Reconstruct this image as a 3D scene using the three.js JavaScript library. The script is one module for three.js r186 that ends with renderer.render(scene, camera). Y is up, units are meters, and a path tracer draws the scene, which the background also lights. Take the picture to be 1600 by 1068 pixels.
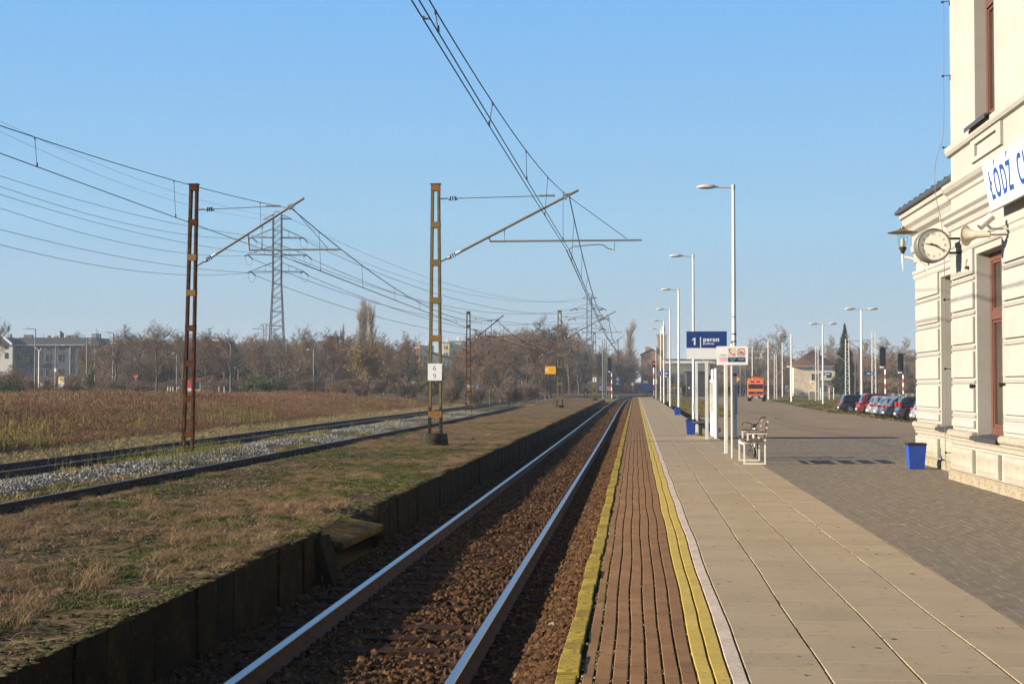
import * as THREE from 'three';
import { mergeGeometries } from 'three/addons/utils/BufferGeometryUtils.js';
import { RoundedBoxGeometry } from 'three/addons/geometries/RoundedBoxGeometry.js';

// ---------------------------------------------------------------- camera, sky, sun, exposure
const scene = new THREE.Scene();
const FPX = 2300, PITCH = Math.atan(69 / FPX), YAW = Math.atan(193 * Math.cos(PITCH) / FPX);
const camera = new THREE.PerspectiveCamera(2 * Math.atan(534 / FPX) * 180 / Math.PI, 1024 / 683, 0.1, 8000);
camera.rotation.order = 'YXZ';
camera.position.set(0, 1.6, 0);
camera.rotation.set(PITCH, YAW, 0);

const renderer = new THREE.WebGLRenderer({ antialias: true });
renderer.setSize(1024, 683);
renderer.toneMapping = THREE.LinearToneMapping;
renderer.toneMappingExposure = 2.3;
renderer.shadowMap.enabled = true;
renderer.shadowMap.type = THREE.PCFSoftShadowMap;

const SUN_EL = 17 * Math.PI / 180, SUN_AZ = 14 * Math.PI / 180;   // sun stands to the left and a little behind the camera
const sunDir = new THREE.Vector3(-Math.cos(SUN_EL) * Math.cos(SUN_AZ), Math.sin(SUN_EL), Math.cos(SUN_EL) * Math.sin(SUN_AZ));
{
  const W = 512, H = 512, data = new Float32Array(W * H * 4);
  // clear late-autumn sky: grey-blue haze at the horizon, deep blue overhead (elevation in degrees -> linear rgb)
  const keys = [[-90, .20, .20, .19], [-1, .34, .42, .48], [0, .355, .445, .51], [2.5, .35, .475, .575], [6, .305, .515, .70], [10, .245, .48, .75], [15, .185, .425, .78], [25, .10, .265, .58], [45, .048, .13, .33], [90, .025, .075, .2]];
  for (let j = 0; j < H; j++) {
    const el = ((j + .5) / H - .5) * 180;
    let k = 0; while (k < keys.length - 2 && keys[k + 1][0] < el) k++;
    const a = keys[k], b = keys[k + 1]; let t = Math.min(1, Math.max(0, (el - a[0]) / (b[0] - a[0])));
    for (let i = 0; i < W; i++) {
      const az = ((i + .5) / W - .5) * 2 * Math.PI, ce = Math.cos(el * Math.PI / 180);
      const dx = Math.cos(az) * ce, dz = Math.sin(az) * ce, dy = Math.sin(el * Math.PI / 180);
      const c = dx * sunDir.x + dy * sunDir.y + dz * sunDir.z;
      const g = el > -1 ? 1 + .5 * Math.pow(Math.max(0, c), 8) : 1;
      const haze = (vnoise(i / W * 26, el * .9, 7, 0) + .5 * vnoise(i / W * 60, el * 1.9, 9, 0) - .75) * Math.max(0, 1 - Math.abs(el - 6) / 7);   // thin streaks of haze above the horizon
      const o = (j * W + i) * 4;
      for (let q = 0; q < 3; q++) data[o + q] = (a[q + 1] + (b[q + 1] - a[q + 1]) * t) * g * .5 * (1 + .035 * haze);
      data[o + 3] = 1;
    }
  }
  const sky = new THREE.DataTexture(data, W, H, THREE.RGBAFormat, THREE.FloatType);
  sky.mapping = THREE.EquirectangularReflectionMapping; sky.minFilter = sky.magFilter = THREE.LinearFilter; sky.needsUpdate = true;
  scene.background = sky; scene.environment = sky;
}
const sun = new THREE.DirectionalLight(new THREE.Color(1, .87, .685), 5);
sun.position.copy(sunDir).multiplyScalar(300).add(new THREE.Vector3(0, 0, -80));
sun.target.position.set(0, 0, -80);
sun.castShadow = true; sun.shadow.mapSize.set(4096, 4096); sun.shadow.radius = 1;
Object.assign(sun.shadow.camera, { left: -130, right: 130, top: 60, bottom: -40, near: 10, far: 700 });
scene.add(sun, sun.target);
scene.fog = new THREE.FogExp2(new THREE.Color(.46, .5, .54), 0.00028);

// ---------------------------------------------------------------- helpers
let seedState = 12345;
function rnd() { seedState = (seedState + 0x6D2B79F5) | 0; let t = Math.imul(seedState ^ (seedState >>> 15), 1 | seedState); t = (t + Math.imul(t ^ (t >>> 7), 61 | t)) ^ t; return ((t ^ (t >>> 14)) >>> 0) / 4294967296; }
const seed = s => { seedState = s | 0; };
const rr = (a, b) => a + (b - a) * rnd();
const pick = a => a[Math.floor(rnd() * a.length)];
const V = (x, y, z) => new THREE.Vector3(x, y, z);
function clamp(x, a = 0, b = 1) { return Math.min(b, Math.max(a, x)); }
function smooth(t) { t = clamp(t); return t * t * (3 - 2 * t); }
function hash2(i, j, s) { let h = Math.imul(i, 374761393) + Math.imul(j, 668265263) + Math.imul(s, 974634777); h = Math.imul(h ^ (h >>> 13), 1274126177); return ((h ^ (h >>> 16)) >>> 0) / 4294967296; }
function vnoise(x, y, s = 0, p = 0) {                       // value noise, tiles every p cells when p > 0
  const i = Math.floor(x), j = Math.floor(y), u = smooth(x - i), v = smooth(y - j);
  const m = p ? k => ((k % p) + p) % p : k => k;
  const a = hash2(m(i), m(j), s), b = hash2(m(i + 1), m(j), s), c = hash2(m(i), m(j + 1), s), d = hash2(m(i + 1), m(j + 1), s);
  return a + (b - a) * u + (c - a) * v + (a - b - c + d) * u * v;
}
function fbm(x, y, s = 0, p = 0, o = 4) { let v = 0, a = .5, t = 0; for (let k = 0; k < o; k++) { v += a * vnoise(x, y, s + k, p); t += a; a *= .5; x *= 2; y *= 2; p *= 2; } return v / t; }

// a pixel of the 1600 x 1068 view and a depth (or a ground height) -> a place in the world, in metres
function rayOf(px, py) {
  const v = V((px - 800) / FPX, -(py - 534) / FPX, -1);
  return v.applyEuler(new THREE.Euler(PITCH, YAW, 0, 'YXZ'));
}
function at(px, py, d) { const r = rayOf(px, py), t = -d / r.z; return V(r.x * t, 1.6 + r.y * t, -d); }
function pxX(px, d) { return at(px, 603, d).x; }

const used = new Map();
function numbered(n) { const k = used.get(n) || 0; used.set(n, k + 1); return k ? n + '_' + String(k).padStart(3, '0') : n; }
function shade(o) { o.traverse(c => { if (c.isMesh) { c.castShadow = true; c.receiveShadow = true; } }); }
function thing(name, label, category, pos = [0, 0, 0], turn = 0, group) {
  const o = new THREE.Group(); o.name = numbered(name); scene.add(o);
  o.position.set(pos.x ?? pos[0], pos.y ?? pos[1], pos.z ?? pos[2]); o.rotation.y = turn;
  o.userData = { label, category }; if (group) o.userData.group = group;
  return o;
}
function part(name, geo, mat, parent, kind) {
  const m = new THREE.Mesh(Array.isArray(geo) ? join(geo) : geo, mat); m.name = name; m.castShadow = m.receiveShadow = true;
  if (kind) m.userData.kind = kind;
  parent.add(m); return m;
}
function solo(name, label, category, geo, mat, group) { const m = part(numbered(name), geo, mat, scene); m.userData = { label, category }; if (group) m.userData.group = group; return m; }
function structure(name, label, category) { const o = new THREE.Group(); o.name = numbered(name); o.userData = { kind: 'structure', label, category }; scene.add(o); return o; }
function copyOf(root, pos, turn, label, group) {
  const r = root.clone(); r.name = numbered(root.name.replace(/_\d+$/, '')); scene.add(r);
  r.position.set(pos.x ?? pos[0], pos.y ?? pos[1], pos.z ?? pos[2]); if (turn !== undefined) r.rotation.y = turn;
  r.userData = { ...root.userData, label }; if (group) r.userData.group = group;
  return r;
}
function join(gs) {
  const out = gs.map(g => { g = g.index ? g.toNonIndexed() : g; for (const k of Object.keys(g.attributes)) if (!['position', 'normal', 'uv'].includes(k)) g.deleteAttribute(k);
    if (!g.attributes.uv) g.setAttribute('uv', new THREE.BufferAttribute(new Float32Array(g.attributes.position.count * 2), 2));
    if (!g.attributes.normal) g.computeVertexNormals(); return g; });
  return out.length === 1 ? out[0] : mergeGeometries(out);
}
function boxUV(g, s = 1, ox = 0, oy = 0) {                   // uv in metres by the way each face points
  if (g.index) g = g.toNonIndexed();
  const p = g.attributes.position, n = g.attributes.normal, uv = new Float32Array(p.count * 2);
  for (let i = 0; i < p.count; i++) {
    const ax = Math.abs(n.getX(i)), ay = Math.abs(n.getY(i)), az = Math.abs(n.getZ(i));
    const x = p.getX(i), y = p.getY(i), z = p.getZ(i);
    let u, v; if (ay >= ax && ay >= az) { u = x; v = z; } else if (ax >= az) { u = z; v = y; } else { u = x; v = y; }
    uv[2 * i] = u * s + ox; uv[2 * i + 1] = v * s + oy;
  }
  g.setAttribute('uv', new THREE.BufferAttribute(uv, 2)); return g;
}
function bx(x0, x1, y0, y1, z0, z1) { const g = new THREE.BoxGeometry(Math.abs(x1 - x0), Math.abs(y1 - y0), Math.abs(z1 - z0)); g.translate((x0 + x1) / 2, (y0 + y1) / 2, (z0 + z1) / 2); return boxUV(g); }
function rbx(x0, x1, y0, y1, z0, z1, r = .01) { const g = new RoundedBoxGeometry(Math.abs(x1 - x0), Math.abs(y1 - y0), Math.abs(z1 - z0), 1, r); g.translate((x0 + x1) / 2, (y0 + y1) / 2, (z0 + z1) / 2); return boxUV(g); }
function cyl(a, b, r0, r1 = r0, n = 8) {                      // tapered rod from a to b
  const d = b.clone().sub(a), L = d.length(), g = new THREE.CylinderGeometry(r1, r0, L, n, 1);
  g.translate(0, L / 2, 0); g.applyQuaternion(new THREE.Quaternion().setFromUnitVectors(V(0, 1, 0), d.normalize())); g.translate(a.x, a.y, a.z); return g;
}
function bar(a, b, w, h = w) {                                // square bar from a to b
  const d = b.clone().sub(a), L = d.length(), g = new THREE.BoxGeometry(w, L, h); g.translate(0, L / 2, 0);
  g.applyQuaternion(new THREE.Quaternion().setFromUnitVectors(V(0, 1, 0), d.normalize())); g.translate(a.x, a.y, a.z); return boxUV(g);
}
function tube(pts, r, n = 5, seg = 0) { return new THREE.TubeGeometry(new THREE.CatmullRomCurve3(pts), seg || pts.length * 3, r, n, false); }
function lathe(pts, n = 20) { return new THREE.LatheGeometry(pts.map(p => new THREE.Vector2(p[0], p[1])), n); }
function extrude(pts, depth, bevel = 0) {
  const s = new THREE.Shape(pts.map(p => new THREE.Vector2(p[0], p[1])));
  return new THREE.ExtrudeGeometry(s, { depth, bevelEnabled: bevel > 0, bevelSize: bevel, bevelThickness: bevel, bevelSegments: 2, bevelOffset: -bevel, curveSegments: 6 });
}
function moulding(profile, z0, z1, X) {                       // profile [out, y] runs along z on a wall that faces -x at X
  const g = extrude(profile.map(p => [X - p[0], p[1]]), Math.abs(z1 - z0)); g.translate(0, 0, Math.min(z0, z1)); return boxUV(g);
}
class Tris {                                                  // collects loose triangles
  constructor() { this.p = []; this.c = []; }
  tri(a, b, c, col) { this.p.push(a.x, a.y, a.z, b.x, b.y, b.z, c.x, c.y, c.z); if (col) for (let k = 0; k < 3; k++) this.c.push(col[0], col[1], col[2]); }
  geo() { const g = new THREE.BufferGeometry(); g.setAttribute('position', new THREE.Float32BufferAttribute(this.p, 3)); if (this.c.length) g.setAttribute('color', new THREE.Float32BufferAttribute(this.c, 3)); g.computeVertexNormals(); return g; }
}
// ---------------------------------------------------------------- textures and materials
function tex(n, fn, metres, aniso) {                           // fn(u, v) in 0..1 -> sRGB 0..255, tileable by the noise periods that it uses
  const d = new Uint8Array(n * n * 4);
  for (let j = 0; j < n; j++) for (let i = 0; i < n; i++) { const c = fn(i / n, j / n), o = (j * n + i) * 4; d[o] = clamp(c[0], 0, 255); d[o + 1] = clamp(c[1], 0, 255); d[o + 2] = clamp(c[2], 0, 255); d[o + 3] = 255; }
  const t = new THREE.DataTexture(d, n, n, THREE.RGBAFormat); t.wrapS = t.wrapT = THREE.RepeatWrapping; t.magFilter = THREE.LinearFilter; t.minFilter = THREE.LinearMipmapLinearFilter; t.generateMipmaps = true;
  t.colorSpace = THREE.SRGBColorSpace; if (Array.isArray(metres)) t.repeat.set(1 / metres[0], 1 / metres[1]); else t.repeat.set(1 / metres, 1 / metres); t.needsUpdate = true; return t;
}
const mixc = (a, b, t) => [a[0] + (b[0] - a[0]) * t, a[1] + (b[1] - a[1]) * t, a[2] + (b[2] - a[2]) * t];
function grainTex(base, alt, { n = 256, metres = 2, cells = 6, fine = 12, s = 1, speck = 0, speckC = [40, 36, 30], thr = .72, contrast = 1.6 } = {}) {
  return tex(n, (u, v) => {
    let t = clamp((fbm(u * cells, v * cells, s, cells, 5) - .5) * contrast + .5), c = mixc(base, alt, t);
    const f = (hash2(Math.floor(u * n), Math.floor(v * n), s + 9) - .5) * fine; c = [c[0] + f, c[1] + f, c[2] + f];
    if (speck) { const q = vnoise(u * cells * 10, v * cells * 10, s + 40, cells * 10); if (q > thr) c = mixc(c, speckC, speck * clamp((q - thr) * 8)); }
    return c;
  }, metres);
}
// rough, porous things (soil, stone, bark, old concrete) hardly shine; smoother ones keep their gloss
function std(o) { const p = { roughness: .85, metalness: 0, ...o }; return p.roughness >= .9 ? new THREE.MeshPhysicalMaterial({ ...p, specularIntensity: .2 }) : new THREE.MeshStandardMaterial(p); }
const lin = (r, g, b) => new THREE.Color().setRGB(r, g, b);
function tinted(m, k, r = 1, g = 1, b = 1) { const c = m.clone(); c.color = c.color.clone().multiply(lin(k * r, k * g, k * b)); return c; }
function variants(m, list) { return list.map(k => Array.isArray(k) ? tinted(m, ...k) : tinted(m, k)); }

const M = {};
M.slab = std({ map: grainTex([167, 149, 122], [158, 140, 114], { n: 512, metres: 2.3, cells: 5, s: 3, speck: .12, thr: .8, fine: 9 }), roughness: .9 });
M.brick = std({ map: grainTex([147, 111, 77], [131, 98, 68], { n: 512, metres: 1.9, cells: 7, s: 11, speck: .22, thr: .78, fine: 14 }), roughness: .92 });
M.yellow = std({ map: grainTex([198, 170, 64], [184, 154, 58], { n: 512, metres: 1.7, cells: 8, s: 17, speck: .35, speckC: [120, 98, 66], thr: .76, fine: 14 }), roughness: .85 });
M.kerb = std({ map: grainTex([190, 164, 62], [148, 124, 60], { n: 512, metres: 1.3, cells: 6, s: 23, speck: .45, speckC: [84, 78, 40], thr: .62, fine: 18, contrast: 2.3 }), roughness: .9 });
M.whiteStrip = std({ map: grainTex([206, 190, 170], [184, 164, 142], { n: 256, metres: 1.1, cells: 7, s: 29, speck: .4, speckC: [150, 122, 98], thr: .64, fine: 12 }), roughness: .85 });
M.joint = std({ map: grainTex([48, 46, 34], [70, 66, 42], { metres: .6, cells: 9, s: 31, fine: 24 }), roughness: 1 });
M.paver = std({ map: grainTex([128, 117, 101], [119, 108, 93], { n: 512, metres: 2.1, cells: 6, s: 37, speck: .12, thr: .78, fine: 10 }), roughness: .9 });
M.asphalt = std({ map: grainTex([156, 134, 106], [140, 121, 96], { n: 512, metres: 9, cells: 8, s: 41, speck: .2, fine: 12 }), roughness: .95 });
M.plaster = std({ map: grainTex([181, 179, 173], [172, 169, 161], { n: 512, metres: 3.1, cells: 5, s: 43, fine: 5, speck: .16, speckC: [156, 146, 124], thr: .74 }), bumpMap: grainTex([128, 128, 128], [150, 150, 150], { n: 256, metres: .4, cells: 16, s: 44, fine: 40 }), bumpScale: .0012, roughness: .9 });
M.plinth = std({ map: grainTex([182, 176, 162], [170, 162, 146], { n: 512, metres: 1.7, cells: 5, s: 47, fine: 7, speck: .3, speckC: [140, 124, 98], thr: .64 }), roughness: .9 });
M.plinthFoot = std({ map: grainTex([176, 166, 146], [150, 138, 114], { n: 512, metres: 1.3, cells: 6, s: 48, fine: 10, speck: .65, speckC: [116, 98, 72], thr: .62, contrast: 2 }), roughness: .95 });
M.darkTin = std({ color: lin(.055, .055, .06), roughness: .5, metalness: .3 });
M.brownFrame = std({ map: grainTex([98, 62, 50], [84, 52, 42], { metres: .5, cells: 6, s: 53, fine: 10 }), roughness: .6 });
M.rust = std({ map: grainTex([112, 68, 40], [64, 40, 28], { n: 256, metres: .7, cells: 6, s: 59, fine: 22, contrast: 2.2, speck: .5, speckC: [164, 104, 56], thr: .68 }), roughness: .9, metalness: .1 });
M.olive = std({ map: grainTex([138, 122, 60], [116, 100, 48], { n: 256, metres: .9, cells: 5, s: 61, fine: 12, speck: .85, speckC: [104, 56, 30], thr: .7 }), roughness: .75 });
M.oliveRust = std({ map: grainTex([158, 104, 44], [146, 120, 60], { n: 256, metres: .5, cells: 5, s: 63, fine: 20, speck: .8, speckC: [98, 48, 24], thr: .62, contrast: 2.5 }), roughness: .85 });
M.blackPaint = std({ map: grainTex([26, 24, 22], [44, 38, 30], { metres: .4, s: 65, fine: 10 }), roughness: .8 });
M.galv = std({ map: grainTex([150, 150, 144], [128, 128, 124], { n: 128, metres: .8, s: 67, fine: 10 }), roughness: .55, metalness: .35 });
M.lampPost = std({ color: lin(.16, .16, .155), roughness: .6, metalness: .2 });
M.greyPaint = std({ color: lin(.38, .38, .36), roughness: .6, metalness: .2 });
M.whiteSteel = std({ map: grainTex([226, 221, 208], [216, 209, 194], { n: 128, metres: 1.3, s: 71, fine: 5 }), roughness: .55 });
M.lampGrey = std({ color: lin(.5, .47, .42), roughness: .5 });
M.wire = std({ color: lin(.018, .017, .016), roughness: .6, metalness: .4 });
M.wireThin = std({ color: lin(.12, .12, .13), roughness: .7 });
M.insul = std({ color: lin(.03, .022, .02), roughness: .25 });
M.porcelain = std({ color: lin(.55, .53, .5), roughness: .35 });
M.concrete = std({ map: grainTex([168, 160, 146], [132, 124, 112], { metres: 1.5, s: 73, fine: 14, speck: .3 }), roughness: .95 });
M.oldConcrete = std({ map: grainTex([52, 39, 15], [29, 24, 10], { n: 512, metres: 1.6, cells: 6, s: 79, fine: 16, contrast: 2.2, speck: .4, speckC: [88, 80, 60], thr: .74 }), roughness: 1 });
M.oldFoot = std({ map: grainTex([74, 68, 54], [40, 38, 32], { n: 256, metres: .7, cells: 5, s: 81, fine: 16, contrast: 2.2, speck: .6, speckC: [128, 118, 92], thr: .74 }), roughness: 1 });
M.mossSlab = std({ map: grainTex([92, 74, 42], [62, 53, 29], { n: 512, metres: 2.7, cells: 7, s: 83, fine: 18, contrast: 2.4, speck: .5, speckC: [128, 110, 80], thr: .7 }), roughness: 1 });
M.soil = std({ map: grainTex([88, 70, 42], [58, 50, 28], { n: 512, metres: 4.3, cells: 9, s: 89, fine: 18, contrast: 2.2, speck: .4, speckC: [152, 134, 96], thr: .66 }), roughness: 1 });
M.field = std({ map: grainTex([112, 92, 60], [84, 70, 44], { n: 512, metres: 14, cells: 9, s: 97, fine: 16, contrast: 2 }), roughness: 1 });
M.lawn = std({ map: grainTex([128, 122, 56], [104, 104, 42], { n: 512, metres: 7, cells: 8, s: 101, fine: 16, contrast: 2, speck: .5, speckC: [150, 128, 84], thr: .64 }), roughness: 1 });
M.ballastBed = std({ map: grainTex([40, 28, 19], [22, 16, 11], { n: 512, metres: 1.3, cells: 14, s: 103, fine: 30, contrast: 2.4 }), roughness: 1 });
M.greyBed = std({ map: grainTex([104, 96, 82], [70, 62, 48], { n: 512, metres: 2.2, cells: 14, s: 107, fine: 36, contrast: 2.2 }), roughness: 1 });
M.stone = std({ map: grainTex([100, 77, 54], [66, 49, 34], { n: 128, metres: .3, cells: 5, s: 109, fine: 26 }), roughness: .95 });
M.greyStone = std({ color: lin(.2, .188, .165), roughness: .95 });
M.sleeper = std({ map: tex(256, (u, v) => { const g = fbm(u * 4, v * 40, 113, 4, 3), f = fbm(u * 8, v * 8, 115, 8, 3); return mixc([66, 42, 28], [34, 22, 15], clamp(g * .8 + f * .5 - .15)); }, [1.7, .5]), roughness: .95 });
M.railRust = std({ map: grainTex([78, 50, 34], [48, 32, 23], { n: 256, metres: .6, cells: 7, s: 117, fine: 18 }), roughness: .85, metalness: .15 });
M.railTop = std({ color: lin(.34, .34, .36), roughness: .3, metalness: 1 });
M.railTopDull = std({ color: lin(.16, .13, .12), roughness: .5, metalness: .7 });
M.blueSign = std({ color: lin(.014, .055, .2), roughness: .4 });
M.blueBin = std({ map: grainTex([40, 84, 184], [30, 70, 165], { n: 128, metres: .7, s: 119, fine: 6, speck: .3, speckC: [70, 90, 140], thr: .74 }), roughness: .5 });
M.blackPlastic = std({ color: lin(.014, .014, .016), roughness: .45 });
M.rubber = std({ color: lin(.016, .016, .016), roughness: .9 });
M.panel = std({ color: lin(.84, .82, .77), roughness: .45 });
M.white = std({ color: lin(.8, .78, .74), roughness: .5 });
M.red = std({ color: lin(.5, .03, .03), roughness: .5 });
M.orange = std({ color: lin(.7, .14, .03), roughness: .4 });
M.signYellow = std({ color: lin(.8, .42, .02), roughness: .5 });
M.wood = std({ map: tex(128, (u, v) => mixc([92, 74, 60], [60, 47, 38], clamp(fbm(u * 3, v * 24, 121, 3, 3) * 1.3 - .15)), [1.2, .3]), roughness: .7 });
M.glass = new THREE.MeshPhysicalMaterial({ color: lin(.85, .9, .9), roughness: .05, metalness: 0, transmission: 1, thickness: 0, ior: 1.5, transparent: true, opacity: 1 });
M.darkGlass = std({ color: lin(.012, .016, .02), roughness: .08 });
M.curtain = std({ color: lin(.62, .56, .42), roughness: .95 });
M.interior = std({ color: lin(.25, .22, .17), roughness: 1 });
M.paneFar = std({ color: lin(.03, .04, .05), roughness: .1 });

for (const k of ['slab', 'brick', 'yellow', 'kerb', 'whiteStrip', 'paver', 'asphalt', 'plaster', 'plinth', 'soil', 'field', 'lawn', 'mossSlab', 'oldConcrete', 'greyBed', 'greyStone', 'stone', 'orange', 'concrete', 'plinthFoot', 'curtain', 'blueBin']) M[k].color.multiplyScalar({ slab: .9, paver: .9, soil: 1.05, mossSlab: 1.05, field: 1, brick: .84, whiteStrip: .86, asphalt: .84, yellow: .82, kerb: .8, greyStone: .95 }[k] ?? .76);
for (const k of ['rust', 'olive', 'oliveRust', 'oldFoot', 'galv']) M[k].color.multiplyScalar(.88);

function canvasMat(w, h, draw, rough = .5) {
  const c = document.createElement('canvas'); c.width = w; c.height = h; const x = c.getContext('2d'); draw(x, w, h);
  const t = new THREE.CanvasTexture(c); t.colorSpace = THREE.SRGBColorSpace; t.magFilter = THREE.LinearFilter; t.anisotropy = 8;
  return std({ map: t, roughness: rough });
}
function printFace(w, h) { return new THREE.PlaneGeometry(w, h); }
// ================================================================ GROUND
function scatter(parent, name, geos, mat, n, place, tint) {
  const per = geos.map(() => []); for (let i = 0; i < n; i++) { const q = place(i); if (q) per[i % geos.length].push(q); }
  const mt = new THREE.Matrix4(), e = new THREE.Euler(), qq = new THREE.Quaternion();
  per.forEach((l, k) => { if (!l.length) return; const im = new THREE.InstancedMesh(geos[k], mat, l.length); l.forEach((o, i) => { e.set(o.rx || 0, o.ry || 0, o.rz || 0); qq.setFromEuler(e); mt.compose(V(o.x, o.y, o.z), qq, V(o.sx ?? o.s, o.sy ?? o.s, o.sz ?? o.s)); im.setMatrixAt(i, mt); if (tint) im.setColorAt(i, tint(o)); });
    im.name = name; im.userData.kind = 'stuff'; im.castShadow = im.receiveShadow = true; parent.add(im); });
}
const bendR = d => d > 195 ? Math.pow(d - 195, 2) / 4800 : 0;
const plazaY = d => -.55 * smooth((d - 42) / 38);
const mainX = d => -2.03 - .2 * smooth((d - 40) / 110) + bendR(d);
const trackAX = d => -10.2 - 3 * Math.pow(clamp((d - 55) / 150, 0, 1.6), 2) + bendR(d);
const trackBX = d => -15.75 - .6 * smooth((d - 30) / 60) - .5 * smooth((d - 120) / 100) + bendR(d);
function fieldY(x, d) { const a = smooth((-x - 18.5) / 14), b = smooth((d - 35) / 110); return -.66 + a * (.1 + .45 * b + .55 * smooth((d - 160) / 14)); }
function groundY(x, z) {
  const d = Math.max(0, -z);
  if (x <= -18) return fieldY(x, d);
  if (x < 2.58) return -.74 + (d > 330 ? .2 : 0);
  return plazaY(d) - .03;
}
{
  const xs = [-4000, -1500, -700, -400, -250, -180, -140, -110, -90, -75, -62, -52, -44, -38, -33, -29, -26, -23, -21, -19.5, -18, -17.2, -10, -3.9, -3.6, 2.5, 2.6, 6, 12, 16, 22, 40, 70, 120, 200, 400, 900, 4000];
  const ds = [-600, -60, -10, 0, 20, 30, 36, 42, 46, 50, 54, 58, 62, 66, 70, 74, 78, 82, 90, 100, 110, 125, 140, 155, 160, 164, 168, 174, 185, 220, 260, 320, 331, 400, 600, 1000, 2500, 6000];
  const pos = [], uv = [], idx = [];
  ds.forEach(d => xs.forEach(x => { pos.push(x, groundY(x, -d), -d); uv.push(x, d); }));
  for (let j = 0; j < ds.length - 1; j++) for (let i = 0; i < xs.length - 1; i++) { const a = j * xs.length + i, b = a + 1, c = a + xs.length, e = c + 1; idx.push(a, b, c, b, e, c); }
  const g = new THREE.BufferGeometry(); g.setAttribute('position', new THREE.Float32BufferAttribute(pos, 3)); g.setAttribute('uv', new THREE.Float32BufferAttribute(uv, 2)); g.setIndex(idx); g.computeVertexNormals();
  const m = solo('ground', 'wide flat ground of dry autumn grass and soil running to the horizon', 'ground', g, M.field); m.userData.kind = 'structure';
}
// sheet between two edges given as functions of the distance, following a height
function strip(x0, x1, yf, d0, d1, step, nx = 1) {
  const pos = [], uv = [], idx = []; let n = 0; const st = [];
  for (let d = d0; d < d1 - 1e-6; d += step) st.push(d); st.push(d1);
  for (const d of st) { const a = x0(d), b = x1(d); for (let i = 0; i <= nx; i++) { const x = a + (b - a) * i / nx; pos.push(x, yf(d, i / nx, x), -d); uv.push(x, d); } }
  const w = nx + 1;
  for (let j = 0; j < st.length - 1; j++) for (let i = 0; i < nx; i++) { const a = j * w + i; idx.push(a, a + 1, a + w, a + 1, a + w + 1, a + w); }
  const g = new THREE.BufferGeometry(); g.setAttribute('position', new THREE.Float32BufferAttribute(pos, 3)); g.setAttribute('uv', new THREE.Float32BufferAttribute(uv, 2)); g.setIndex(idx); g.computeVertexNormals(); return g;
}
const K = x => () => x;
function nearestFirst(list, n) { return list.map(p => [p, p.score]).sort((a, b) => b[1] - a[1]).slice(0, n).map(a => a[0]); }
function inView(x, y, z) { const p = V(x, y, z).sub(camera.position).applyEuler(new THREE.Euler(0, 0, 0)); camera.updateMatrixWorld(); const q = V(x, y, z).project(camera); return z < -1 && Math.abs(q.x) < 1.02 && Math.abs(q.y) < 1.04; }

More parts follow.
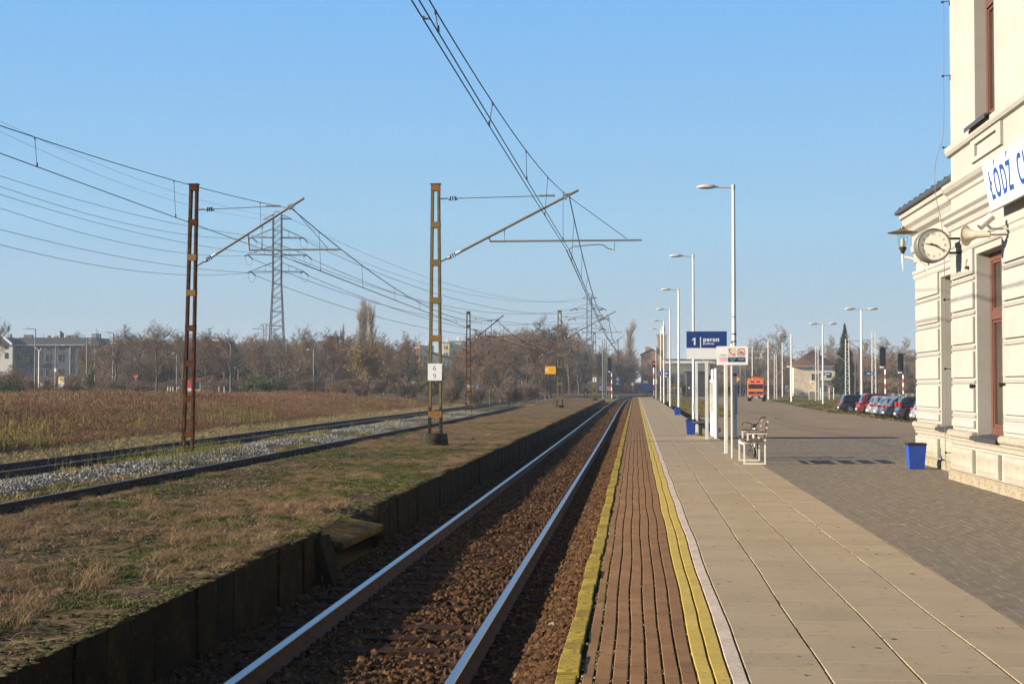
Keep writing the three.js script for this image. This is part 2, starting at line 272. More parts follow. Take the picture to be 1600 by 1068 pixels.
// ================================================================ RIGHT PLATFORM: kerb stones, paving bricks, warning bands, slabs
const PLAT_END = 216;
const wob = (k, d) => .005 * Math.sin(d * 1.3 + k * .7) + .008 * (vnoise(d * .45, k * .35 + 3, 5) - .5) + .006 * (vnoise(d * 1.7, k * .6, 7) - .5) + .05 * smooth((d - 190) / 30);
{
  const P = structure('platform', 'long right-hand railway platform with yellow kerb, brick bands and tan slabs', 'platform');
  part('platform_body', [bx(-.36, 2.56, -.8, -.035, 6, -PLAT_END)], M.joint, P);
  const mats = { brick: variants(M.brick, [[1, 1, 1, 1], [.95, 1, .99, .98], [1.04, 1, .99, .98], [.9, 1, 1, 1], [1.02, 1.01, 1, .97]]), yellow: variants(M.yellow, [1, .97, 1.03]), white_brick: variants(M.whiteStrip, [1, .93, 1.04]), kerb_stone: variants(M.kerb, [1, .93, 1.04, .88]), slab: variants(M.slab, [[1, 1, 1, 1], [.965, 1, .99, .98], [1.03, 1, 1, .985], [.98, 1.01, 1, .98], [.94, 1, 1, 1]]) };
  const all = [];
  const piece = (kind, name, x0, x1, d0, d1, top, thick, jit, k0, k1) => {
    const mid = (d0 + d1) / 2; all.push({ kind, name, x0, x1, d0, d1, top, thick, jit, k0, k1, score: inView((x0 + x1) / 2, 0, -mid) ? (x1 - x0) * (d1 - d0) / Math.pow(mid, 3) : -mid });
  };
  const geoOf = p => {
    const top = p.top + rr(-1, 1) * p.jit, c = .004, w = (k, d) => wob(k, d);
    const q = (d, s) => [p.x0 + w(p.k0, d) + s, p.x1 + w(p.k1, d) - s];
    const g = new THREE.BufferGeometry(), v = [], tilt = rr(-1, 1) * p.jit * .6, tilt2 = rr(-1, 1) * p.jit * .6;
    const P4 = (y, s) => { const a = q(p.d0, s), b = q(p.d1, s); return [V(a[0], y - tilt - tilt2, -(p.d0 + s)), V(a[1], y + tilt - tilt2, -(p.d0 + s)), V(b[1], y + tilt + tilt2, -(p.d1 - s)), V(b[0], y - tilt + tilt2, -(p.d1 - s))]; };
    const T = P4(top, c), U = P4(top - c, 0), B = P4(top - p.thick, 0);
    const quad = (a, b, c2, d2) => { for (const t of [a, b, c2, a, c2, d2]) v.push(t.x, t.y, t.z); };
    quad(T[0], T[1], T[2], T[3]);
    for (let i = 0; i < 4; i++) { const j = (i + 1) % 4; quad(U[i], U[j], T[j], T[i]); if (p.kind === 'kerb_stone' || p.d0 < 60) quad(B[i], B[j], U[j], U[i]); }
    g.setAttribute('position', new THREE.Float32BufferAttribute(v, 3)); g.computeVertexNormals(); return boxUV(g);
  };
  const J = .0125, cols = [-.299, -.228, -.135, -.042, .05, .144, .239, .333];
  seed(77);
  // kerb: uneven stones of yellow-painted concrete
  for (let d = 4; d < PLAT_END;) { const L = d < 80 ? rr(.38, .56) : 1; const o = rr(-.012, .012); piece('kerb_stone', 'kerb_stone', -.43 + o, -.322 + rr(-.012, .006), d, d + L - rr(.004, .014), rr(-.012, .012) + .006, .34, .004, 0, 0); d += L; }
  for (let i = 0; i < 7; i++) { let d = 4 + rr(0, .2); while (d < PLAT_END) { const L = d < 70 ? .2 : .8; piece('brick', 'paving_brick', cols[i] + J / 2, cols[i + 1] - J / 2, d, d + L - .004, 0, .05, .0016, i, i + 1); d += L; } }
  const yc = [.333, .428, .522]; for (let i = 0; i < 2; i++) { let d = 4 + rr(0, .2); while (d < PLAT_END) { const L = d < 60 ? .2 : .8; piece('yellow', 'yellow_brick', yc[i] + J / 2, yc[i + 1] - J / 2, d, d + L - .003, .002, .05, .0012, 7 + i, 8 + i); d += L; } }
  { let d = 4.1; while (d < PLAT_END) { const L = d < 60 ? .2 : .8; piece('white_brick', 'white_brick', .522 + J / 2, .612, d, d + L - .002, .001, .05, .0012, 9, 10); d += L; } }
  const sc = [.617, 1.058, 1.553, 2.055, 2.565]; for (let i = 0; i < 4; i++) { let d = 4 + i * .21; while (d < PLAT_END) { const L = .5; piece('slab', 'paving_slab', sc[i] + .007, sc[i + 1] - .004, d, d + L - (rnd() < .35 ? .008 : .0035), rr(-.001, .001), .05, .0018, 10 + i * 4, 14 + i * 4); d += L; } }
  const kinds = ['kerb_stone', 'brick', 'yellow', 'white_brick', 'slab'];
  for (const k of kinds) {
    const own = all.filter(p => p.kind === k), single = new Set(nearestFirst(own, k === 'brick' ? 300 : 220)), vs = mats[k], rest = vs.map(() => []);
    for (const p of own) { const g = geoOf(p), i = Math.floor(rnd() * vs.length); if (single.has(p)) part(numbered(p.name), g, vs[i], P); else rest[i].push(g); }
    rest.forEach((r, i) => { if (r.length) part({ kerb_stone: 'kerb_stones', brick: 'paving_bricks', yellow: 'yellow_bricks', white_brick: 'white_bricks', slab: 'paving_slabs' }[k], r, vs[i], P, 'stuff'); });
  }
  seed(78); const gum = new THREE.CylinderGeometry(1, 1.1, .0016, 9); scatter(P, 'gum_spots', [gum], std({ color: lin(.1, .09, .075), roughness: .9 }), 130, () => { const s = rr(.006, .02); return { x: rr(.65, 2.5), y: .0016, z: -rr(7, 30), s, sy: 1, sz: s * rr(.7, 1.3), ry: rr(0, 6) }; }, () => { const k = rr(.6, 2.2); return lin(k, k, k); });
  // moss and grit in the wide joints
  const geo = new THREE.IcosahedronGeometry(1, 0), im = new THREE.InstancedMesh(geo, std({ color: lin(.13, .12, .035), roughness: 1 }), 5200), mt = new THREE.Matrix4();
  for (let i = 0; i < 5200; i++) { const d = 7 + Math.pow(rnd(), 1.6) * 45, k = Math.floor(rr(0, 12.99)), xx = k < 8 ? cols[k] : k < 10 ? yc[k - 7] : k < 13 ? sc[k - 9] : -.31; const r = rr(.002, .0055) * (xx < -.2 ? 1.8 : 1);
    mt.compose(V(xx + wob(k, d) + rr(-.004, .004), -.004 + rr(-.006, .002), -d), new THREE.Quaternion(), V(r, r * .8, r * rr(1, 3))); im.setMatrixAt(i, mt); im.setColorAt(i, rnd() < .12 ? lin(4, 4, 8) : lin(rr(.4, 1.6), rr(.5, 1.6), rr(.5, 1.5))); }
  im.name = 'moss'; im.userData.kind = 'stuff'; P.add(im);
}
// ================================================================ PLAZA of grey pavers, road, lawn, verge
{
  const P = structure('plaza', 'forecourt of small grey concrete pavers between the platform slabs and the station', 'paving');
  part('paver_bed', strip(K(2.57), K(32), () => -.018, -8, 43.6, 51.6), M.joint, P);
  seed(91);
  const vs = variants(M.paver, [[1, 1, 1, 1], [.965, 1, .99, .98], [1.035, 1, 1, 1], [.985, 1.01, 1, .98], [.94, 1, 1, 1.01]]);
  const list = [];
  for (let i = 0; ; i++) { const x = 2.62 + i * .1; if (x > 18) break; for (let d = 3 + (i % 2) * .1; d < 43.5; d += .2) { if (d < 31.9 && x > 6.1) continue; if (d < 26 && x > 5.6) continue; if (x > d * .27 + 2.6) continue; list.push({ x, d, score: inView(x, 0, -d - .1) ? 1 / Math.pow(d, 3) : -d }); } }
  const single = new Set(nearestFirst(list, 300)), bodies = [0, 1, 2, 3].map(k => boxUV(new THREE.BoxGeometry(.0965, .05, .1965), 1, k * .53, k * .37));
  const inst = vs.map(() => []);
  for (const p of list) { const i = Math.floor(rnd() * vs.length), y = -.0255 + rr(-.0018, .0018); if (single.has(p)) { const m = part(numbered('paver'), pick(bodies), vs[i], P); m.position.set(p.x, y, -p.d - .1); m.rotation.set(rr(-.003, .003), 0, rr(-.004, .004)); } else inst[i].push([p.x, y, -p.d - .1]); }
  const mt = new THREE.Matrix4(), q = new THREE.Quaternion();
  inst.forEach((l, i) => { const im = new THREE.InstancedMesh(bodies[i % 4], vs[i], l.length); l.forEach((p, k) => { q.setFromEuler(new THREE.Euler(rr(-.0025, .0025), 0, rr(-.003, .003))); mt.compose(V(...p), q, V(1, 1, 1)); im.setMatrixAt(k, mt); const t = rr(.98, 1.02); im.setColorAt(k, lin(t, t, t)); }); im.name = 'pavers'; im.userData.kind = 'stuff'; im.receiveShadow = true; P.add(im); });
}
const roadL = d => d < 104 ? 2.57 : d < 121 ? 6.3 + (d - 104) / 17 : d < 150 ? 7.3 + 1.2 * (d - 121) / 29 : d < 220 ? 8.5 + 1.9 * (d - 150) / 70 : 10.4;
const roadR = d => d < 130 ? 16.1 : 16.1 + 5 * (d - 130) / 110;
{
  const r = solo('road', 'tan asphalt road running away beside the platform past the parked cars', 'road', strip(roadL, roadR, d => plazaY(d) - .006, 43.6, 330, 2, 1), M.asphalt); r.userData.kind = 'structure';
  const l = solo('lawn', 'green and brown grass strip between the platform and the road', 'lawn', strip(K(2.58), d => roadL(d) - .02, d => plazaY(d) + .02, 104.2, 330, 2, 1), M.lawn); l.userData.kind = 'structure';
  const k = solo('road_kerb', 'low concrete kerb along the edge of the grass strip', 'kerb', strip(d => roadL(d) - .08, d => roadL(d) + .08, d => plazaY(d) + .05, 104.2, 300, 2, 1), M.concrete); k.userData.kind = 'structure';
  const c = solo('crossing_lines', 'dark repair seams running across the asphalt road', 'road marking', join([[52, 5.5, 15.5, .12], [60, 3, 16, .14], [74, 4, 16, .25], [97, 6, 15.5, .3]].map(([d, a, b, w]) => strip(K(a), K(b), e => plazaY(e) - .002, d, d + w, w, 1))), std({ map: grainTex([96, 90, 84], [80, 76, 72], { metres: 1, s: 131, n: 128 }), roughness: .9 })); c.userData.kind = 'structure';
}
// ================================================================ RAILS
const railProfile = [[-.0625, 0], [.0625, 0], [.0625, .012], [.012, .03], [.008, .045], [.008, .105], [.035, .118], [.035, .142], [.028, .149], [-.028, .149], [-.035, .142], [-.035, .118], [-.008, .105], [-.008, .045], [-.012, .03], [-.0625, .012]];
function sweep(profile, xf, yf, d0, d1, step, closed = true) {
  const st = []; for (let d = d0; d < d1 - 1e-6; d += step(d)) st.push(d); st.push(d1);
  const v = [], uv = [], n = profile.length, at2 = (d, k) => V(xf(d) + profile[k][0], yf(d) + profile[k][1], -d);
  for (let j = 0; j < st.length - 1; j++) for (let k = 0; k < (closed ? n : n - 1); k++) {
    const k2 = (k + 1) % n, a = at2(st[j], k), b = at2(st[j], k2), c = at2(st[j + 1], k2), e = at2(st[j + 1], k);
    for (const t of [a, b, c, a, c, e]) { v.push(t.x, t.y, t.z); uv.push(t.x + t.y, -t.z); }
  }
  const g = new THREE.BufferGeometry(); g.setAttribute('position', new THREE.Float32BufferAttribute(v, 3)); g.setAttribute('uv', new THREE.Float32BufferAttribute(uv, 2)); g.computeVertexNormals(); return g;
}
const RT = -.43;                                             // rail head height of the three tracks
function railOf(label, cx, off, d0, d1, polished) {
  const step = d => d < 20 ? 2 : d < 100 ? 5 : 8, t = thing('rail', label, 'rail');
  part('rail_body', sweep(railProfile, d => cx(d) + off, K(RT - .15), d0, d1, step), M.railRust, t);
  part('running_surface', sweep([[-.0345, .134], [-.0355, .143], [-.0285, .1502], [.0285, .1502], [.0355, .143], [.0345, .134]], d => cx(d) + off, K(RT - .15), d0, d1, step, false), polished ? M.railTop : M.railTopDull, t);
  return t;
}
railOf('left polished rail of the main track beside the yellow-edged platform', mainX, -.7525, 2, 370, true);
railOf('right polished rail of the main track beside the yellow-edged platform', mainX, .7525, 2, 370, true);
railOf('dull rail along the left edge of the mossy platform, dark in its own shade', trackAX, -.7525, 8, 235, false);
railOf('sunken rail hidden right behind the back edge of the mossy platform', trackAX, .7525, 8, 235, false);
railOf('nearer rail of the far left track beside the rusty mast', trackBX, .7525, 12, 330, false);
railOf('farther rail of the far left track at the edge of the weeds', trackBX, -.7525, 12, 330, false);

function makeSleepers(cx, d0, d1, ownCount, S) {
  seed(S); const list = []; let d = d0; while (d < d1) { list.push(d); d += .6 + rr(-.02, .02); }
  const vs = variants(M.sleeper, [1, .8, 1.15, .95]), rest = vs.map(() => []), own = [], P = structure('sleepers', 'timber sleepers under the track at X ' + 0, 'sleepers');
  list.forEach((d, i) => {
    const w = rr(.11, .125), x = cx(d), dx = rr(-.05, .05); let g = rbx(-1.27 + dx, 1.27 + dx, RT - .31, RT - .163 + rr(-.008, .004), -w, w, .012); if (d > 60) g = bx(-1.27, 1.27, RT - .2, RT - .163, -w, w);
    const p = g.attributes.uv; for (let k = 0; k < p.count; k++) p.setXY(k, p.getX(k) + i * .37, p.getY(k) + i * .71);
    g.rotateY(rr(-.015, .015)); g.translate(x, 0, -d); const k = i % vs.length; if (i < ownCount) part(numbered('sleeper'), g, vs[k], P); else rest[k].push(g);
  });
  rest.forEach((r, k) => r.length && part('sleeper_row', r, vs[k], P, 'stuff'));
  // base plates with bolts and clips each side of each rail
  const clips = []; const near = [];
  list.forEach((d, i) => { if (d > 90) return; for (const o of [-.7525, .7525]) for (const s of [-1, 1]) {
    const x = cx(d) + o + s * .125, gs = [bx(x - .05, x + .05, RT - .166, RT - .143, -d - .07, -d + .07), bx(x - .035 - s * .02, x + .02 - s * .02, RT - .144, RT - .118, -d - .03, -d + .03)];
    const c = new THREE.CylinderGeometry(.016, .016, .075, 6); c.translate(x + s * .012, RT - .11, -d); gs.push(c); const nut = new THREE.CylinderGeometry(.024, .024, .024, 6); nut.translate(x + s * .012, RT - .1, -d); gs.push(nut);
    (d < 24 ? near : clips).push(join(gs)); } });
  near.slice(0, 160).forEach(g => part(numbered('rail_fastening'), g, M.railRust, P)); const more = clips.concat(near.slice(160)); if (more.length) part('rail_fastenings', more, M.railRust, P, 'stuff');
  return P;
}
makeSleepers(mainX, 5, 200, 90, 201).userData.label = 'brown timber sleepers of the main track, bedded in rust-coloured ballast';
makeSleepers(trackAX, 10, 130, 0, 202).userData.label = 'old sleepers under the dull rail beside the mossy platform';
makeSleepers(trackBX, 20, 150, 0, 203).userData.label = 'old sleepers of the far left track along the weeds';

// ---------------------------------------------------------------- ballast
function stoneGeo(s) { seed(s); const g = new THREE.IcosahedronGeometry(1, 0), p = g.attributes.position, mem = new Map();
  for (let i = 0; i < p.count; i++) { const k = [p.getX(i), p.getY(i), p.getZ(i)].map(v => v.toFixed(3)).join(); if (!mem.has(k)) mem.set(k, rr(.68, 1.25)); const f = mem.get(k); p.setXYZ(i, p.getX(i) * f * 1.15, p.getY(i) * f * .8, p.getZ(i) * f); }
  g.computeVertexNormals(); return boxUV(g, .05, s * .31, s * .17); }
const stones = [1, 2, 3, 4].map(k => stoneGeo(300 + k));
const bedY = (x, d) => { const r = x - mainX(d); return -.629 + .317 * smooth((r - .98) / .64) - .1 * smooth((-r - 1.15) / .4) + .03 * (vnoise(x * 2.3, d * 2.1, 9) - .5); };
{
  const P = structure('ballast', 'rust-brown crushed stone ballast of the main track', 'ballast');
  part('ballast_bed', strip(d => mainX(d) - 1.75, d => mainX(d) + 1.68, (d, t, x) => bedY(x, d) - .02, 3, 330, 1, 12), M.ballastBed, P);
  seed(333);
  const tint = () => { const k = rr(.45, 1.3), t = rnd(); return t < .08 ? lin(k * 1.4, k * 1.45, k * 1.45) : lin(k * 1.02, k * rr(.82, 1.0), k * rr(.68, .98)); };
  const sleeperTop = RT - .163;
  const mk = (d, s) => { const x = mainX(d) + (rnd() < .3 ? rr(.85, 1.62) : rr(-1.66, 1.62)), r = x - mainX(d); if (Math.abs(Math.abs(r) - .7525) < .1) return null;
    let y = bedY(x, d) + rr(-.01, .02); if (Math.abs(r) < .65) y += .03 * (vnoise(x * 2.2, d * .9, 77) - .3); return { x, y, z: -d, s, sy: s * rr(.6, 1), sz: s * rr(.8, 1.2), rx: rr(0, 6), ry: rr(0, 6), rz: rr(0, 6) }; };
  const near = []; for (let i = 0; i < 2600; i++) { const d = rr(8.6, 12.5), o = mk(d, rr(.022, .045)); if (o) { o.y += .012; o.score = inView(o.x, o.y, o.z) && o.x > -2.6 ? o.s / d : 0; near.push(o); } }
  const own = new Set(nearestFirst(near, 300)), vs = variants(M.stone, [[1, 1, 1, 1], [.7, 1, .95, .9], [1.25, 1, .98, .95], [.9, 1.05, .9, .8], [.55, 1, 1, 1], [1.15, .95, 1, 1.02]]);
  for (const o of own) { const m = part(numbered('stone'), pick(stones), pick(vs), P); m.position.set(o.x, o.y, o.z); m.scale.set(o.s, o.sy, o.sz); m.rotation.set(o.rx, o.ry, o.rz); }
  const rest = near.filter(o => !own.has(o)); let ri = 0;
  scatter(P, 'ballast_stones', stones, M.stone, rest.length, () => rest[ri++], tint);
  scatter(P, 'ballast_stones', stones, M.stone, 90000, i => { const d = 8 + 62 * Math.pow(rnd(), 1.5); return mk(d, rr(.02, .042) * (1 + d * .004)); }, tint);
  scatter(P, 'ballast_stones', stones, M.stone, 26000, i => mk(rr(60, 210), rr(.035, .07)), tint);
}
{
  const P = structure('grey_ballast', 'pale grey ballast with weeds between the two left tracks', 'ballast');
  part('ballast_bed', strip(d => trackBX(d) - 1.9, d => trackAX(d) + 1.75, (d, t, x) => -.63 + .16 * Math.exp(-Math.pow((x - (trackAX(d) + trackBX(d)) / 2) / 1.2, 2)) + .03 * vnoise(x, d * .6, 3), 10, 330, 2, 14), M.greyBed, P);
  const mid = d => (trackAX(d) + trackBX(d)) / 2, y = (x, d) => -.62 + .16 * Math.exp(-Math.pow((x - mid(d)) / 1.2, 2));
  seed(444);
  scatter(P, 'ballast_stones', stones, M.greyStone, 36000, i => { const d = 20 + 100 * Math.pow(rnd(), 1.3), x = mid(d) + rr(-1.9, 1.95) * (1 + .0 * d); if (fbm(x * .45, d * .22, 51) > .52 + .03 * rnd()) return null; const s = rr(.018, .042) * (1 + d * .003); return { x, y: y(x, d) + rr(-.01, .03), z: -d, s, sy: s * .8, rx: rr(0, 6), ry: rr(0, 6), rz: rr(0, 6) }; }, () => { const k = rr(.6, 1.5); return lin(k, k, k * rr(.9, 1.05)); });
  scatter(P, 'ballast_stones', stones, M.greyStone, 9000, i => { const d = 20 + 100 * rnd(), x = trackBX(d) + rr(-1.5, .68), s = rr(.025, .05) * (1 + d * .004); return { x, y: -.6 + rr(-.02, .01), z: -d, s, rx: rr(0, 6), ry: rr(0, 6), rz: rr(0, 6) }; }, () => { const k = rr(.35, .9); return lin(k, k * .95, k * .85); });
}
// ================================================================ GRASS CLUMPS
function clumpGeo(S, n, h, spread, lean, w, cols) {
  seed(S); const t = new Tris();
  for (let i = 0; i < n; i++) {
    const a = rr(0, 6.283), r = Math.sqrt(rnd()) * spread, x = Math.cos(a) * r, z = Math.sin(a) * r, hh = h * rr(.45, 1), la = rr(0, 6.283), l = lean * rr(.2, 1) * hh, ww = w * rr(.6, 1.2), wa = rr(0, 3.14);
    const wx = Math.cos(wa) * ww, wz = Math.sin(wa) * ww, c = pick(cols), mx = x + Math.cos(la) * l * .35, mz = z + Math.sin(la) * l * .35;
    const b0 = V(x - wx, 0, z - wz), b1 = V(x + wx, 0, z + wz), m0 = V(mx - wx * .7, hh * .6, mz - wz * .7), m1 = V(mx + wx * .7, hh * .6, mz + wz * .7), tip = V(x + Math.cos(la) * l, hh * .98, z + Math.sin(la) * l);
    t.tri(b0, b1, m1, c); t.tri(b0, m1, m0, c); t.tri(m0, m1, tip, c);
  }
  return t.geo();
}
M.blade = std({ color: lin(1.12, 1.1, 1.06), vertexColors: true, roughness: .9, side: THREE.DoubleSide });
const dryCols = [[.21, .145, .085], [.26, .185, .105], [.17, .115, .07], [.30, .22, .13]], greenCols = [[.07, .09, .025], [.10, .115, .03], [.055, .07, .02], [.13, .12, .045]];
const dryClumps = [1, 2, 3].map(k => clumpGeo(500 + k, 130, 1, .8, 1.9, .010, dryCols));
const greenClumps = [1, 2].map(k => clumpGeo(520 + k, 90, 1, 1.5, .9, .05, greenCols));
// ================================================================ LEFT PLATFORM, old and overgrown
const LP = -.086, LPX = d => -3.7 - .2 * smooth((d - 40) / 110), LPB = d => -8.3 - 3 * Math.pow(clamp((d - 55) / 150, 0, 1.2), 2) * .6;
{
  const P = structure('old_platform', 'overgrown island platform of mossy concrete between the tracks', 'platform');
  part('platform_body', strip(LPB, LPX, (d, t, x) => LP - .028 + .03 * (fbm(x * .7, d * .7, 61) - .5) - (d > 17.2 && d < 21.6 ? .3 * smooth((x - LPX(d) + .75) / .7) : 0), 3, 190, 1, 16), M.soil, P);
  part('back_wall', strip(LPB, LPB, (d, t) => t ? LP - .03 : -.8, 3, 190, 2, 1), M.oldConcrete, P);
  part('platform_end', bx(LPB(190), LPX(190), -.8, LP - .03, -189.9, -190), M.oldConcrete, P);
  seed(555);
  // edge of upright concrete boards, each its own piece; a stretch has collapsed
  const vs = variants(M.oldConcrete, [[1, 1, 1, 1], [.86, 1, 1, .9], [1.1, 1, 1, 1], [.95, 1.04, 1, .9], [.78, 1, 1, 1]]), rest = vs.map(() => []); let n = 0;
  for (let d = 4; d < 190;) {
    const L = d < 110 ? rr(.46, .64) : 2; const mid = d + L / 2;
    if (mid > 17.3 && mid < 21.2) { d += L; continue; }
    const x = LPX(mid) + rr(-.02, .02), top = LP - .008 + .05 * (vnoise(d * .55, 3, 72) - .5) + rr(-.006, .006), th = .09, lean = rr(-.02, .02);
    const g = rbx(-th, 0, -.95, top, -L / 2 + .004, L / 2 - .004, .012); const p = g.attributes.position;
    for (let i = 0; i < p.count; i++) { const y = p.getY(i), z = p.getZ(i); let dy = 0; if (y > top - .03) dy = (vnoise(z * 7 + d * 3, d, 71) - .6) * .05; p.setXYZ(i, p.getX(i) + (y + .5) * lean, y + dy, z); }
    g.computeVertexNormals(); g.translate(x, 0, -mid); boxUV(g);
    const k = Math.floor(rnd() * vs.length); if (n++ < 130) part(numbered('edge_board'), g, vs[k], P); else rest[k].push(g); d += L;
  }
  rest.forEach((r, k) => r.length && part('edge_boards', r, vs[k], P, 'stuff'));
  { let g = rbx(-.5, .5, -.05, .05, -.85, .85, .02); g.rotateZ(-.16); g.rotateX(.04); g.rotateY(-.12); g.translate(-3.98, -.26, -18.9); part('fallen_slab', boxUV(g), M.mossSlab, P);
    g = rbx(-.4, .4, -.05, .05, -.42, .42, .02); g.rotateZ(-.42); g.rotateY(.3); g.translate(-3.98, -.36, -20.75); part('fallen_slab', boxUV(g), vs[2], P);
    g = rbx(-.05, .05, -.4, .24, -.28, .28, .015); g.rotateZ(.3); g.translate(-3.62, -.4, -17.1); part('fallen_slab', boxUV(g), vs[0], P); }
  // square paving slabs, sunk and tilted
  const sv = variants(M.mossSlab, [[1, 1, 1, 1], [.88, 1, 1, .95], [1.08, 1.02, 1, .95], [.78, 1, 1.03, .9], [1, 1.04, .98, .9]]), srest = sv.map(() => []), slabs = [];
  for (let r = 0; r < 8; r++) for (let d = 6 + (r % 2) * .25; d < 120; d += .5) { const x = LPX(d) - .36 - r * .5; if (d > 17 && d < 21.6 && r < 2) continue; if (fbm(x * .6, d * .35, 63) > .46) continue; slabs.push({ x, d, r, score: inView(x, LP, -d) ? 1 / Math.pow(d, 3) : -d }); }
  const sown = new Set(nearestFirst(slabs, 300));
  for (const s of slabs) { const w = .243; let g = s.d < 40 ? rbx(-w, w, -.05, 0, -w, w, .012) : bx(-w, w, -.03, 0, -w, w); g.rotateX(rr(-.022, .022)); g.rotateZ(rr(-.022, .022)); g.rotateY(rr(-.02, .02)); g.translate(s.x, LP + rr(-.026, -.006), -s.d); boxUV(g);
    const k = Math.floor(rnd() * sv.length); if (sown.has(s)) part(numbered('slab'), g, sv[k], P); else srest[k].push(g); }
  srest.forEach((r, k) => r.length && part('slabs', r, sv[k], P, 'stuff'));
}
{
  const onP = (d, m = .12) => rr(LPB(d) + .1, LPX(d) - m);
  const P = thing('dry_grass', 'dry tan grass tufts and low moss growing over the island platform', 'grass'); P.userData.kind = 'stuff';
  seed(601);
  const dist = (a, b, p) => a + (b - a) * Math.pow(rnd(), p);
  scatter(P, 'dry_tufts', dryClumps, M.blade, 5200, () => { const d = dist(7.5, 75, 1.35), x = onP(d); if (fbm(x * .55, d * .4, 81) < .53 - rnd() * .1) return null; const s = rr(.03, .10); return { x, y: LP - .02, z: -d, s: s * 1.7, sy: s, ry: rr(0, 6) }; }, () => { const k = rr(.7, 1.2); return lin(k, k * rr(.88, 1), k * rr(.8, 1)); });
  scatter(P, 'dry_tufts', dryClumps, M.blade, 5200, () => { const d = rr(40, 185), x = onP(d); const s = rr(.05, .12); return { x, y: LP - .02, z: -d, s: s * 2.6, sy: s * .7, ry: rr(0, 6) }; }, () => { const k = rr(.7, 1.15); return lin(k, k, k); });
  scatter(P, 'tall_dry_tufts', dryClumps, M.blade, 150, () => { const d = rr(8, 22), x = onP(d, .3); if (fbm(x * .5, d * .5, 85) < .5) return null; const s = rr(.09, .19); return { x, y: LP - .02, z: -d, s: s * 1.25, sy: s, ry: rr(0, 6) }; }, () => { const k = rr(.8, 1.15); return lin(k, k * .95, k * .9); });
  scatter(P, 'moss_tufts', greenClumps, M.blade, 5200, () => { const d = dist(7.5, 70, 1.3), x = onP(d); if (fbm(x * .8 + 9, d * .6, 83) < .5) return null; const s = rr(.02, .055); return { x, y: LP - .015, z: -d, s: s * 1.9, sy: s, ry: rr(0, 6) }; }, () => { const k = rr(.6, 1.3); return lin(k, k, k); });
  scatter(P, 'clods', stones, std({ color: lin(1, 1, 1), roughness: 1 }), 24000, () => { const d = dist(7.5, 60, 1.5), x = onP(d, .02), g = fbm(x * .9 + 5, d * .6, 91), s = rr(.006, .02) * (1 + d * .01); return { x, y: LP - .018, z: -d, s: s * 1.3, sy: s * rr(.3, .7), sz: s * rr(1, 1.8), ry: rr(0, 6), g }; }, o => { const k = rr(.6, 1.3); return o.g > .53 ? lin(.06 * k, .058 * k, .02 * k) : lin(.11 * k, .08 * k, .045 * k); });
  scatter(P, 'edge_moss', stones, std({ color: lin(.075, .068, .025), roughness: 1 }), 2600, () => { const d = dist(7.5, 60, 1.5), x = LPX(d) - rr(.0, .16), s = rr(.006, .018) * (1 + d * .01); if (d > 17.2 && d < 21.4) return null; return { x, y: LP - .012, z: -d, s: s * 1.4, sy: s * .6, sz: s * 2, ry: rr(0, 6) }; }, () => { const k = rr(.5, 1.5); return lin(k * 1.1, k, k); });
  scatter(P, 'straws', [(() => { const t = new Tris(); for (let i = 0; i < 14; i++) { const a = rr(0, 6.3), L = rr(.3, 1), x = rr(-.5, .5), z = rr(-.5, .5), e = V(x + Math.cos(a) * L, rr(.02, .12), z + Math.sin(a) * L), w = V(-Math.sin(a), 0, Math.cos(a)).multiplyScalar(.012); t.tri(V(x, .02, z).sub(w), V(x, .02, z).add(w), e, pick(dryCols)); } return t.geo(); })()], M.blade, 1500, () => { const d = dist(7.5, 50, 1.5), x = onP(d), s = rr(.12, .3); return { x, y: LP - .005, z: -d, s, ry: rr(0, 6) }; }, () => { const k = rr(.8, 1.5); return lin(k, k, k); });
  scatter(P, 'pebbles', stones, M.greyStone, 2600, () => { const d = dist(7.5, 40, 1.3), x = onP(d); if (fbm(x * .7 + 4, d * .7, 87) < .52) return null; const s = rr(.006, .02); return { x, y: LP, z: -d, s, rx: rr(0, 6), ry: rr(0, 6) }; }, () => { const k = rr(.4, 1.3); return lin(k, k * .95, k * .85); });
}
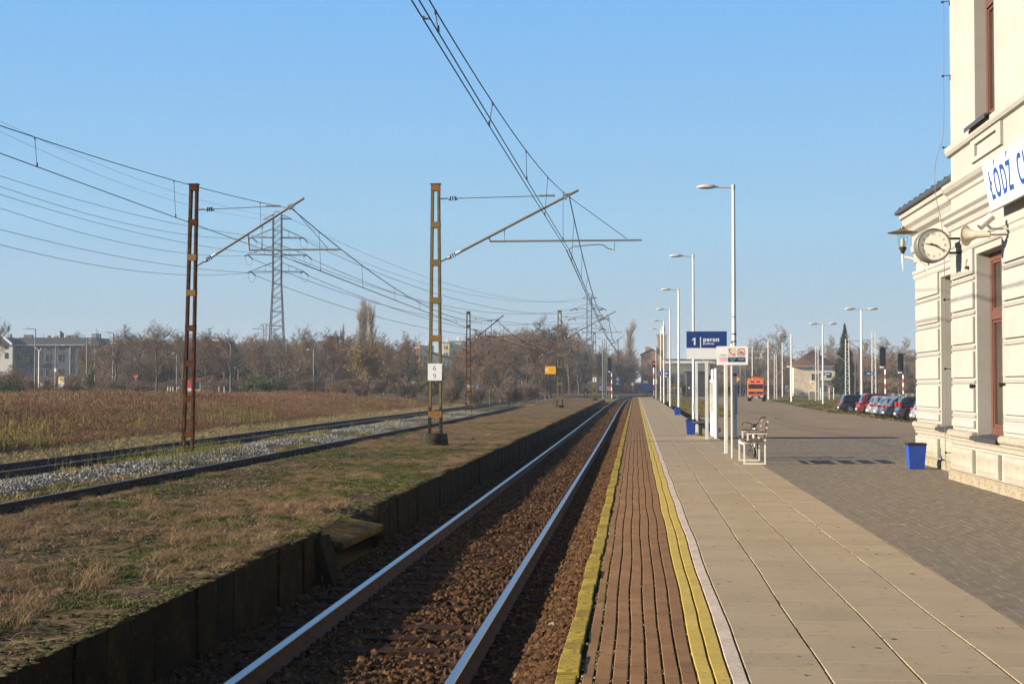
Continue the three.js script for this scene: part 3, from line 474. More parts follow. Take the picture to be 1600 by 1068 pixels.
// ================================================================ STATION BUILDING
const XR = 5.47, XW = 5.95, ZC = -26.0, ZE = -31.8;
{
  const B = thing('station_building', 'cream station building with rusticated piers, tall brown windows and dark sills', 'building', [0, 0, 0]);
  const walls = [], T = .42;
  const wins = [[-24.15, -22.5], [-20.0, -18.35], [-15.85, -14.2]], zN = -12.6, base = -.3, sill = .74, head = 3.72, uSill = 5.74, uHead = 8.9, top = 10.4;
  // front wall of the taller part, pieces butt round the openings
  let z = ZC; const cuts = [...wins];
  for (const [a, b] of cuts) { const c = a + 1.3; walls.push(bx(XR, XR + T, base, top, z, a)); walls.push(bx(XR, XR + T, base, sill, a, b), bx(XR, XR + T, head, uSill, a, b), bx(XR, XR + T, uHead, top, a, b), bx(XR, XR + T, uSill, uHead, c, b)); z = b; }
  walls.push(bx(XR, XR + T, base, top, z, zN));
  walls.push(bx(XR + T, 17, base, top, ZC, ZC + T), bx(XR + T, 17, base, top, zN - T, zN), bx(16.6, 17, base, top, ZC + T, zN - T));
  // lower wing: corner pier, window, end wall
  const ww = [-29.3, -26.9];
  walls.push(bx(XW, XW + T, base, 4.3, ZE, ww[0]), bx(XW, XW + T, base, sill, ww[0], ww[1]), bx(XW, XW + T, head, 4.3, ww[0], ww[1]), bx(XW, XW + T, base, 4.3, ww[1], ZC - .002), bx(XW + T, 16.6, base, 4.3, ZE, ZE + T), bx(16.2, 16.6, base, 4.3, ZE + T, ZC - .002));
  part('wall', walls, M.plaster, B);
  part('floor', [bx(XR + T, 16.6, -.3, .2, ZC + T, zN - T), bx(XR + T, 16.6, 4.6, 4.9, ZC + T, zN - T)], M.interior, B);
  const roof = part('roof', [bx(XR - .35, 17.3, top, top + .25, ZC - .35, zN + .2)], M.darkTin, B);
  // sloped roof and gutter of the lower wing
  { const s = extrude([[0, 0], [.02, .07], [6, 1.5], [6, 1.42]], Math.abs(ZE - ZC) + .14); s.translate(5.57, 5.29, ZE - .14); part('wing_roof', boxUV(s), M.darkTin, B);
    const gu = []; gu.push(bx(5.53, 5.6, 5.24, 5.31, ZE - .14, ZC - .002)); part('gutter', gu, M.darkTin, B);
    const fl = []; for (let i = 0; i < 10; i++) { const zz = ZE - .1 + i * .58; const g = bx(0, 5, 0, .035, 0, .05); g.rotateZ(Math.atan2(1.43, 5.98)); g.translate(5.61, 5.362, zz); fl.push(g); } for (const g of fl) part('roof_seam', g, M.darkTin, B); }
  // rusticated blocks: each a piece with chamfered edges and a thin moulded band between
  const block = (X, y0, y1, z0, z1, name = 'rusticated_block', mat = M.plaster, dp = .035) => {
    const w = Math.abs(z1 - z0), h = y1 - y0, c = .03, g = extrude([[-w / 2 + c, -h / 2 + c], [w / 2 - c, -h / 2 + c], [w / 2 - c, h / 2 - c], [-w / 2 + c, h / 2 - c]], dp - .012, .012);
    g.rotateY(-Math.PI / 2); g.translate(X - .012, (y0 + y1) / 2, (z0 + z1) / 2); return part(name, boxUV(g), mat, B);
  };
  const courses = [.86, 1.12, 1.68, 2.24, 2.8, 3.36, 3.9];
  const pier = (X, z0, z1) => { for (let i = 0; i < courses.length - 1; i++) block(X, courses[i] + .03, courses[i + 1] - .045, z0 + .05, z1 - .05);
    const bands = courses.slice(1, -1).map(y => moulding([[0, -.03], [.03, -.026], [.036, -.01], [.02, 0], [.03, .012], [.018, .022], [0, .022]], z0 + .03, z1 - .03, X).translate(0, y - .005, 0)); bands.forEach(g => part('pier_band', g, M.plaster, B)); };
  pier(XR, ZC + .02, -24.2); pier(XR, -22.42, -20.08); pier(XR, -18.27, -15.93); pier(XR, -14.12, zN);
  pier(XW, ZE + .02, -29.35); pier(XW, -26.85, ZC - .02);
  // plinth: cap, base and sunk panels with a raised diamond-cut field
  const capP = [[0, .74], [.075, .745], [.095, .77], [.095, .835], [.06, .86], [0, .86]], neckP = [[0, .6], [.03, .62], [.04, .68], [.06, .7], [.06, .735], [0, .737]], footP = [[0, -.3], [.075, -.3], [.075, .14], [.05, .17], [0, .17]];
  const runs = [[XR, ZC - .075, wins[0][0] - .02], [XR, wins[0][1] + .02, wins[1][0] - .02], [XR, wins[1][1] + .02, wins[2][0] - .02], [XR, wins[2][1] + .02, zN], [XW, ZE - .075, ww[0] - .02], [XW, ww[1] + .02, ZC - .08]];
  runs.forEach(([X, a, b]) => part('plinth_cap', moulding(capP, a, b, X), M.plinth, B));
  [[XR, ZC - .05, zN], [XW, ZE - .05, ZC - .08]].forEach(([X, a, b]) => { part('plinth_moulding', moulding(neckP, a, b, X), M.plinth, B); part('plinth_foot', moulding(footP, a, b, X), M.plinthFoot, B); });
  const panels = [[XR, ZC + .05, -24.3], [XR, -24.05, -22.6], [XR, -22.3, -20.2], [XR, -19.9, -18.45], [XR, -18.2, -16], [XW, ZE + .05, -29.45], [XW, -29.2, -27], [XW, -26.8, ZC - .1]];
  panels.forEach(([X, a, b]) => { const w = b - a; block(X, .17, .6, a, b, 'plinth_panel', M.plinth, .05); const hw = w / 2 - .2, sh = new THREE.Shape([[-hw, -.1], [hw, -.1], [hw, .1], [-hw, .1]].map(p => new THREE.Vector2(...p))), g = new THREE.ExtrudeGeometry(sh, { depth: .004, bevelEnabled: true, bevelSize: .075, bevelThickness: .028, bevelSegments: 1 }); g.rotateY(-Math.PI / 2); g.translate(X - .052, .385, (a + b) / 2); part('panel_field', boxUV(g), M.plinth, B); });
  // string courses and cornices
  const sideRun = (name, prof, zs) => part(name, zs.map(([X, a, b]) => moulding(prof, a, b, X)), M.plaster, B);
  sideRun('pier_capital', [[0, 3.82], [.03, 3.83], [.05, 3.87], [.05, 3.94], [.07, 3.96], [.07, 4.02], [0, 4.04]], [[XR, ZC - .07, zN], [XW, ZE - .07, ZC - .08]]);
  sideRun('cornice', [[0, 4.26], [.03, 4.28], [.05, 4.36], [.11, 4.4], [.12, 4.46], [.17, 4.5], [.17, 4.56], [0, 4.6]], [[XR, ZC - .17, zN]]);
  sideRun('cornice', [[0, 4.82], [.03, 4.84], [.04, 4.9], [.1, 4.94], [.14, 5.0], [.14, 5.06], [0, 5.1]], [[XR, ZC - .14, zN]]);
  sideRun('string_course', [[0, 5.56], [.06, 5.58], [.09, 5.63], [.09, 5.72], [.07, 5.74], [0, 5.75]], [[XR, ZC - .09, zN]]);
  // sunk panel between the ledges, under each upper window
  wins.forEach(([a, b]) => { part('apron_frame', [bx(XR - .045, XR, 5.2, 5.555, a - .16, a + .12), bx(XR - .045, XR, 5.2, 5.555, b - .12, b + .16), bx(XR - .045, XR, 5.47, 5.555, a + .12, b - .12), bx(XR - .045, XR, 5.2, 5.27, a + .12, b - .12)], M.plaster, B); });
  part('top_cornice', moulding([[0, 9.7], [.06, 9.75], [.1, 9.95], [.28, 10.1], [.3, 10.25], [.34, 10.3], [.34, 10.395], [0, 10.395]], ZC - .3, zN, XR), M.plaster, B);
  // wing entablature under the eave
  part('wing_cornice', moulding([[0, 4.2], [.03, 4.22], [.04, 4.4], [.09, 4.44], [.1, 4.56], [.06, 4.58], [.06, 4.78], [.16, 4.84], [.19, 4.92], [.26, 4.98], [.28, 5.12], [.33, 5.14], [.35, 5.285], [-.4, 5.285], [-.4, 4.2]], ZE - .1, ZC - .003, XW), M.plaster, B);
  // windows
  const windowOf = (X, a, b, y0, y1, depth, tall) => {
    const wn = new THREE.Group(); wn.name = 'window'; B.add(wn); const f = [], x0 = X + depth, x1 = x0 + .07, w = .12;
    f.push(bx(x0, x1, y0, y1, a, a + w), bx(x0, x1, y0, y1, b - w, b), bx(x0, x1, y1 - w, y1, a + w, b - w), bx(x0, x1, y0, y0 + w + .04, a + w, b - w));
    const m = (a + b) / 2, tr = y0 + (y1 - y0) * tall; f.push(bx(x0 - .015, x1 - .003, y0 + w + .04, y1 - w, m - .06, m + .06), bx(x0 - .022, x1 - .006, tr - .07, tr + .07, a + w, b - w));
    part('frame', f, M.brownFrame, wn);
    const s = []; for (const [p, q] of [[a + w, m - .06], [m + .06, b - w]]) for (const [u, v] of [[y0 + w + .04, tr - .07], [tr + .07, y1 - w]]) { s.push([p, q, u, v]); part('sash', [bx(x0 + .012, x1 - .01, u, v, p + .002, p + .045), bx(x0 + .012, x1 - .01, u, v, q - .045, q - .002), bx(x0 + .012, x1 - .01, v - .045, v - .002, p + .045, q - .045), bx(x0 + .012, x1 - .01, u + .002, u + .05, p + .045, q - .045)], M.brownFrame, wn); const g = printFace(q - p - .08, v - u - .08); g.rotateY(-Math.PI / 2); g.translate(x0 + .035, (u + v) / 2, (p + q) / 2); part('pane', g, M.glass, wn); }
    const cu = new THREE.PlaneGeometry(b - a + .3, y1 - y0 + .2, 60, 1), cp = cu.attributes.position; for (let i = 0; i < cp.count; i++) cp.setZ(i, .02 * Math.sin(cp.getX(i) * 46)); cu.computeVertexNormals(); cu.rotateY(-Math.PI / 2); cu.translate(x1 + .22, (y0 + y1) / 2, (a + b) / 2); part('curtain', cu, M.curtain, wn);
    return wn;
  };
  const sillOf = (X, a, b, y, out, depth) => { const g = extrude([[-out, -.055], [-out + .012, -.055], [-out + .012, -.01], [depth, .03], [depth, .045], [-out, .012]], b - a); g.translate(X, y, a); part('window_sill', boxUV(g), M.darkTin, B); };
  wins.forEach(([a, b]) => { windowOf(XR, a + .003, b - .003, sill + .05, head, .21, .66); windowOf(XR, a + .003, a + 1.297, uSill + .05, uHead, .18, .62); sillOf(XR, a - .05, a + 1.35, uSill, .17, .18); sillOf(XR, a - .02, b + .02, sill + .05, .13, .24); });
  windowOf(XW, ww[0] + .003, ww[1] - .003, sill + .05, head, .24, .66); sillOf(XW, ww[0] - .02, ww[1] + .02, sill + .05, .13, .24);
  // fixings on the wall: iron hooks beside the windows
  const hk = []; for (const [zz, yy] of [[-24.3, 1.6], [-22.38, 1.62]]) { const g = cyl(V(XR, yy, zz), V(XR - .09, yy, zz), .03, .035, 8); part('shutter_knob', g, M.blackPaint, B); }
}
// lightning wire down the corner, held off by brackets
{
  const C = thing('lightning_wire', 'thin lightning wire on small brackets running down the corner of the station', 'wire'), z = -26.02, pts = [[5.36, 10], [5.38, 8.3], [5.37, 7.0], [5.34, 5.9], [5.22, 5.5], [5.22, 4.9], [5.3, 4.5], [5.34, 4.1], [5.36, 3], [5.36, 1.5], [5.34, .6], [5.36, 0]].map(p => V(p[0], p[1], z - .03));
  part('wire', tube(pts, .006, 5, 60), M.lampPost, C);
  for (const y of [8.3, 7.0, 5.75, 3.1, 1.9, .45]) { const g = [cyl(V(5.5, y, z + .06), V(5.35, y, z - .03), .008, .008, 5), cyl(V(5.46, y - .09, z + .06), V(5.46, y, z + .06), .008, .008, 5)]; const s = new THREE.SphereGeometry(.022, 8, 6); s.translate(5.355, y, z - .03); g.push(s); part('bracket', g, M.blackPaint, C); }
}
// station name board
{
  const L = 5.2, H = .67, o = thing('station_name_board', 'long white board with blue station name leaning out from the cream wall', 'sign', [5.225, 4.545, -22.3]);
  const face = canvasMat(2048, 300, (x, w, h) => { x.fillStyle = '#d3d2cc'; x.fillRect(0, 0, w, h); for (let i = 1; i < 9; i++) { x.fillStyle = 'rgba(150,140,120,.35)'; x.fillRect(i * w / 9, 0, 1.5, h); } x.fillStyle = '#123f86'; x.font = 'bold 236px sans-serif'; x.textAlign = 'left'; x.textBaseline = 'alphabetic'; x.save(); x.translate(84, 250); x.scale(.9, 1.12); x.fillText('ŁÓDŹ  CHOJNY', 0, 0); x.restore(); });
  const g = printFace(L, H); g.rotateY(-Math.PI / 2); g.translate(-.024, 0, L / 2); part('board_face', g, face, o);
  part('board', bx(-.02, .02, -H / 2 - .01, H / 2 + .01, -.01, L + .01), M.white, o);
  part('frame_edge', [bx(-.03, .025, -H / 2 - .03, -H / 2 - .011, -.01, L + .01)], M.greyPaint, o);
  for (const zz of [.4, 2.4, 4.6]) part('strut', [bar(V(.02, .2, zz), V(.27, .22, zz), .03), bar(V(.02, -.3, zz), V(.2, -.33, zz), .03)], M.greyPaint, o);
  for (let i = 0; i < 9; i++) { const s = new THREE.SphereGeometry(.012, 6, 5); s.translate(-.026, H / 2 - .02, .15 + i * .6); part('screw', s, M.greyPaint, o); }
  o.rotation.z = .17; o.rotation.order = 'YXZ'; o.rotation.y = -.012;
}
// clock
{
  const c = at(1457, 384, 25.1), o = thing('platform_clock', 'round double-sided station clock with Roman numerals showing twenty past nine', 'clock', c);
  const R = .283, D = .32, face = canvasMat(512, 512, (x, w) => {
    x.fillStyle = '#e9e3cf'; x.fillRect(0, 0, w, w); x.fillStyle = '#26231e'; x.font = 'bold 44px serif'; x.textAlign = 'center'; x.textBaseline = 'middle';
    ['XII', 'I', 'II', 'III', 'IIII', 'V', 'VI', 'VII', 'VIII', 'IX', 'X', 'XI'].forEach((n, i) => { const a = i * Math.PI / 6; x.save(); x.translate(256 + Math.sin(a) * 192, 256 - Math.cos(a) * 192); x.rotate(i > 3 && i < 9 ? a + Math.PI : a); x.scale(.9, 1.15); x.fillText(n, 0, 0); x.restore(); });
    for (let i = 0; i < 60; i++) { const a = i * Math.PI / 30; x.fillRect(256 + Math.sin(a) * 236 - 1.5, 256 - Math.cos(a) * 236 - 1.5, 3, 3); } });
  const ring = lathe([[R - .035, -D / 2 + .01], [R - .03, -D / 2 - .005], [R - .005, -D / 2], [R, -D / 2 + .02], [R, -D / 2 + .07], [R - .012, -D / 2 + .085], [R - .012, D / 2 - .085], [R, D / 2 - .07], [R, D / 2 - .02], [R - .005, D / 2], [R - .03, D / 2 + .005], [R - .035, D / 2 - .01]], 48); ring.rotateX(Math.PI / 2);
  part('housing', ring, std({ color: lin(.16, .16, .14), roughness: .45, metalness: .3 }), o);
  const back = new THREE.CylinderGeometry(R - .034, R - .034, D - .05, 40); back.rotateX(Math.PI / 2); part('drum', back, M.greyPaint, o);
  for (const s of [1, -1]) { const f = new THREE.CircleGeometry(R - .034, 48); if (s < 0) f.rotateY(Math.PI); f.translate(0, 0, s * (D / 2 - .018)); part('dial', f, face, o);
    const hand = (deg, len, w) => { const h = extrude([[-w, -.06], [w, -.06], [w * .6, len * .8], [0, len], [-w * .6, len * .8]], .004); h.rotateZ(-deg * Math.PI / 180); if (s < 0) h.rotateY(Math.PI); h.translate(0, 0, s * (D / 2 - .01)); return h; };
    part('hour_hand', hand(280, .15, .012), M.blackPlastic, o); part('minute_hand', hand(120, .225, .009), M.blackPlastic, o); }
  part('bracket_arm', [bar(V(R - .01, .12, 0), V(XR - c.x - .03, .12, 0), .035), bar(V(R - .01, -.12, 0), V(XR - c.x - .03, -.12, 0), .035), bx(XR - c.x - .035, XR - c.x - .004, -.2, .2, -.06, .06)], M.blackPaint, o);
}
// horn loudspeaker
{
  const c = at(1530, 366, 22.0), o = thing('horn_loudspeaker', 'cream horn loudspeaker on a wall arm beside the clock', 'loudspeaker', [Math.min(c.x, 5.16), c.y, c.z]);
  const h = lathe([[.03, 0], [.05, .02], [.065, .07], [.09, .13], [.125, .19], [.16, .225], [.175, .23], [.175, .24], [.155, .233], [.11, .19], [.07, .1], [.03, .05]], 28); h.scale(.9, .9, .9); h.rotateZ(Math.PI / 2); h.rotateY(-.75);
  const cream = std({ map: grainTex([196, 190, 172], [176, 166, 142], { n: 128, metres: .3, s: 151, fine: 8, speck: .6, speckC: [120, 90, 60], thr: .74 }), roughness: .6 });
  part('horn', h, cream, o); const d = cyl(V(-.02, 0, -.01), V(.15, 0, .055), .055, .05, 16); part('driver', d, cream, o);
  part('arm', [bar(V(.1, -.01, .03), V(XR - o.position.x - .012, -.01, .03), .025), bx(XR - o.position.x - .014, XR - o.position.x - .002, -.12, .12, -.02, .08)], cream, o);
}
// camera in a white housing
{
  const c = at(1541, 347, 21.9), o = thing('security_camera', 'cream tube security camera tilted down above the horn loudspeaker', 'camera', [Math.min(c.x, 5.22), c.y, c.z]);
  const b = V(.08, .085, .03), f = V(-.1, -.075, .05);
  part('housing', [cyl(f, b, .055, .062, 16)], M.lampGrey, o); const dir = f.clone().sub(b).normalize();
  part('lens', cyl(f.clone().addScaledVector(dir, -.01), f.clone().addScaledVector(dir, .006), .045, .045, 16), M.darkGlass, o);
  part('mount', [bar(V(0, -.03, .04), V(.07, -.1, .02), .03), bar(V(.07, -.1, .02), V(XR - o.position.x - .004, -.1, .02), .03)], M.lampGrey, o);
}
// lantern on a curved arm
{
  const c = at(1411, 381, 30.4), o = thing('wall_lantern', 'old-style lantern with flat brown shade on a curved arm at the station corner', 'lantern', c);
  part('shade', lathe([[.03, .3], [.05, .32], [.1, .285], [.3, .235], [.3, .225], [.1, .262], [.03, .28]], 28), std({ color: lin(.3, .2, .11), roughness: .4, metalness: .6 }), o);
  part('cap', lathe([[0, .365], [.035, .355], [.05, .315], [0, .31]], 16), std({ color: lin(.3, .2, .11), roughness: .4, metalness: .6 }), o);
  part('glass', lathe([[.105, .25], [.115, .16], [.105, .05], [.07, -.06], [.06, -.1]], 20), M.glass, o);
  part('lamp_bulb', lathe([[0, .12], [.04, .1], [.045, 0], [.03, -.09], [0, -.1]], 12), M.curtain, o);
  part('collar', lathe([[.075, -.06], [.075, -.1], [.045, -.15], [.03, -.2], [0, -.2]], 16), M.blackPaint, o);
  part('finial', lathe([[.022, -.2], [.024, -.36], [.012, -.4], [.02, -.42], [.008, -.48], [0, -.58]], 10), M.whiteSteel, o);
  part('arm', tube([V(.02, -.27, 0), V(.18, -.3, .02), V(.36, -.4, .04), V(.5, -.55, .05), V(XW - c.x + .0, -.62, .06)], .028, 8, 24), M.whiteSteel, o);
}
{ // small broken lamp fitting on the wall
  const o = thing('wall_hook', 'little rusty wire hook with clips on the pier below the clock', 'hook', [XR - .05, 2.6 + .95, -24.6]);
  part('wire', tube([V(.03, .18, 0), V(-.02, .08, .04), V(-.03, 0, .1), V(.02, -.03, .16)], .007, 5, 14), M.rust, o);
  part('clip', [bx(-.05, .04, -.04, 0, .05, .16)], M.rust, o);
}
// ================================================================ MASTS AND CATENARY
function mastOf(label, x, d, y0, h, wB, wT, mat, plateMat, n, { foot = 0, black = 0, group, lean = 0 } = {}) {
  const t = thing('catenary_mast', label, 'catenary mast', [x, y0, -d], 0, group), leg = .075, dep = .17;
  for (const s of [-1, 1]) { const g = []; const b = V(s * (wB / 2 - leg / 2), foot, 0), e = V(s * (wT / 2 - leg / 2) + lean, h, 0);
    const channel = (a, c, m) => { const L = [bar(a, c, leg, .012)]; g.length = 0; const w = dep / 2; // a channel: web and two flanges
      g.push(bar(a.clone().add(V(s * leg * .42, 0, 0)), c.clone().add(V(s * leg * .42, 0, 0)), .012, dep), bar(a.clone().add(V(0, 0, w - .006)), c.clone().add(V(0, 0, w - .006)), leg, .012), bar(a.clone().add(V(0, 0, -w + .006)), c.clone().add(V(0, 0, -w + .006)), leg, .012)); return join(g); };
    if (black) { const k = b.clone().lerp(e, black / (h - foot)); part('leg_foot', channel(b, k), M.blackPaint, t); part('leg', channel(k, e), mat, t); } else part('leg', channel(b, e), mat, t); }
  for (let i = 0; i < n; i++) { const f = (i + .32) / (n - .68 + .02), y = foot + .55 + (h - foot - .64) * (i / (n - 1)), k = (y - foot) / (h - foot), w = wB + (wT - wB) * k, xx = lean * k; const hh = i === n - 1 ? .1 : .09;
    const m = Array.isArray(plateMat) ? plateMat[i % plateMat.length] : plateMat; part('batten_plate', [bx(xx - w / 2 - .004, xx + w / 2 + .004, y - hh, y + hh, dep / 2 + .001, dep / 2 + .011), bx(xx - w / 2 - .004, xx + w / 2 + .004, y - hh, y + hh, -dep / 2 - .011, -dep / 2 - .001)], m, t); }
  part('cap_plate', bx(lean - wT / 2 - .03, lean + wT / 2 + .03, h, h + .02, -dep / 2 - .03, dep / 2 + .03), mat, t);
  if (foot) { const g = new THREE.CylinderGeometry(.43, .53, foot + .25, 4, 1); g.rotateY(Math.PI / 4); g.scale(1, 1, .85); g.translate(0, (foot - .25) / 2, 0); part('foundation_block', boxUV(g.toNonIndexed()), M.oldFoot, t); }
  return t;
}
// insulator: ribbed rod between two points
function insulator(a, b, ribs = 3, R = .06) { const d = b.clone().sub(a), g = []; for (let i = 0; i < ribs; i++) { const c = a.clone().addScaledVector(d, .38 + .24 * i / Math.max(1, ribs - 1)), u = d.clone().normalize(); g.push(cyl(c.clone().addScaledVector(u, -.012), c.clone().addScaledVector(u, .012), R, R * .8, 10)); } return g; }
function cantilever(label, m, yTie, yStrut, tip, tipY, tubeA, tubeB, tubeY, hang, matT, group, arm) {
  // m: mast side point (x, d)
  const t = thing('catenary_bracket', label, 'catenary bracket', [0, 0, 0], 0, group), z = -m.d, s = Math.sign(tip - m.x);
  const a = V(m.x, yStrut, z), tipV = V(tip, tipY, z), u = tipV.clone().sub(a).normalize();
  part('strut', cyl(a.clone().addScaledVector(u, .62), tipV, .042, .042, 8), matT, t);
  part('strut_insulator', [...insulator(a.clone().addScaledVector(u, .15), a.clone().addScaledVector(u, .7), 3, .075)], M.insul, t);
  part('strut_socket', [cyl(a, a.clone().addScaledVector(u, .3), .02, .025, 6), cyl(a.clone().addScaledVector(u, .25), a.clone().addScaledVector(u, .34), .05, .05, 8), cyl(a.clone().addScaledVector(u, .52), a.clone().addScaledVector(u, .68), .05, .05, 8)], M.porcelain, t);
  const k = (hang.x - a.x) / (tip - a.x), hv = a.clone().lerp(tipV, k), tie = V(m.x, yTie, z);
  const tv = V(hv.x - s * .28, hv.y + .04, z), ud = tv.clone().sub(tie).normalize();
  part('tie_rod', cyl(tie.clone().addScaledVector(ud, .55), tv, .014, .014, 6), matT, t);
  part('tie_insulator', insulator(tie.clone().addScaledVector(ud, .1), tie.clone().addScaledVector(ud, .65), 3, .075), M.insul, t);
  part('tie_socket', [cyl(tie, tie.clone().addScaledVector(ud, .3), .022, .02, 6), cyl(tie.clone().addScaledVector(ud, .26), tie.clone().addScaledVector(ud, .32), .05, .05, 8), cyl(tie.clone().addScaledVector(ud, .45), tie.clone().addScaledVector(ud, .52), .05, .05, 8)], M.porcelain, t);
  part('turnbuckle', [cyl(V(tv.x - s * .45, tv.y, z), tv, .03, .03, 6), bx(hv.x - .05, hv.x + .05, hv.y - .07, hv.y + .07, z - .05, z + .05)], matT, t);
  part('messenger_clamp', [cyl(V(hang.x + s * .1, hv.y + .04, z), V(hang.x + s * .1, hang.y, z), .018, .018, 6), bx(hang.x + s * .1 - .05, hang.x + s * .1 + .05, hv.y + .01, hv.y + .1, z - .05, z + .05)], matT, t);
  part('steady_tube', cyl(V(tubeA, tubeY, z), V(tubeB, tubeY, z), .028, .026, 8), matT, t);
  const kk = (tubeA - a.x) / (tip - a.x), sv = a.clone().lerp(tipV, kk); part('tube_bracket', [cyl(V(tubeA, tubeY, z), V(tubeA - s * .05, sv.y, z), .03, .03, 6), cyl(V(tubeA + s * .4, tubeY, z), V(tubeA + s * .42, a.clone().lerp(tipV, kk + .4 * s / (tip - a.x)).y, z), .014, .014, 5)], matT, t);
  part('stay_wire', cyl(V(hang.x + s * .12, hang.y - .02, z), V(tubeB - s * .42, tubeY + .04, z), .009, .009, 5), M.wire, t);
  if (arm) part('steady_arm', [cyl(V(arm.x, tubeY, z), V(arm.x, tubeY - .3, z), .022, .022, 6), tube([V(arm.x, tubeY - .26, z), V(arm.x - s * .15, tubeY - .24, z), V(arm.x - s * .32, tubeY - .13, z), V(arm.x - s * 1.0, tubeY - .16, z), V(arm.end + s * .1, tubeY - .17, z), V(arm.end, tubeY - .24, z)], .017, 6, 24)], matT, t);
  return t;
}
const plates = [M.oliveRust, M.olive, M.oliveRust, M.olive, M.olive, M.olive];
const MAST1 = { x: -5.68, d: 41.6 };
mastOf('olive catenary mast on the island platform carrying the white plate 69', MAST1.x, MAST1.d, LP, 7.45, .40, .245, M.olive, plates, 7, { foot: .34, black: .75 });
mastOf('olive mast with a yellow board beside it, second along the island platform', -5.9, 115, LP, 7.6, .5, .3, M.olive, M.olive, 7, { foot: .2, black: .6 });
mastOf('olive mast at the far end of the island platform, dark block at its foot', -4.75, 172, LP, 7.9, .55, .3, M.olive, M.olive, 8, { foot: .3 });
const MASTL = { x: -13.62, d: 44 };
mastOf('rusty catenary mast standing in pale ballast between the left tracks', MASTL.x, MASTL.d, -.42, 8.2, .35, .25, M.rust, [M.rust, M.rust, M.rust, M.rust, M.oliveRust, M.oliveRust], 8, { lean: .14 });
mastOf('thin rusty mast before the bare brown trees, right of the white plate', -13.2, 116, -.5, 8.0, .5, .3, M.rust, M.rust, 8);
mastOf('thin rusty mast left of the yellow board', -12.7, 190, -.5, 8, .5, .32, M.rust, M.rust, 8);
mastOf('dark red mast close behind the second olive mast', -10.1, 232, -.5, 7.8, .5, .3, M.rust, M.rust, 8);
mastOf('dark red mast between the two far olive masts', -8, 238, -.5, 7.6, .5, .3, M.rust, M.rust, 8);
// number plate
{ const o = thing('number_plate', 'white plate with black 6 over 9 fixed to the olive mast', 'sign', [MAST1.x + .0, 2.0, -MAST1.d + .12]);
  const f = canvasMat(256, 320, (x, w, h) => { x.fillStyle = '#eceae4'; x.fillRect(0, 0, w, h); x.fillStyle = '#111'; x.font = '118px sans-serif'; x.textAlign = 'center'; x.textBaseline = 'middle'; x.fillText('6', w / 2 - 4, 88); x.fillText('9', w / 2 - 4, 232); x.fillRect(w - 52, h - 40, 10, 10); });
  part('plate', bx(-.2, .2, -.24, .24, 0, .008), M.white, o); const g = printFace(.4, .48); g.translate(0, 0, .0105); part('print', g, f, o); }
// yellow board on the second mast
{ const o = thing('yellow_board', 'blank yellow board with small white mark on the second olive mast', 'sign', [-6.62, 2.85, -114.8]);
  const f = canvasMat(256, 176, (x, w, h) => { x.fillStyle = '#f2a90f'; x.fillRect(0, 0, w, h); x.fillStyle = '#f4efe0'; x.fillRect(14, 60, 44, 44); x.fillStyle = '#222'; x.fillRect(28, 74, 16, 16); x.fillStyle = 'rgba(170,105,10,.8)'; x.fillRect(110, 56, 100, 10); x.fillRect(120, 80, 80, 8); x.fillRect(116, 104, 90, 8); });
  part('board', bx(-.42, .42, -.3, .3, 0, .02), M.signYellow, o); const g = printFace(.84, .6); g.translate(0, 0, .0225); part('print', g, f, o); part('bracket', [bar(V(.3, 0, -.02), V(.52, 0, -.06), .04)], M.olive, o); }
{ const o = thing('far_number_plate', 'small white plate on the far-end olive mast', 'sign', [-4.75, 2.35, -171.8]); part('plate', bx(-.22, .22, -.26, .26, 0, .012), M.white, o); part('number', [bx(-.05, .05, .03, .17, .0125, .016), bx(-.05, .05, -.17, -.03, .0125, .016)], M.blackPaint, o); }
// brackets
cantilever('grey catenary bracket reaching from the olive mast over the main track', { x: -5.56, d: 41.6 }, 6.95, 5.13, -1.6, 7.16, -4.12, .19, 5.72, { x: -1.98, y: 6.98 }, M.galv, undefined, { x: -.6, end: -1.86 });
cantilever('grey catenary bracket on the rusty left mast, tilted over the weedy ballast', { x: -13.36, d: 44 }, 7.0, 5.28, -10.05, 7.33, -11.75, -8.9, 5.75, { x: -10.5, y: 7.02 }, M.galv, undefined, null);
cantilever('weathered bracket on the second olive mast over the main track', { x: -5.75, d: 115 }, 7.0, 5.2, -1.5, 7.45, -4.1, -1.0, 5.8, { x: -2.2, y: 7.0 }, M.galv, undefined, null);
cantilever('rusty bracket on the thin mast before the bare trees', { x: -13.0, d: 116 }, 7.0, 5.1, -10.4, 7.2, -11.8, -10, 5.5, { x: -11, y: 6.95 }, M.rust, undefined, null);
cantilever('rusty bracket on the thin mast left of the yellow board', { x: -12.5, d: 190 }, 7.2, 5.3, -9.6, 7.6, -11.4, -9.8, 5.8, { x: -10.2, y: 7.1 }, M.rust, undefined, null);
cantilever('bracket on the far-end olive mast', { x: -4.6, d: 172 }, 7.2, 5.3, -1.3, 7.5, -3.4, -1.2, 5.8, { x: -2.1, y: 7.1 }, M.galv, undefined, null);
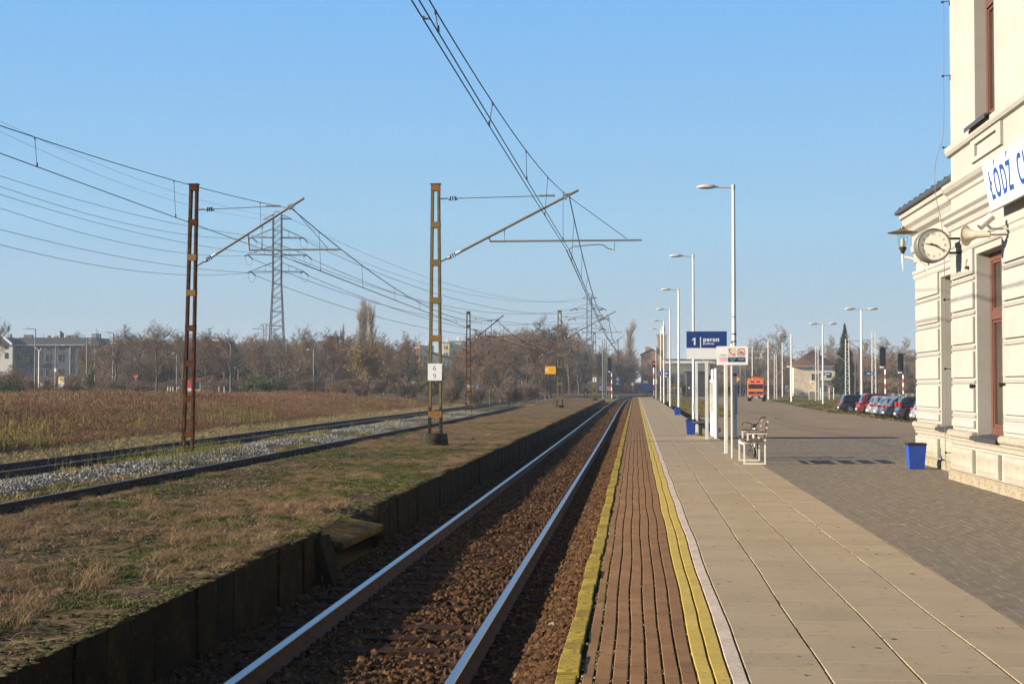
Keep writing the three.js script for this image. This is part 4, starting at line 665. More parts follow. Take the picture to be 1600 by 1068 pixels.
// overhead wires: messenger, contact wires, droppers
function catenary(label, spans, group) {
  const t = thing('overhead_line', label, 'overhead line', [0, 0, 0], 0, group), mes = [], con = [];
  for (const s of spans) {
    const n = 24, P = (f) => { const d = s.d0 + (s.d1 - s.d0) * f, k = 4 * f * (1 - f); return { m: V(s.m0[0] + (s.m1[0] - s.m0[0]) * f, s.m0[1] + (s.m1[1] - s.m0[1]) * f - s.sag * k, -d), c: V(s.c0[0] + (s.c1[0] - s.c0[0]) * f, s.c0[1] + (s.c1[1] - s.c0[1]) * f - .04 * k, -d) }; };
    const a = [], b = [], b2 = []; for (let i = 0; i <= n; i++) { const p = P(i / n); a.push(p.m); b.push(p.c); b2.push(p.c.clone().add(V(s.gap || 0, 0, 0))); }
    const r = .0085 + Math.max(0, (s.d0 + s.d1) / 2 - 20) * .00012;
    mes.push(tube(a, r * 1.05, 5, n * 2)); con.push(tube(b, r, 5, n)); if (s.gap) con.push(tube(b2, r, 5, n));
    const nd = s.drop || 8; for (let i = 0; i < nd; i++) { const f = (i + .5) / nd, p = P(f); if (-p.m.z < 4) continue; const cc = p.c.clone().add(V(s.gap && i % 2 ? s.gap : 0, 0, 0)); part('dropper', [cyl(p.m, cc, .004 + r * .2, .004 + r * .2, 4), cyl(cc, cc.clone().add(V(0, .07, 0)), .018, .014, 6), cyl(p.m.clone().add(V(0, -.05, 0)), p.m, .01, .016, 6)], M.wire, t); }
    if (s.link) for (const f of s.link) { const p = P(f); part('wire_spacer', [cyl(p.c, p.c.clone().add(V(s.gap, 0, 0)), .01, .01, 5), cyl(p.c.clone().add(V(0, -.01, 0)), p.c.clone().add(V(0, .03, 0)), .02, .02, 6)], M.galv, t); }
  }
  part('messenger_wire', mes, M.wire, t); part('contact_wire', con, M.wire, t); return t;
}
catenary('pair of black contact wires and messenger wire above the main track', [
  { d0: -16, d1: 41.6, m0: [-2.5, 6.98], m1: [-1.86, 6.98], c0: [-2.5, 5.47], c1: [-1.94, 5.46], sag: 1.33, gap: .075, drop: 10, link: [.54] },
  { d0: 41.6, d1: 115, m0: [-1.86, 6.98], m1: [-2.1, 6.98], c0: [-1.94, 5.46], c1: [-2.3, 5.5], sag: 1.25, gap: .075, drop: 10 },
  { d0: 115, d1: 172, m0: [-2.1, 6.98], m1: [-2.0, 7.1], c0: [-2.3, 5.5], c1: [-2.1, 5.55], sag: 1.2, gap: .075, drop: 6 },
  { d0: 172, d1: 232, m0: [-2.0, 7.1], m1: [-2.6, 7.1], c0: [-2.1, 5.55], c1: [-2.6, 5.6], sag: 1.2, drop: 5 }]);
catenary('black contact and messenger wire above the disused left track', [
  { d0: -26, d1: 44, m0: [-10.15, 7.02], m1: [-10.42, 7.0], c0: [-10.15, 5.42], c1: [-10.36, 5.42], sag: 1.38, drop: 9 },
  { d0: 44, d1: 116, m0: [-10.42, 7.0], m1: [-11, 6.9], c0: [-10.36, 5.42], c1: [-11, 5.4], sag: 1.3, drop: 9 },
  { d0: 116, d1: 190, m0: [-11, 6.9], m1: [-10.3, 7.1], c0: [-11, 5.4], c1: [-10.5, 5.5], sag: 1.2, drop: 6 }]);
// ================================================================ PLATFORM FURNITURE
const pgY = d => plazaY(d);
{ // street-type platform lamps with one arm
  const lamp = (label, x, d, y0, h, group) => {
    const t = thing('platform_lamp', label, 'lamp', [x, y0, -d], 0, group);
    part('pole', [new THREE.CylinderGeometry(.05, .085, h, 14).translate(0, h / 2, 0)], M.whiteSteel, t);
    part('arm', cyl(V(.02, h - .06, 0), V(-.62, h - .03, 0), .03, .028, 8), M.lampGrey, t);
    part('pole_cap', new THREE.CylinderGeometry(.055, .06, .16, 12).translate(0, h - .04, 0), M.lampGrey, t);
    const g = new THREE.SphereGeometry(1, 20, 10, 0, 6.2832, 0, Math.PI / 2); g.scale(.34, .115, .14); g.translate(-.86, h - .05, 0); part('lamp_head', g, M.lampGrey, t);
    const l = new THREE.SphereGeometry(1, 16, 6, 0, 6.2832, Math.PI / 2, Math.PI / 2); l.scale(.3, .045, .12); l.translate(-.88, h - .05, 0); part('lens', l, M.curtain, t);
    part('door_plate', bx(-.05, .05, .6, 1.0, .066, .084), M.lampGrey, t);
    return t;
  };
  const L1 = lamp('tallest-looking white platform lamp, behind the pictogram board', 3.2, 48.2, -.03, 8.15, 'white lamps along the platform');
  part('black_band', [new THREE.CylinderGeometry(.0745, .0755, .04, 14).translate(0, 3.32, 0), new THREE.CylinderGeometry(.076, .077, .04, 14).translate(0, 3.08, 0)], M.blackPaint, L1); part('red_band', new THREE.CylinderGeometry(.081, .082, .1, 14).translate(0, 2.0, 0), M.red, L1);
  part('grey_sleeve', [new THREE.CylinderGeometry(.095, .1, .95, 14).translate(0, 1.2, 0)], M.greyPaint, L1);
  const ds = [74, 99.8, 125.5, 147.7, 169], names = ['white platform lamp standing behind the blue platform board', 'white platform lamp rising out of the small far blue bin', 'white platform lamp on the grass, third behind the platform board', 'white platform lamp left of the far blue platform board', 'farthest white platform lamp, at the end of the grass'];
  ds.forEach((d, i) => lamp(names[i], [2.9, 2.92, 2.95, 2.85, 2.9][i], d, Math.max(-.3, plazaY(d) * .5), 8.15 - Math.max(-.3, plazaY(d) * .5), 'white lamps along the platform'));
}
{ // platform board on one post
  const o = thing('platform_sign', 'blue and white board reading 1 peron on a white post', 'sign', [2.13, 0, -44.4]);
  const f = canvasMat(1024, 420, (x, w, h) => { x.fillStyle = '#123a78'; x.fillRect(0, 0, w, h); x.fillStyle = '#f4f2ec'; x.textBaseline = 'alphabetic'; x.font = 'bold 262px sans-serif'; x.fillText('1', 122, 350); x.fillRect(345, 145, 22, 290); x.font = 'bold 148px sans-serif'; x.fillText('peron', 416, 262); x.font = 'bold 66px sans-serif'; x.fillText('platform', 420, 338); });
  part('blue_panel', bx(-.6, .6, 2.745, 3.24, -.02, .02), M.blueSign, o); const g = printFace(1.2, .492); g.translate(0, 2.9925, .0225); part('print', g, f, o);
  part('white_panel', bx(-.59, .59, 2.405, 2.735, -.018, .018), M.panel, o);
  part('post', bx(-.045, .045, 0, 2.6, -.09, -.022), M.whiteSteel, o); part('frame', [bx(-.6, .6, 2.7355, 2.7445, -.02, .022)], M.whiteSteel, o); part('base_plate', bx(-.09, .09, .001, .014, -.14, .03), M.greyPaint, o);
}
{ const o = thing('square_post', 'square white steel post directly behind the pictogram board', 'post', [2.14, 0, -35.2]); part('post', rbx(-.042, .042, 0, 2.3, -.042, .042, .008), M.whiteSteel, o); part('base_plate', bx(-.09, .09, .001, .012, -.09, .09), M.greyPaint, o);
  const p = copyOf(o, [2.13, 0, -51.6], 0, 'square white steel post rising behind the blue bin and black seat'); p.scale.y = 1.06; }
{ // pictogram board
  const o = thing('pictogram_board', 'white board with no-bicycle, telephone and warning pictograms on a thin post', 'sign', [2.15, 0, -33.2]);
  const f = canvasMat(768, 456, (x, w, h) => { x.fillStyle = '#f1efe9'; x.fillRect(0, 0, w, h);
    x.strokeStyle = '#b9b6ac'; x.lineWidth = 3; x.strokeRect(62, 36, 204, 220); x.strokeStyle = '#8a8a86'; x.lineWidth = 4; x.beginPath(); x.moveTo(140, 160); x.lineTo(230, 60); x.stroke(); x.fillStyle = '#777'; x.fillRect(86, 196, 160, 14); x.fillRect(110, 216, 120, 8); x.fillStyle = '#eab9c0'; x.fillRect(62, 268, 204, 116);
    x.fillStyle = '#cfcdc2'; x.fillRect(276, 34, 212, 226); x.fillRect(498, 34, 212, 226);
    x.strokeStyle = '#d05a5a'; x.lineCap = 'round'; x.lineWidth = 26; x.beginPath(); x.moveTo(312, 76); x.quadraticCurveTo(316, 190, 436, 212); x.stroke(); x.lineWidth = 38; x.beginPath(); x.moveTo(308, 78); x.lineTo(336, 66); x.moveTo(420, 224); x.lineTo(444, 196); x.stroke();
    x.lineWidth = 17; x.beginPath(); x.arc(604, 147, 92, 0, 7); x.stroke(); x.strokeStyle = '#3a3f4a'; x.lineWidth = 11; x.beginPath(); x.arc(568, 170, 28, 0, 7); x.moveTo(668, 170); x.arc(640, 170, 28, 0, 7); x.moveTo(568, 170); x.lineTo(600, 120); x.lineTo(640, 170); x.lineTo(570, 130); x.stroke(); x.strokeStyle = '#d05a5a'; x.lineWidth = 16; x.beginPath(); x.moveTo(542, 84); x.lineTo(668, 210); x.stroke();
    x.fillStyle = '#1d3556'; x.fillRect(276, 268, 434, 120); x.fillStyle = '#8fa0b8'; x.fillRect(300, 290, 170, 14); x.fillRect(320, 320, 130, 12); x.fillRect(350, 350, 70, 16); x.fillRect(520, 300, 168, 14); x.fillRect(530, 334, 150, 12); });
  part('board', bx(-.34, .36, 2.07, 2.49, .02, .035), M.white, o); const g = printFace(.69, .41); g.translate(.01, 2.28, .0372); part('print', g, f, o);
  part('post', cyl(V(0, 0, 0), V(0, 2.56, 0), .024, .024, 10), M.whiteSteel, o); part('post_cap', new THREE.SphereGeometry(.028, 8, 6).translate(0, 2.57, 0), M.rust, o); part('clamp', [bx(-.04, .04, 2.15, 2.18, -.028, .021), bx(-.04, .04, 2.38, 2.41, -.028, .021)], M.greyPaint, o);
}
{ // glazed timetable case between two stout round posts, seen end-on
  const o = thing('timetable_case', 'timetable case between two stout grey round posts, seen end-on', 'notice case', [2.47, 0, -46.4]);
  for (const z of [.9, -.9]) part('post', new THREE.CylinderGeometry(.064, .064, 2.12, 16).translate(0, 1.06, z), M.whiteSteel, o);
  for (const z of [.9, -.9]) part('post_cap', new THREE.SphereGeometry(.064, 12, 5, 0, 6.29, 0, 1.57).scale(1, .4, 1).translate(0, 2.12, z), M.lampGrey, o);
  part('lower_panel', bx(-.1, .02, .05, .78, -.83, .83), M.whiteSteel, o);
  part('frame', [bx(-.11, .03, 1.72, 1.8, -.83, .83), bx(-.11, -.08, .785, 1.715, .79, .83), bx(-.11, -.08, .785, 1.715, -.83, -.79)], M.whiteSteel, o);
  const g = printFace(1.56, .92); g.rotateY(-Math.PI / 2); g.translate(-.1, 1.25, 0); part('pane', g, M.glass, o); part('back_panel', bx(-.03, -.02, .79, 1.71, -.78, .78), M.lampGrey, o);
}
// tapered bins
{
  const bin = (label, x, y, d, w, h, group) => { const o = thing('blue_bin', label, 'bin', [x, y, -d], 0, group); const g = new THREE.CylinderGeometry(w * .71, w * .56, h, 4, 1, true); g.rotateY(Math.PI / 4); g.translate(0, h / 2, 0); const b = g.toNonIndexed(); b.computeVertexNormals();
    const inn = new THREE.CylinderGeometry(w * .67, w * .52, h - .01, 4, 1, true); inn.rotateY(Math.PI / 4); inn.scale(-1, 1, 1); inn.translate(0, h / 2, 0); const fl = bx(-w * .38, w * .38, .01, .03, -w * .38, w * .38);
    part('bin_body', [boxUV(b), boxUV(inn.toNonIndexed()), fl], M.blueBin, o);
    const r = w * .52; part('rim', [bx(-r, r, h - .03, h + .012, r - .03, r), bx(-r, r, h - .03, h + .012, -r, -r + .03), bx(-r, -r + .03, h - .03, h + .012, -r + .03, r - .03), bx(r - .03, r, h - .03, h + .012, -r + .03, r - .03)], M.blackPlastic, o);
    const bag = new THREE.CylinderGeometry(w * .655, w * .64, .1, 4, 1, true); bag.rotateY(Math.PI / 4); bag.translate(0, h - .05, 0); part('bin_liner', bag.toNonIndexed(), M.blackPlastic, o); return o; };
  bin('large blue tapered bin standing against the cream station corner', 5.41, 0, 29.1, .345, .49);
  bin('blue bin beside the black seat, below the platform board', 1.83, 0, 49.2, .33, .49);
  bin('small far blue bin at the foot of a white lamp', 2.3, 0, 82, .34, .43);
}
{ const o = thing('concrete_bin', 'exposed-aggregate concrete bin at the right edge of the view by the plinth', 'bin', [5.17, 0, -18.9]);
  const agg = std({ map: tex(256, (u, v) => { const a = vnoise(u * 40, v * 40, 161, 40), b = vnoise(u * 64, v * 64, 163, 64); return mixc(mixc([126, 110, 84], [190, 172, 138], a > .55 ? 1 : .1), [84, 72, 56], b > .68 ? .8 : 0); }, .5), roughness: 1 });
  part('bin_body', boxUV(lathe([[0, .02], [.2, .02], [.215, .05], [.24, .5], [.245, .56], [.21, .57], [.19, .5], [0, .48]], 12)), agg, o); part('rim', lathe([[.2, .565], [.25, .565], [.25, .585], [.2, .585]], 20), M.blackPaint, o); part('base', boxUV(lathe([[0, 0], [.21, 0], [.21, .025], [0, .025]], 12)), M.concrete, o); }
{ // backless seat seen end-on
  const o = thing('backless_seat', 'low backless dark bench on two steel legs beside the blue bin', 'bench', [2.05, 0, -48.2]);
  for (const k of [-1, 0, 1]) part('seat_slat', rbx(-.19 + k * .125 + .13, -.08 + k * .125 + .13, .42, .455, -.85, .85, .008), M.wood, o); part('seat_frame', [bx(-.17, .3, .385, .415, .5, .56), bx(-.17, .3, .385, .415, -.56, -.5)], M.blackPaint, o);
  for (const z of [.53, -.53]) part('leg', [bx(.03, .09, .015, .385, z - .03, z + .03), bx(-.05, .18, .001, .015, z - .06, z + .06)], M.blackPaint, o); }
{ // bench with white tube frame: seen from its end, seat towards the track
  const o = thing('bench', 'brown slatted bench with square white tube frame, seen from its end', 'bench', [2.42, 0, -31.15]); const W = .032;
  for (const s of [1, -1]) { const z = s * .72; part('end_frame', [bx(-.22, -.22 + W, .001, .43, z - W / 2, z + W / 2), bx(.2, .2 + W, .001, .43, z - W / 2, z + W / 2), bx(-.22 + W, .2, .001, .001 + W, z - W / 2, z + W / 2), bx(-.22, .2 + W, .43, .43 + W, z - W / 2, z + W / 2), bar(V(.216, .462, z), V(.272, .885, z), W), bx(-.15, -.15 + W, .462, .62, z - W / 2, z + W / 2), bx(-.15, .232, .62, .62 + W, z - W / 2, z + W / 2)], M.whiteSteel, o);
    part('arm_rest', rbx(-.17, .21, .6525, .675, z - .03, z + .03, .006), M.wood, o); }
  for (let i = 0; i < 4; i++) part('seat_slat', rbx(-.21 + i * .103, -.12 + i * .103, .4625, .487, -.78, .78, .006), M.wood, o);
  for (let i = 0; i < 3; i++) { const g = rbx(-.013, .013, -.045, .045, -.78, .78, .006); g.rotateZ(-.13); g.translate(.2 + i * .0165, .57 + i * .125, 0); part('back_slat', g, M.wood, o); }
  part('front_rail', bx(-.219, -.219 + W, .4295, .4295 - W, -.703, .703), M.whiteSteel, o); part('rear_rail', bx(.2, .2 + W, .4295, .4295 - W, -.703, .703), M.whiteSteel, o);
}
{ // bicycle leaning on the back of the bench, front towards us
  const o = thing('bicycle', 'small bicycle with black handlebar and white fork leaning behind the bench', 'bicycle', [2.67, 0, -32.55]); const R = .275;
  const wheel = z => { const w = new THREE.Group(); w.name = 'wheel'; w.position.set(0, R + .02, z); o.add(w); const t = new THREE.TorusGeometry(R, .02, 8, 32); t.rotateY(Math.PI / 2); part('tyre', t, M.rubber, w); const r = new THREE.TorusGeometry(R - .03, .01, 6, 32); r.rotateY(Math.PI / 2); part('rim', r, M.galv, w); const sp = []; for (let i = 0; i < 14; i++) { const a = i * .4488; sp.push(cyl(V(i % 2 ? .02 : -.02, 0, 0), V(0, Math.sin(a) * (R - .03), Math.cos(a) * (R - .03)), .0016, .0016, 4)); } part('spokes', sp, M.galv, w); part('hub', cyl(V(-.05, 0, 0), V(.05, 0, 0), .018, .018, 8), M.galv, w); };
  wheel(0); wheel(-.92);
  part('fork', [cyl(V(-.05, R, 0), V(-.045, R + .28, -.08), .013, .014, 8), cyl(V(.05, R, 0), V(.045, R + .28, -.08), .013, .014, 8), bx(-.06, .06, R + .27, R + .31, -.1, -.06)], M.whiteSteel, o);
  part('frame', [cyl(V(0, R + .3, -.08), V(0, R + .42, -.11), .02, .02, 8), cyl(V(0, R + .4, -.11), V(0, R + .33, -.56), .017, .017, 8), cyl(V(0, R + .32, -.1), V(0, R + .02, -.5), .019, .019, 8), cyl(V(0, R + .02, -.5), V(0, R + .38, -.6), .015, .015, 8), cyl(V(-.04, R, -.92), V(0, R + .02, -.5), .01, .01, 6), cyl(V(.04, R, -.92), V(0, R + .02, -.5), .01, .01, 6), cyl(V(-.04, R, -.92), V(0, R + .33, -.58), .009, .009, 6), cyl(V(.04, R, -.92), V(0, R + .33, -.58), .009, .009, 6)], M.whiteSteel, o);
  part('handlebar', [cyl(V(0, R + .42, -.11), V(0, R + .47, -.1), .022, .022, 8), tube([V(-.27, R + .5, -.17), V(-.22, R + .55, -.11), V(-.13, R + .54, -.07), V(0, R + .48, -.07), V(.08, R + .52, -.07), V(.16, R + .62, -.09), V(.27, R + .62, -.17)], .011, 7, 30), rbx(-.04, .04, R + .45, R + .5, -.09, -.04, .012)], M.blackPlastic, o);
  part('saddle', lathe([[0, -.02], [.05, -.015], [.06, .01], [.04, .03], [0, .035]], 12).scale(1, 1, 1.9).translate(0, R + .42, -.62), M.blackPlastic, o);
  part('pedal', [cyl(V(-.12, R + .02, -.5), V(.12, R + .02, -.5), .012, .012, 6), bx(-.16, -.1, R - .1, R - .08, -.53, -.45), bx(.1, .16, R + .12, R + .14, -.55, -.47), bar(V(-.07, R + .02, -.5), V(-.07, R - .1, -.49), .016), bar(V(.07, R + .02, -.5), V(.07, R + .13, -.51), .016)], M.blackPlastic, o);
  o.rotation.z = .09; o.rotation.order = 'YXZ';
}
{ const o = thing('dry_twig', 'pale broken twig lying on the grey pavers', 'twig', at(1400, 820, 17.3)); o.position.y = .004; part('stem', tube([V(-.07, .003, .01), V(0, .004, 0), V(.05, .003, -.01), V(.12, .004, .0)], .003, 5, 10), M.curtain, o); }
{ // scattered dead leaves
  const o = thing('fallen_leaves', 'dry brown leaves scattered on ballast, platform and pavers', 'leaves'); o.userData.kind = 'stuff'; const t = new Tris(); seed(700); const pts = 7, ring = []; for (let i = 0; i < pts; i++) { const a = i / pts * 6.283, r = i % 2 ? .55 : 1; ring.push(V(Math.cos(a) * r, .12 * Math.sin(a * 2), Math.sin(a) * r * .8)); } for (let i = 0; i < pts; i++) t.tri(V(0, -.08, 0), ring[(i + 1) % pts], ring[i]);
  scatter(o, 'leaves', [t.geo()], std({ color: lin(.24, .12, .06), roughness: .9, side: THREE.DoubleSide }), 330, i => { const d = rr(8, 34), on = i < 60, x = on ? rr(-.4, 4.4) : rr(-3.3, -.5); const s = on ? rr(.008, .02) : rr(.014, .04); return { x, y: on ? .006 : bedY(x, d) + .04, z: -d, s, rx: rr(-.3, .3), ry: rr(0, 6), rz: rr(-.3, .3) }; }, () => { const k = rr(.5, 1.6); return lin(k, k * rr(.6, 1.1), k * rr(.5, 1)); });
}
{ // litter on the ballast
  const o = thing('paper_scrap', 'crumpled pale scrap of paper on the ballast right of the track', 'litter', at(868, 905, 12.2)); o.position.y = bedY(o.position.x, 12.2) + .05; const g = new THREE.IcosahedronGeometry(.05, 1), p = g.attributes.position; for (let i = 0; i < p.count; i++) { const f = .6 + .8 * hash2(Math.round(p.getX(i) * 500), Math.round(p.getY(i) * 500), Math.round(p.getZ(i) * 500)); p.setXYZ(i, p.getX(i) * f * 1.3, p.getY(i) * f * .5, p.getZ(i) * f); } g.computeVertexNormals(); part('paper', g, M.concrete, o); }
// ================================================================ CARS
function carOf(label, x, d, P) {
  const y0 = plazaY(d), o = thing('parked_car', label, 'car', [x, y0, -d], P.turn || 0), L = P.L, W = P.W, belt = P.belt, H = P.H, R = .31, wr = P.wr, wf = L - P.wf;
  const paint = new THREE.MeshPhysicalMaterial({ color: lin(...P.c), roughness: .35, metalness: P.metal ?? .35, clearcoat: 1, clearcoatRoughness: .08 });
  // lower body with wheel arches; nose towards +x
  const arch = c => { const a = []; for (let i = 0; i <= 10; i++) { const t = Math.PI * i / 10; a.push([c - Math.cos(t) * (R + .06), .2 + Math.max(0, Math.sin(t) * (R + .17))]); } return a; };
  const outline = [[.06, .28], [.0, .4], [.0, .62], [P.hatch * .35, belt - .08], [P.hatch * .6, belt], [L * .35, belt + .02], [P.ws, belt - .01], [L - .55, belt - .1], [L - .16, belt - .22], [L - .02, .58], [L, .4], [L - .06, .24], ...arch(wf).reverse(), ...arch(wr).reverse(), [.14, .22]];
  let g = extrude(outline, W - .14, .07); g.translate(0, 0, -(W - .14) / 2); const pp = g.attributes.position;
  for (let i = 0; i < pp.count; i++) { const xx = pp.getX(i), e = Math.max(0, 1 - Math.min(xx, L - xx) / .7), yy = pp.getY(i); pp.setZ(i, pp.getZ(i) * (1 - .13 * e * e) * (1 - .05 * Math.max(0, (yy - .6) / .4))); } g.computeVertexNormals();
  const body = part('body', g, paint, o);
  // greenhouse
  const gh = [[P.hatch * .55, belt - .03], [P.hatch, H - .07], [P.hatch + .25, H], [P.ws - .95, H - .01], [P.ws - .62, H - .07], [P.ws + .22, belt - .03]];
  const zAt = y => (W / 2 - .04) - .2 * (y - belt) / (H - belt);
  g = extrude(gh, W - .12, .05); g.translate(0, 0, -(W - .12) / 2); { const q = g.attributes.position; for (let i = 0; i < q.count; i++) q.setZ(i, Math.sign(q.getZ(i)) * zAt(q.getY(i)) * (Math.abs(q.getZ(i)) < (W - .12) / 2 + .01 ? .985 : 1)); g.computeVertexNormals(); }
  part('roof', g, paint, o);
  const side = (pts, s, mat, name, e = .014) => { const sh = new THREE.ShapeGeometry(new THREE.Shape(pts.map(p => new THREE.Vector2(...p)))); const q = sh.attributes.position; for (let i = 0; i < q.count; i++) q.setZ(i, s * (zAt(q.getY(i)) + e)); if (s < 0) sh.index.array.reverse(); sh.computeVertexNormals(); return part(name, sh, mat, o); };
  for (const s of [1, -1]) { const m = (P.hatch + P.ws) / 2 + .05; side([[P.hatch * .55 + .32, belt + .06], [P.hatch + .22, H - .13], [m - .05, H - .1], [m - .05, belt + .04]], s, M.darkGlass, 'rear_side_window'); side([[m + .02, belt + .04], [m + .02, H - .1], [P.ws - .78, H - .12], [P.ws - .02, belt + .05]], s, M.darkGlass, 'front_side_window');
    part('door_seam', [bx(m - .025, m - .012, .3, belt, s * (W / 2 - .004), s * (W / 2 + .002))], M.blackPlastic, o); part('door_handle', [rbx(m + .1, m + .28, belt - .16, belt - .12, s * (W / 2 - .01), s * (W / 2 + .025), .01)], P.trim ? M.blackPlastic : paint, o); part('wing_mirror', rbx(P.ws - .12, P.ws + .06, belt + .02, belt + .16, s * (W / 2 + .02), s * (W / 2 + .19), .03), paint, o); }
  const rearQ = (k0, k1, f, e) => { const A = [P.hatch * .55, belt - .03], B2 = [P.hatch, H - .07], p = k => [A[0] + (B2[0] - A[0]) * k, A[1] + (B2[1] - A[1]) * k], a = p(k0), b = p(k1), t = new Tris(), za = zAt(a[1]) * f, zb = zAt(b[1]) * f, n = [-e, .3 * e]; const q = [V(a[0] + n[0], a[1] + n[1], -za), V(a[0] + n[0], a[1] + n[1], za), V(b[0] + n[0], b[1] + n[1], zb), V(b[0] + n[0], b[1] + n[1], -zb)]; t.tri(q[0], q[1], q[2]); t.tri(q[0], q[2], q[3]); return t.geo(); };
  part('rear_window', rearQ(.14, .92, .86, .068), M.darkGlass, o);
  { const a = [P.ws + .22, belt - .03], b = [P.ws - .62, H - .07], t = new Tris(), za = zAt(a[1]) * .9, zb = zAt(b[1]) * .9; const q = [V(a[0] + .03, a[1] + .08, za), V(a[0] + .03, a[1] + .08, -za), V(b[0] + .1, b[1] + .03, -zb), V(b[0] + .1, b[1] + .03, zb)]; t.tri(q[0], q[1], q[2]); t.tri(q[0], q[2], q[3]); part('windscreen', t.geo(), M.darkGlass, o); }
  const redL = std({ color: lin(.45, .02, .015), roughness: .25 });
  for (const s of [1, -1]) { const lg = P.tall ? rbx(P.hatch * .2, .12 + P.hatch * .3, belt - .1, belt + .25, s * (W / 2 - .2), s * (W / 2 - .01), .03) : rbx(.02, .22, belt - .2, belt - .06, s * (W / 2 - .3), s * (W / 2 - .03), .03); part('rear_light', lg, redL, o); part('headlight', rbx(L - .34, L - .08, belt - .34, belt - .2, s * (W / 2 - .36), s * (W / 2 - .12), .03), M.porcelain, o); }
  part('rear_bumper', rbx(-.07, .2, .27, .52, -W / 2 + .1, W / 2 - .1, .06), P.bump ? M.blackPlastic : paint, o); part('front_bumper', rbx(L - .2, L + .06, .22, .45, -W / 2 + .12, W / 2 - .12, .06), paint, o);
  part('number_plate', bx(-.078, -.071, .36, .47, -.26, .26), M.white, o); part('underbody', bx(.25, L - .25, .17, .3, -W / 2 + .14, W / 2 - .14), M.blackPlastic, o);
  for (const cx of [wr, wf]) for (const s of [1, -1]) { const w = new THREE.Group(); w.name = 'wheel'; w.position.set(cx, R, s * (W / 2 - .1)); o.add(w);
    const ty = lathe([[R - .1, -.1], [R - .02, -.1], [R, -.06], [R, .06], [R - .02, .1], [R - .1, .1]], 24); ty.rotateX(Math.PI / 2); part('tyre', ty, M.rubber, w);
    const rim = []; const hub = new THREE.CylinderGeometry(.06, .06, .03, 10); hub.rotateX(Math.PI / 2); hub.translate(0, 0, s * .085); rim.push(hub); const ring = new THREE.TorusGeometry(R - .1, .016, 6, 24); ring.translate(0, 0, s * .08); rim.push(ring); for (let i = 0; i < 7; i++) { const a = i * .8976; rim.push(bar(V(Math.cos(a) * .04, Math.sin(a) * .04, s * .085), V(Math.cos(a) * (R - .105), Math.sin(a) * (R - .105), s * .08), .045, .015)); } part('rim', rim, M.galv, w);
    const dk = new THREE.CylinderGeometry(R - .1, R - .1, .05, 20); dk.rotateX(Math.PI / 2); part('brake_disc', dk, M.blackPlastic, w); }
  return o;
}
const hatchb = { L: 4.1, W: 1.72, belt: .92, H: 1.47, hatch: .42, ws: 2.75, wr: .78, wf: .82 };
carOf('black hatchback parked farthest from us, leftmost of the car row', 16.55, 122, { ...hatchb, c: [.008, .009, .012], H: 1.46 });
carOf('dark red tall hatchback parked in the car row with its rear to the road', 16.75, 113.5, { ...hatchb, L: 4.25, H: 1.6, belt: .98, hatch: .5, c: [.22, .008, .014], tall: 0 });
carOf('silver hatchback mostly hidden behind the red car', 16.7, 108, { ...hatchb, c: [.36, .38, .4], H: 1.45 });
carOf('pale silver hatchback left of the black-grey car with a bright red tail light', 16.6, 104, { ...hatchb, c: [.42, .44, .47], H: 1.4, hatch: .55 });
carOf('dark grey sloping hatchback with a bright red tail light', 16.4, 99.3, { ...hatchb, c: [.02, .022, .026], H: 1.42, hatch: .7 });
carOf('dark estate car with tall red tail lights near the station corner', 16.35, 94.5, { ...hatchb, c: [.03, .022, .026], H: 1.5, tall: 1, hatch: .38 });
carOf('silver estate car cut off by the station corner', 16.55, 90, { ...hatchb, c: [.42, .43, .45], H: 1.46, tall: 0 });
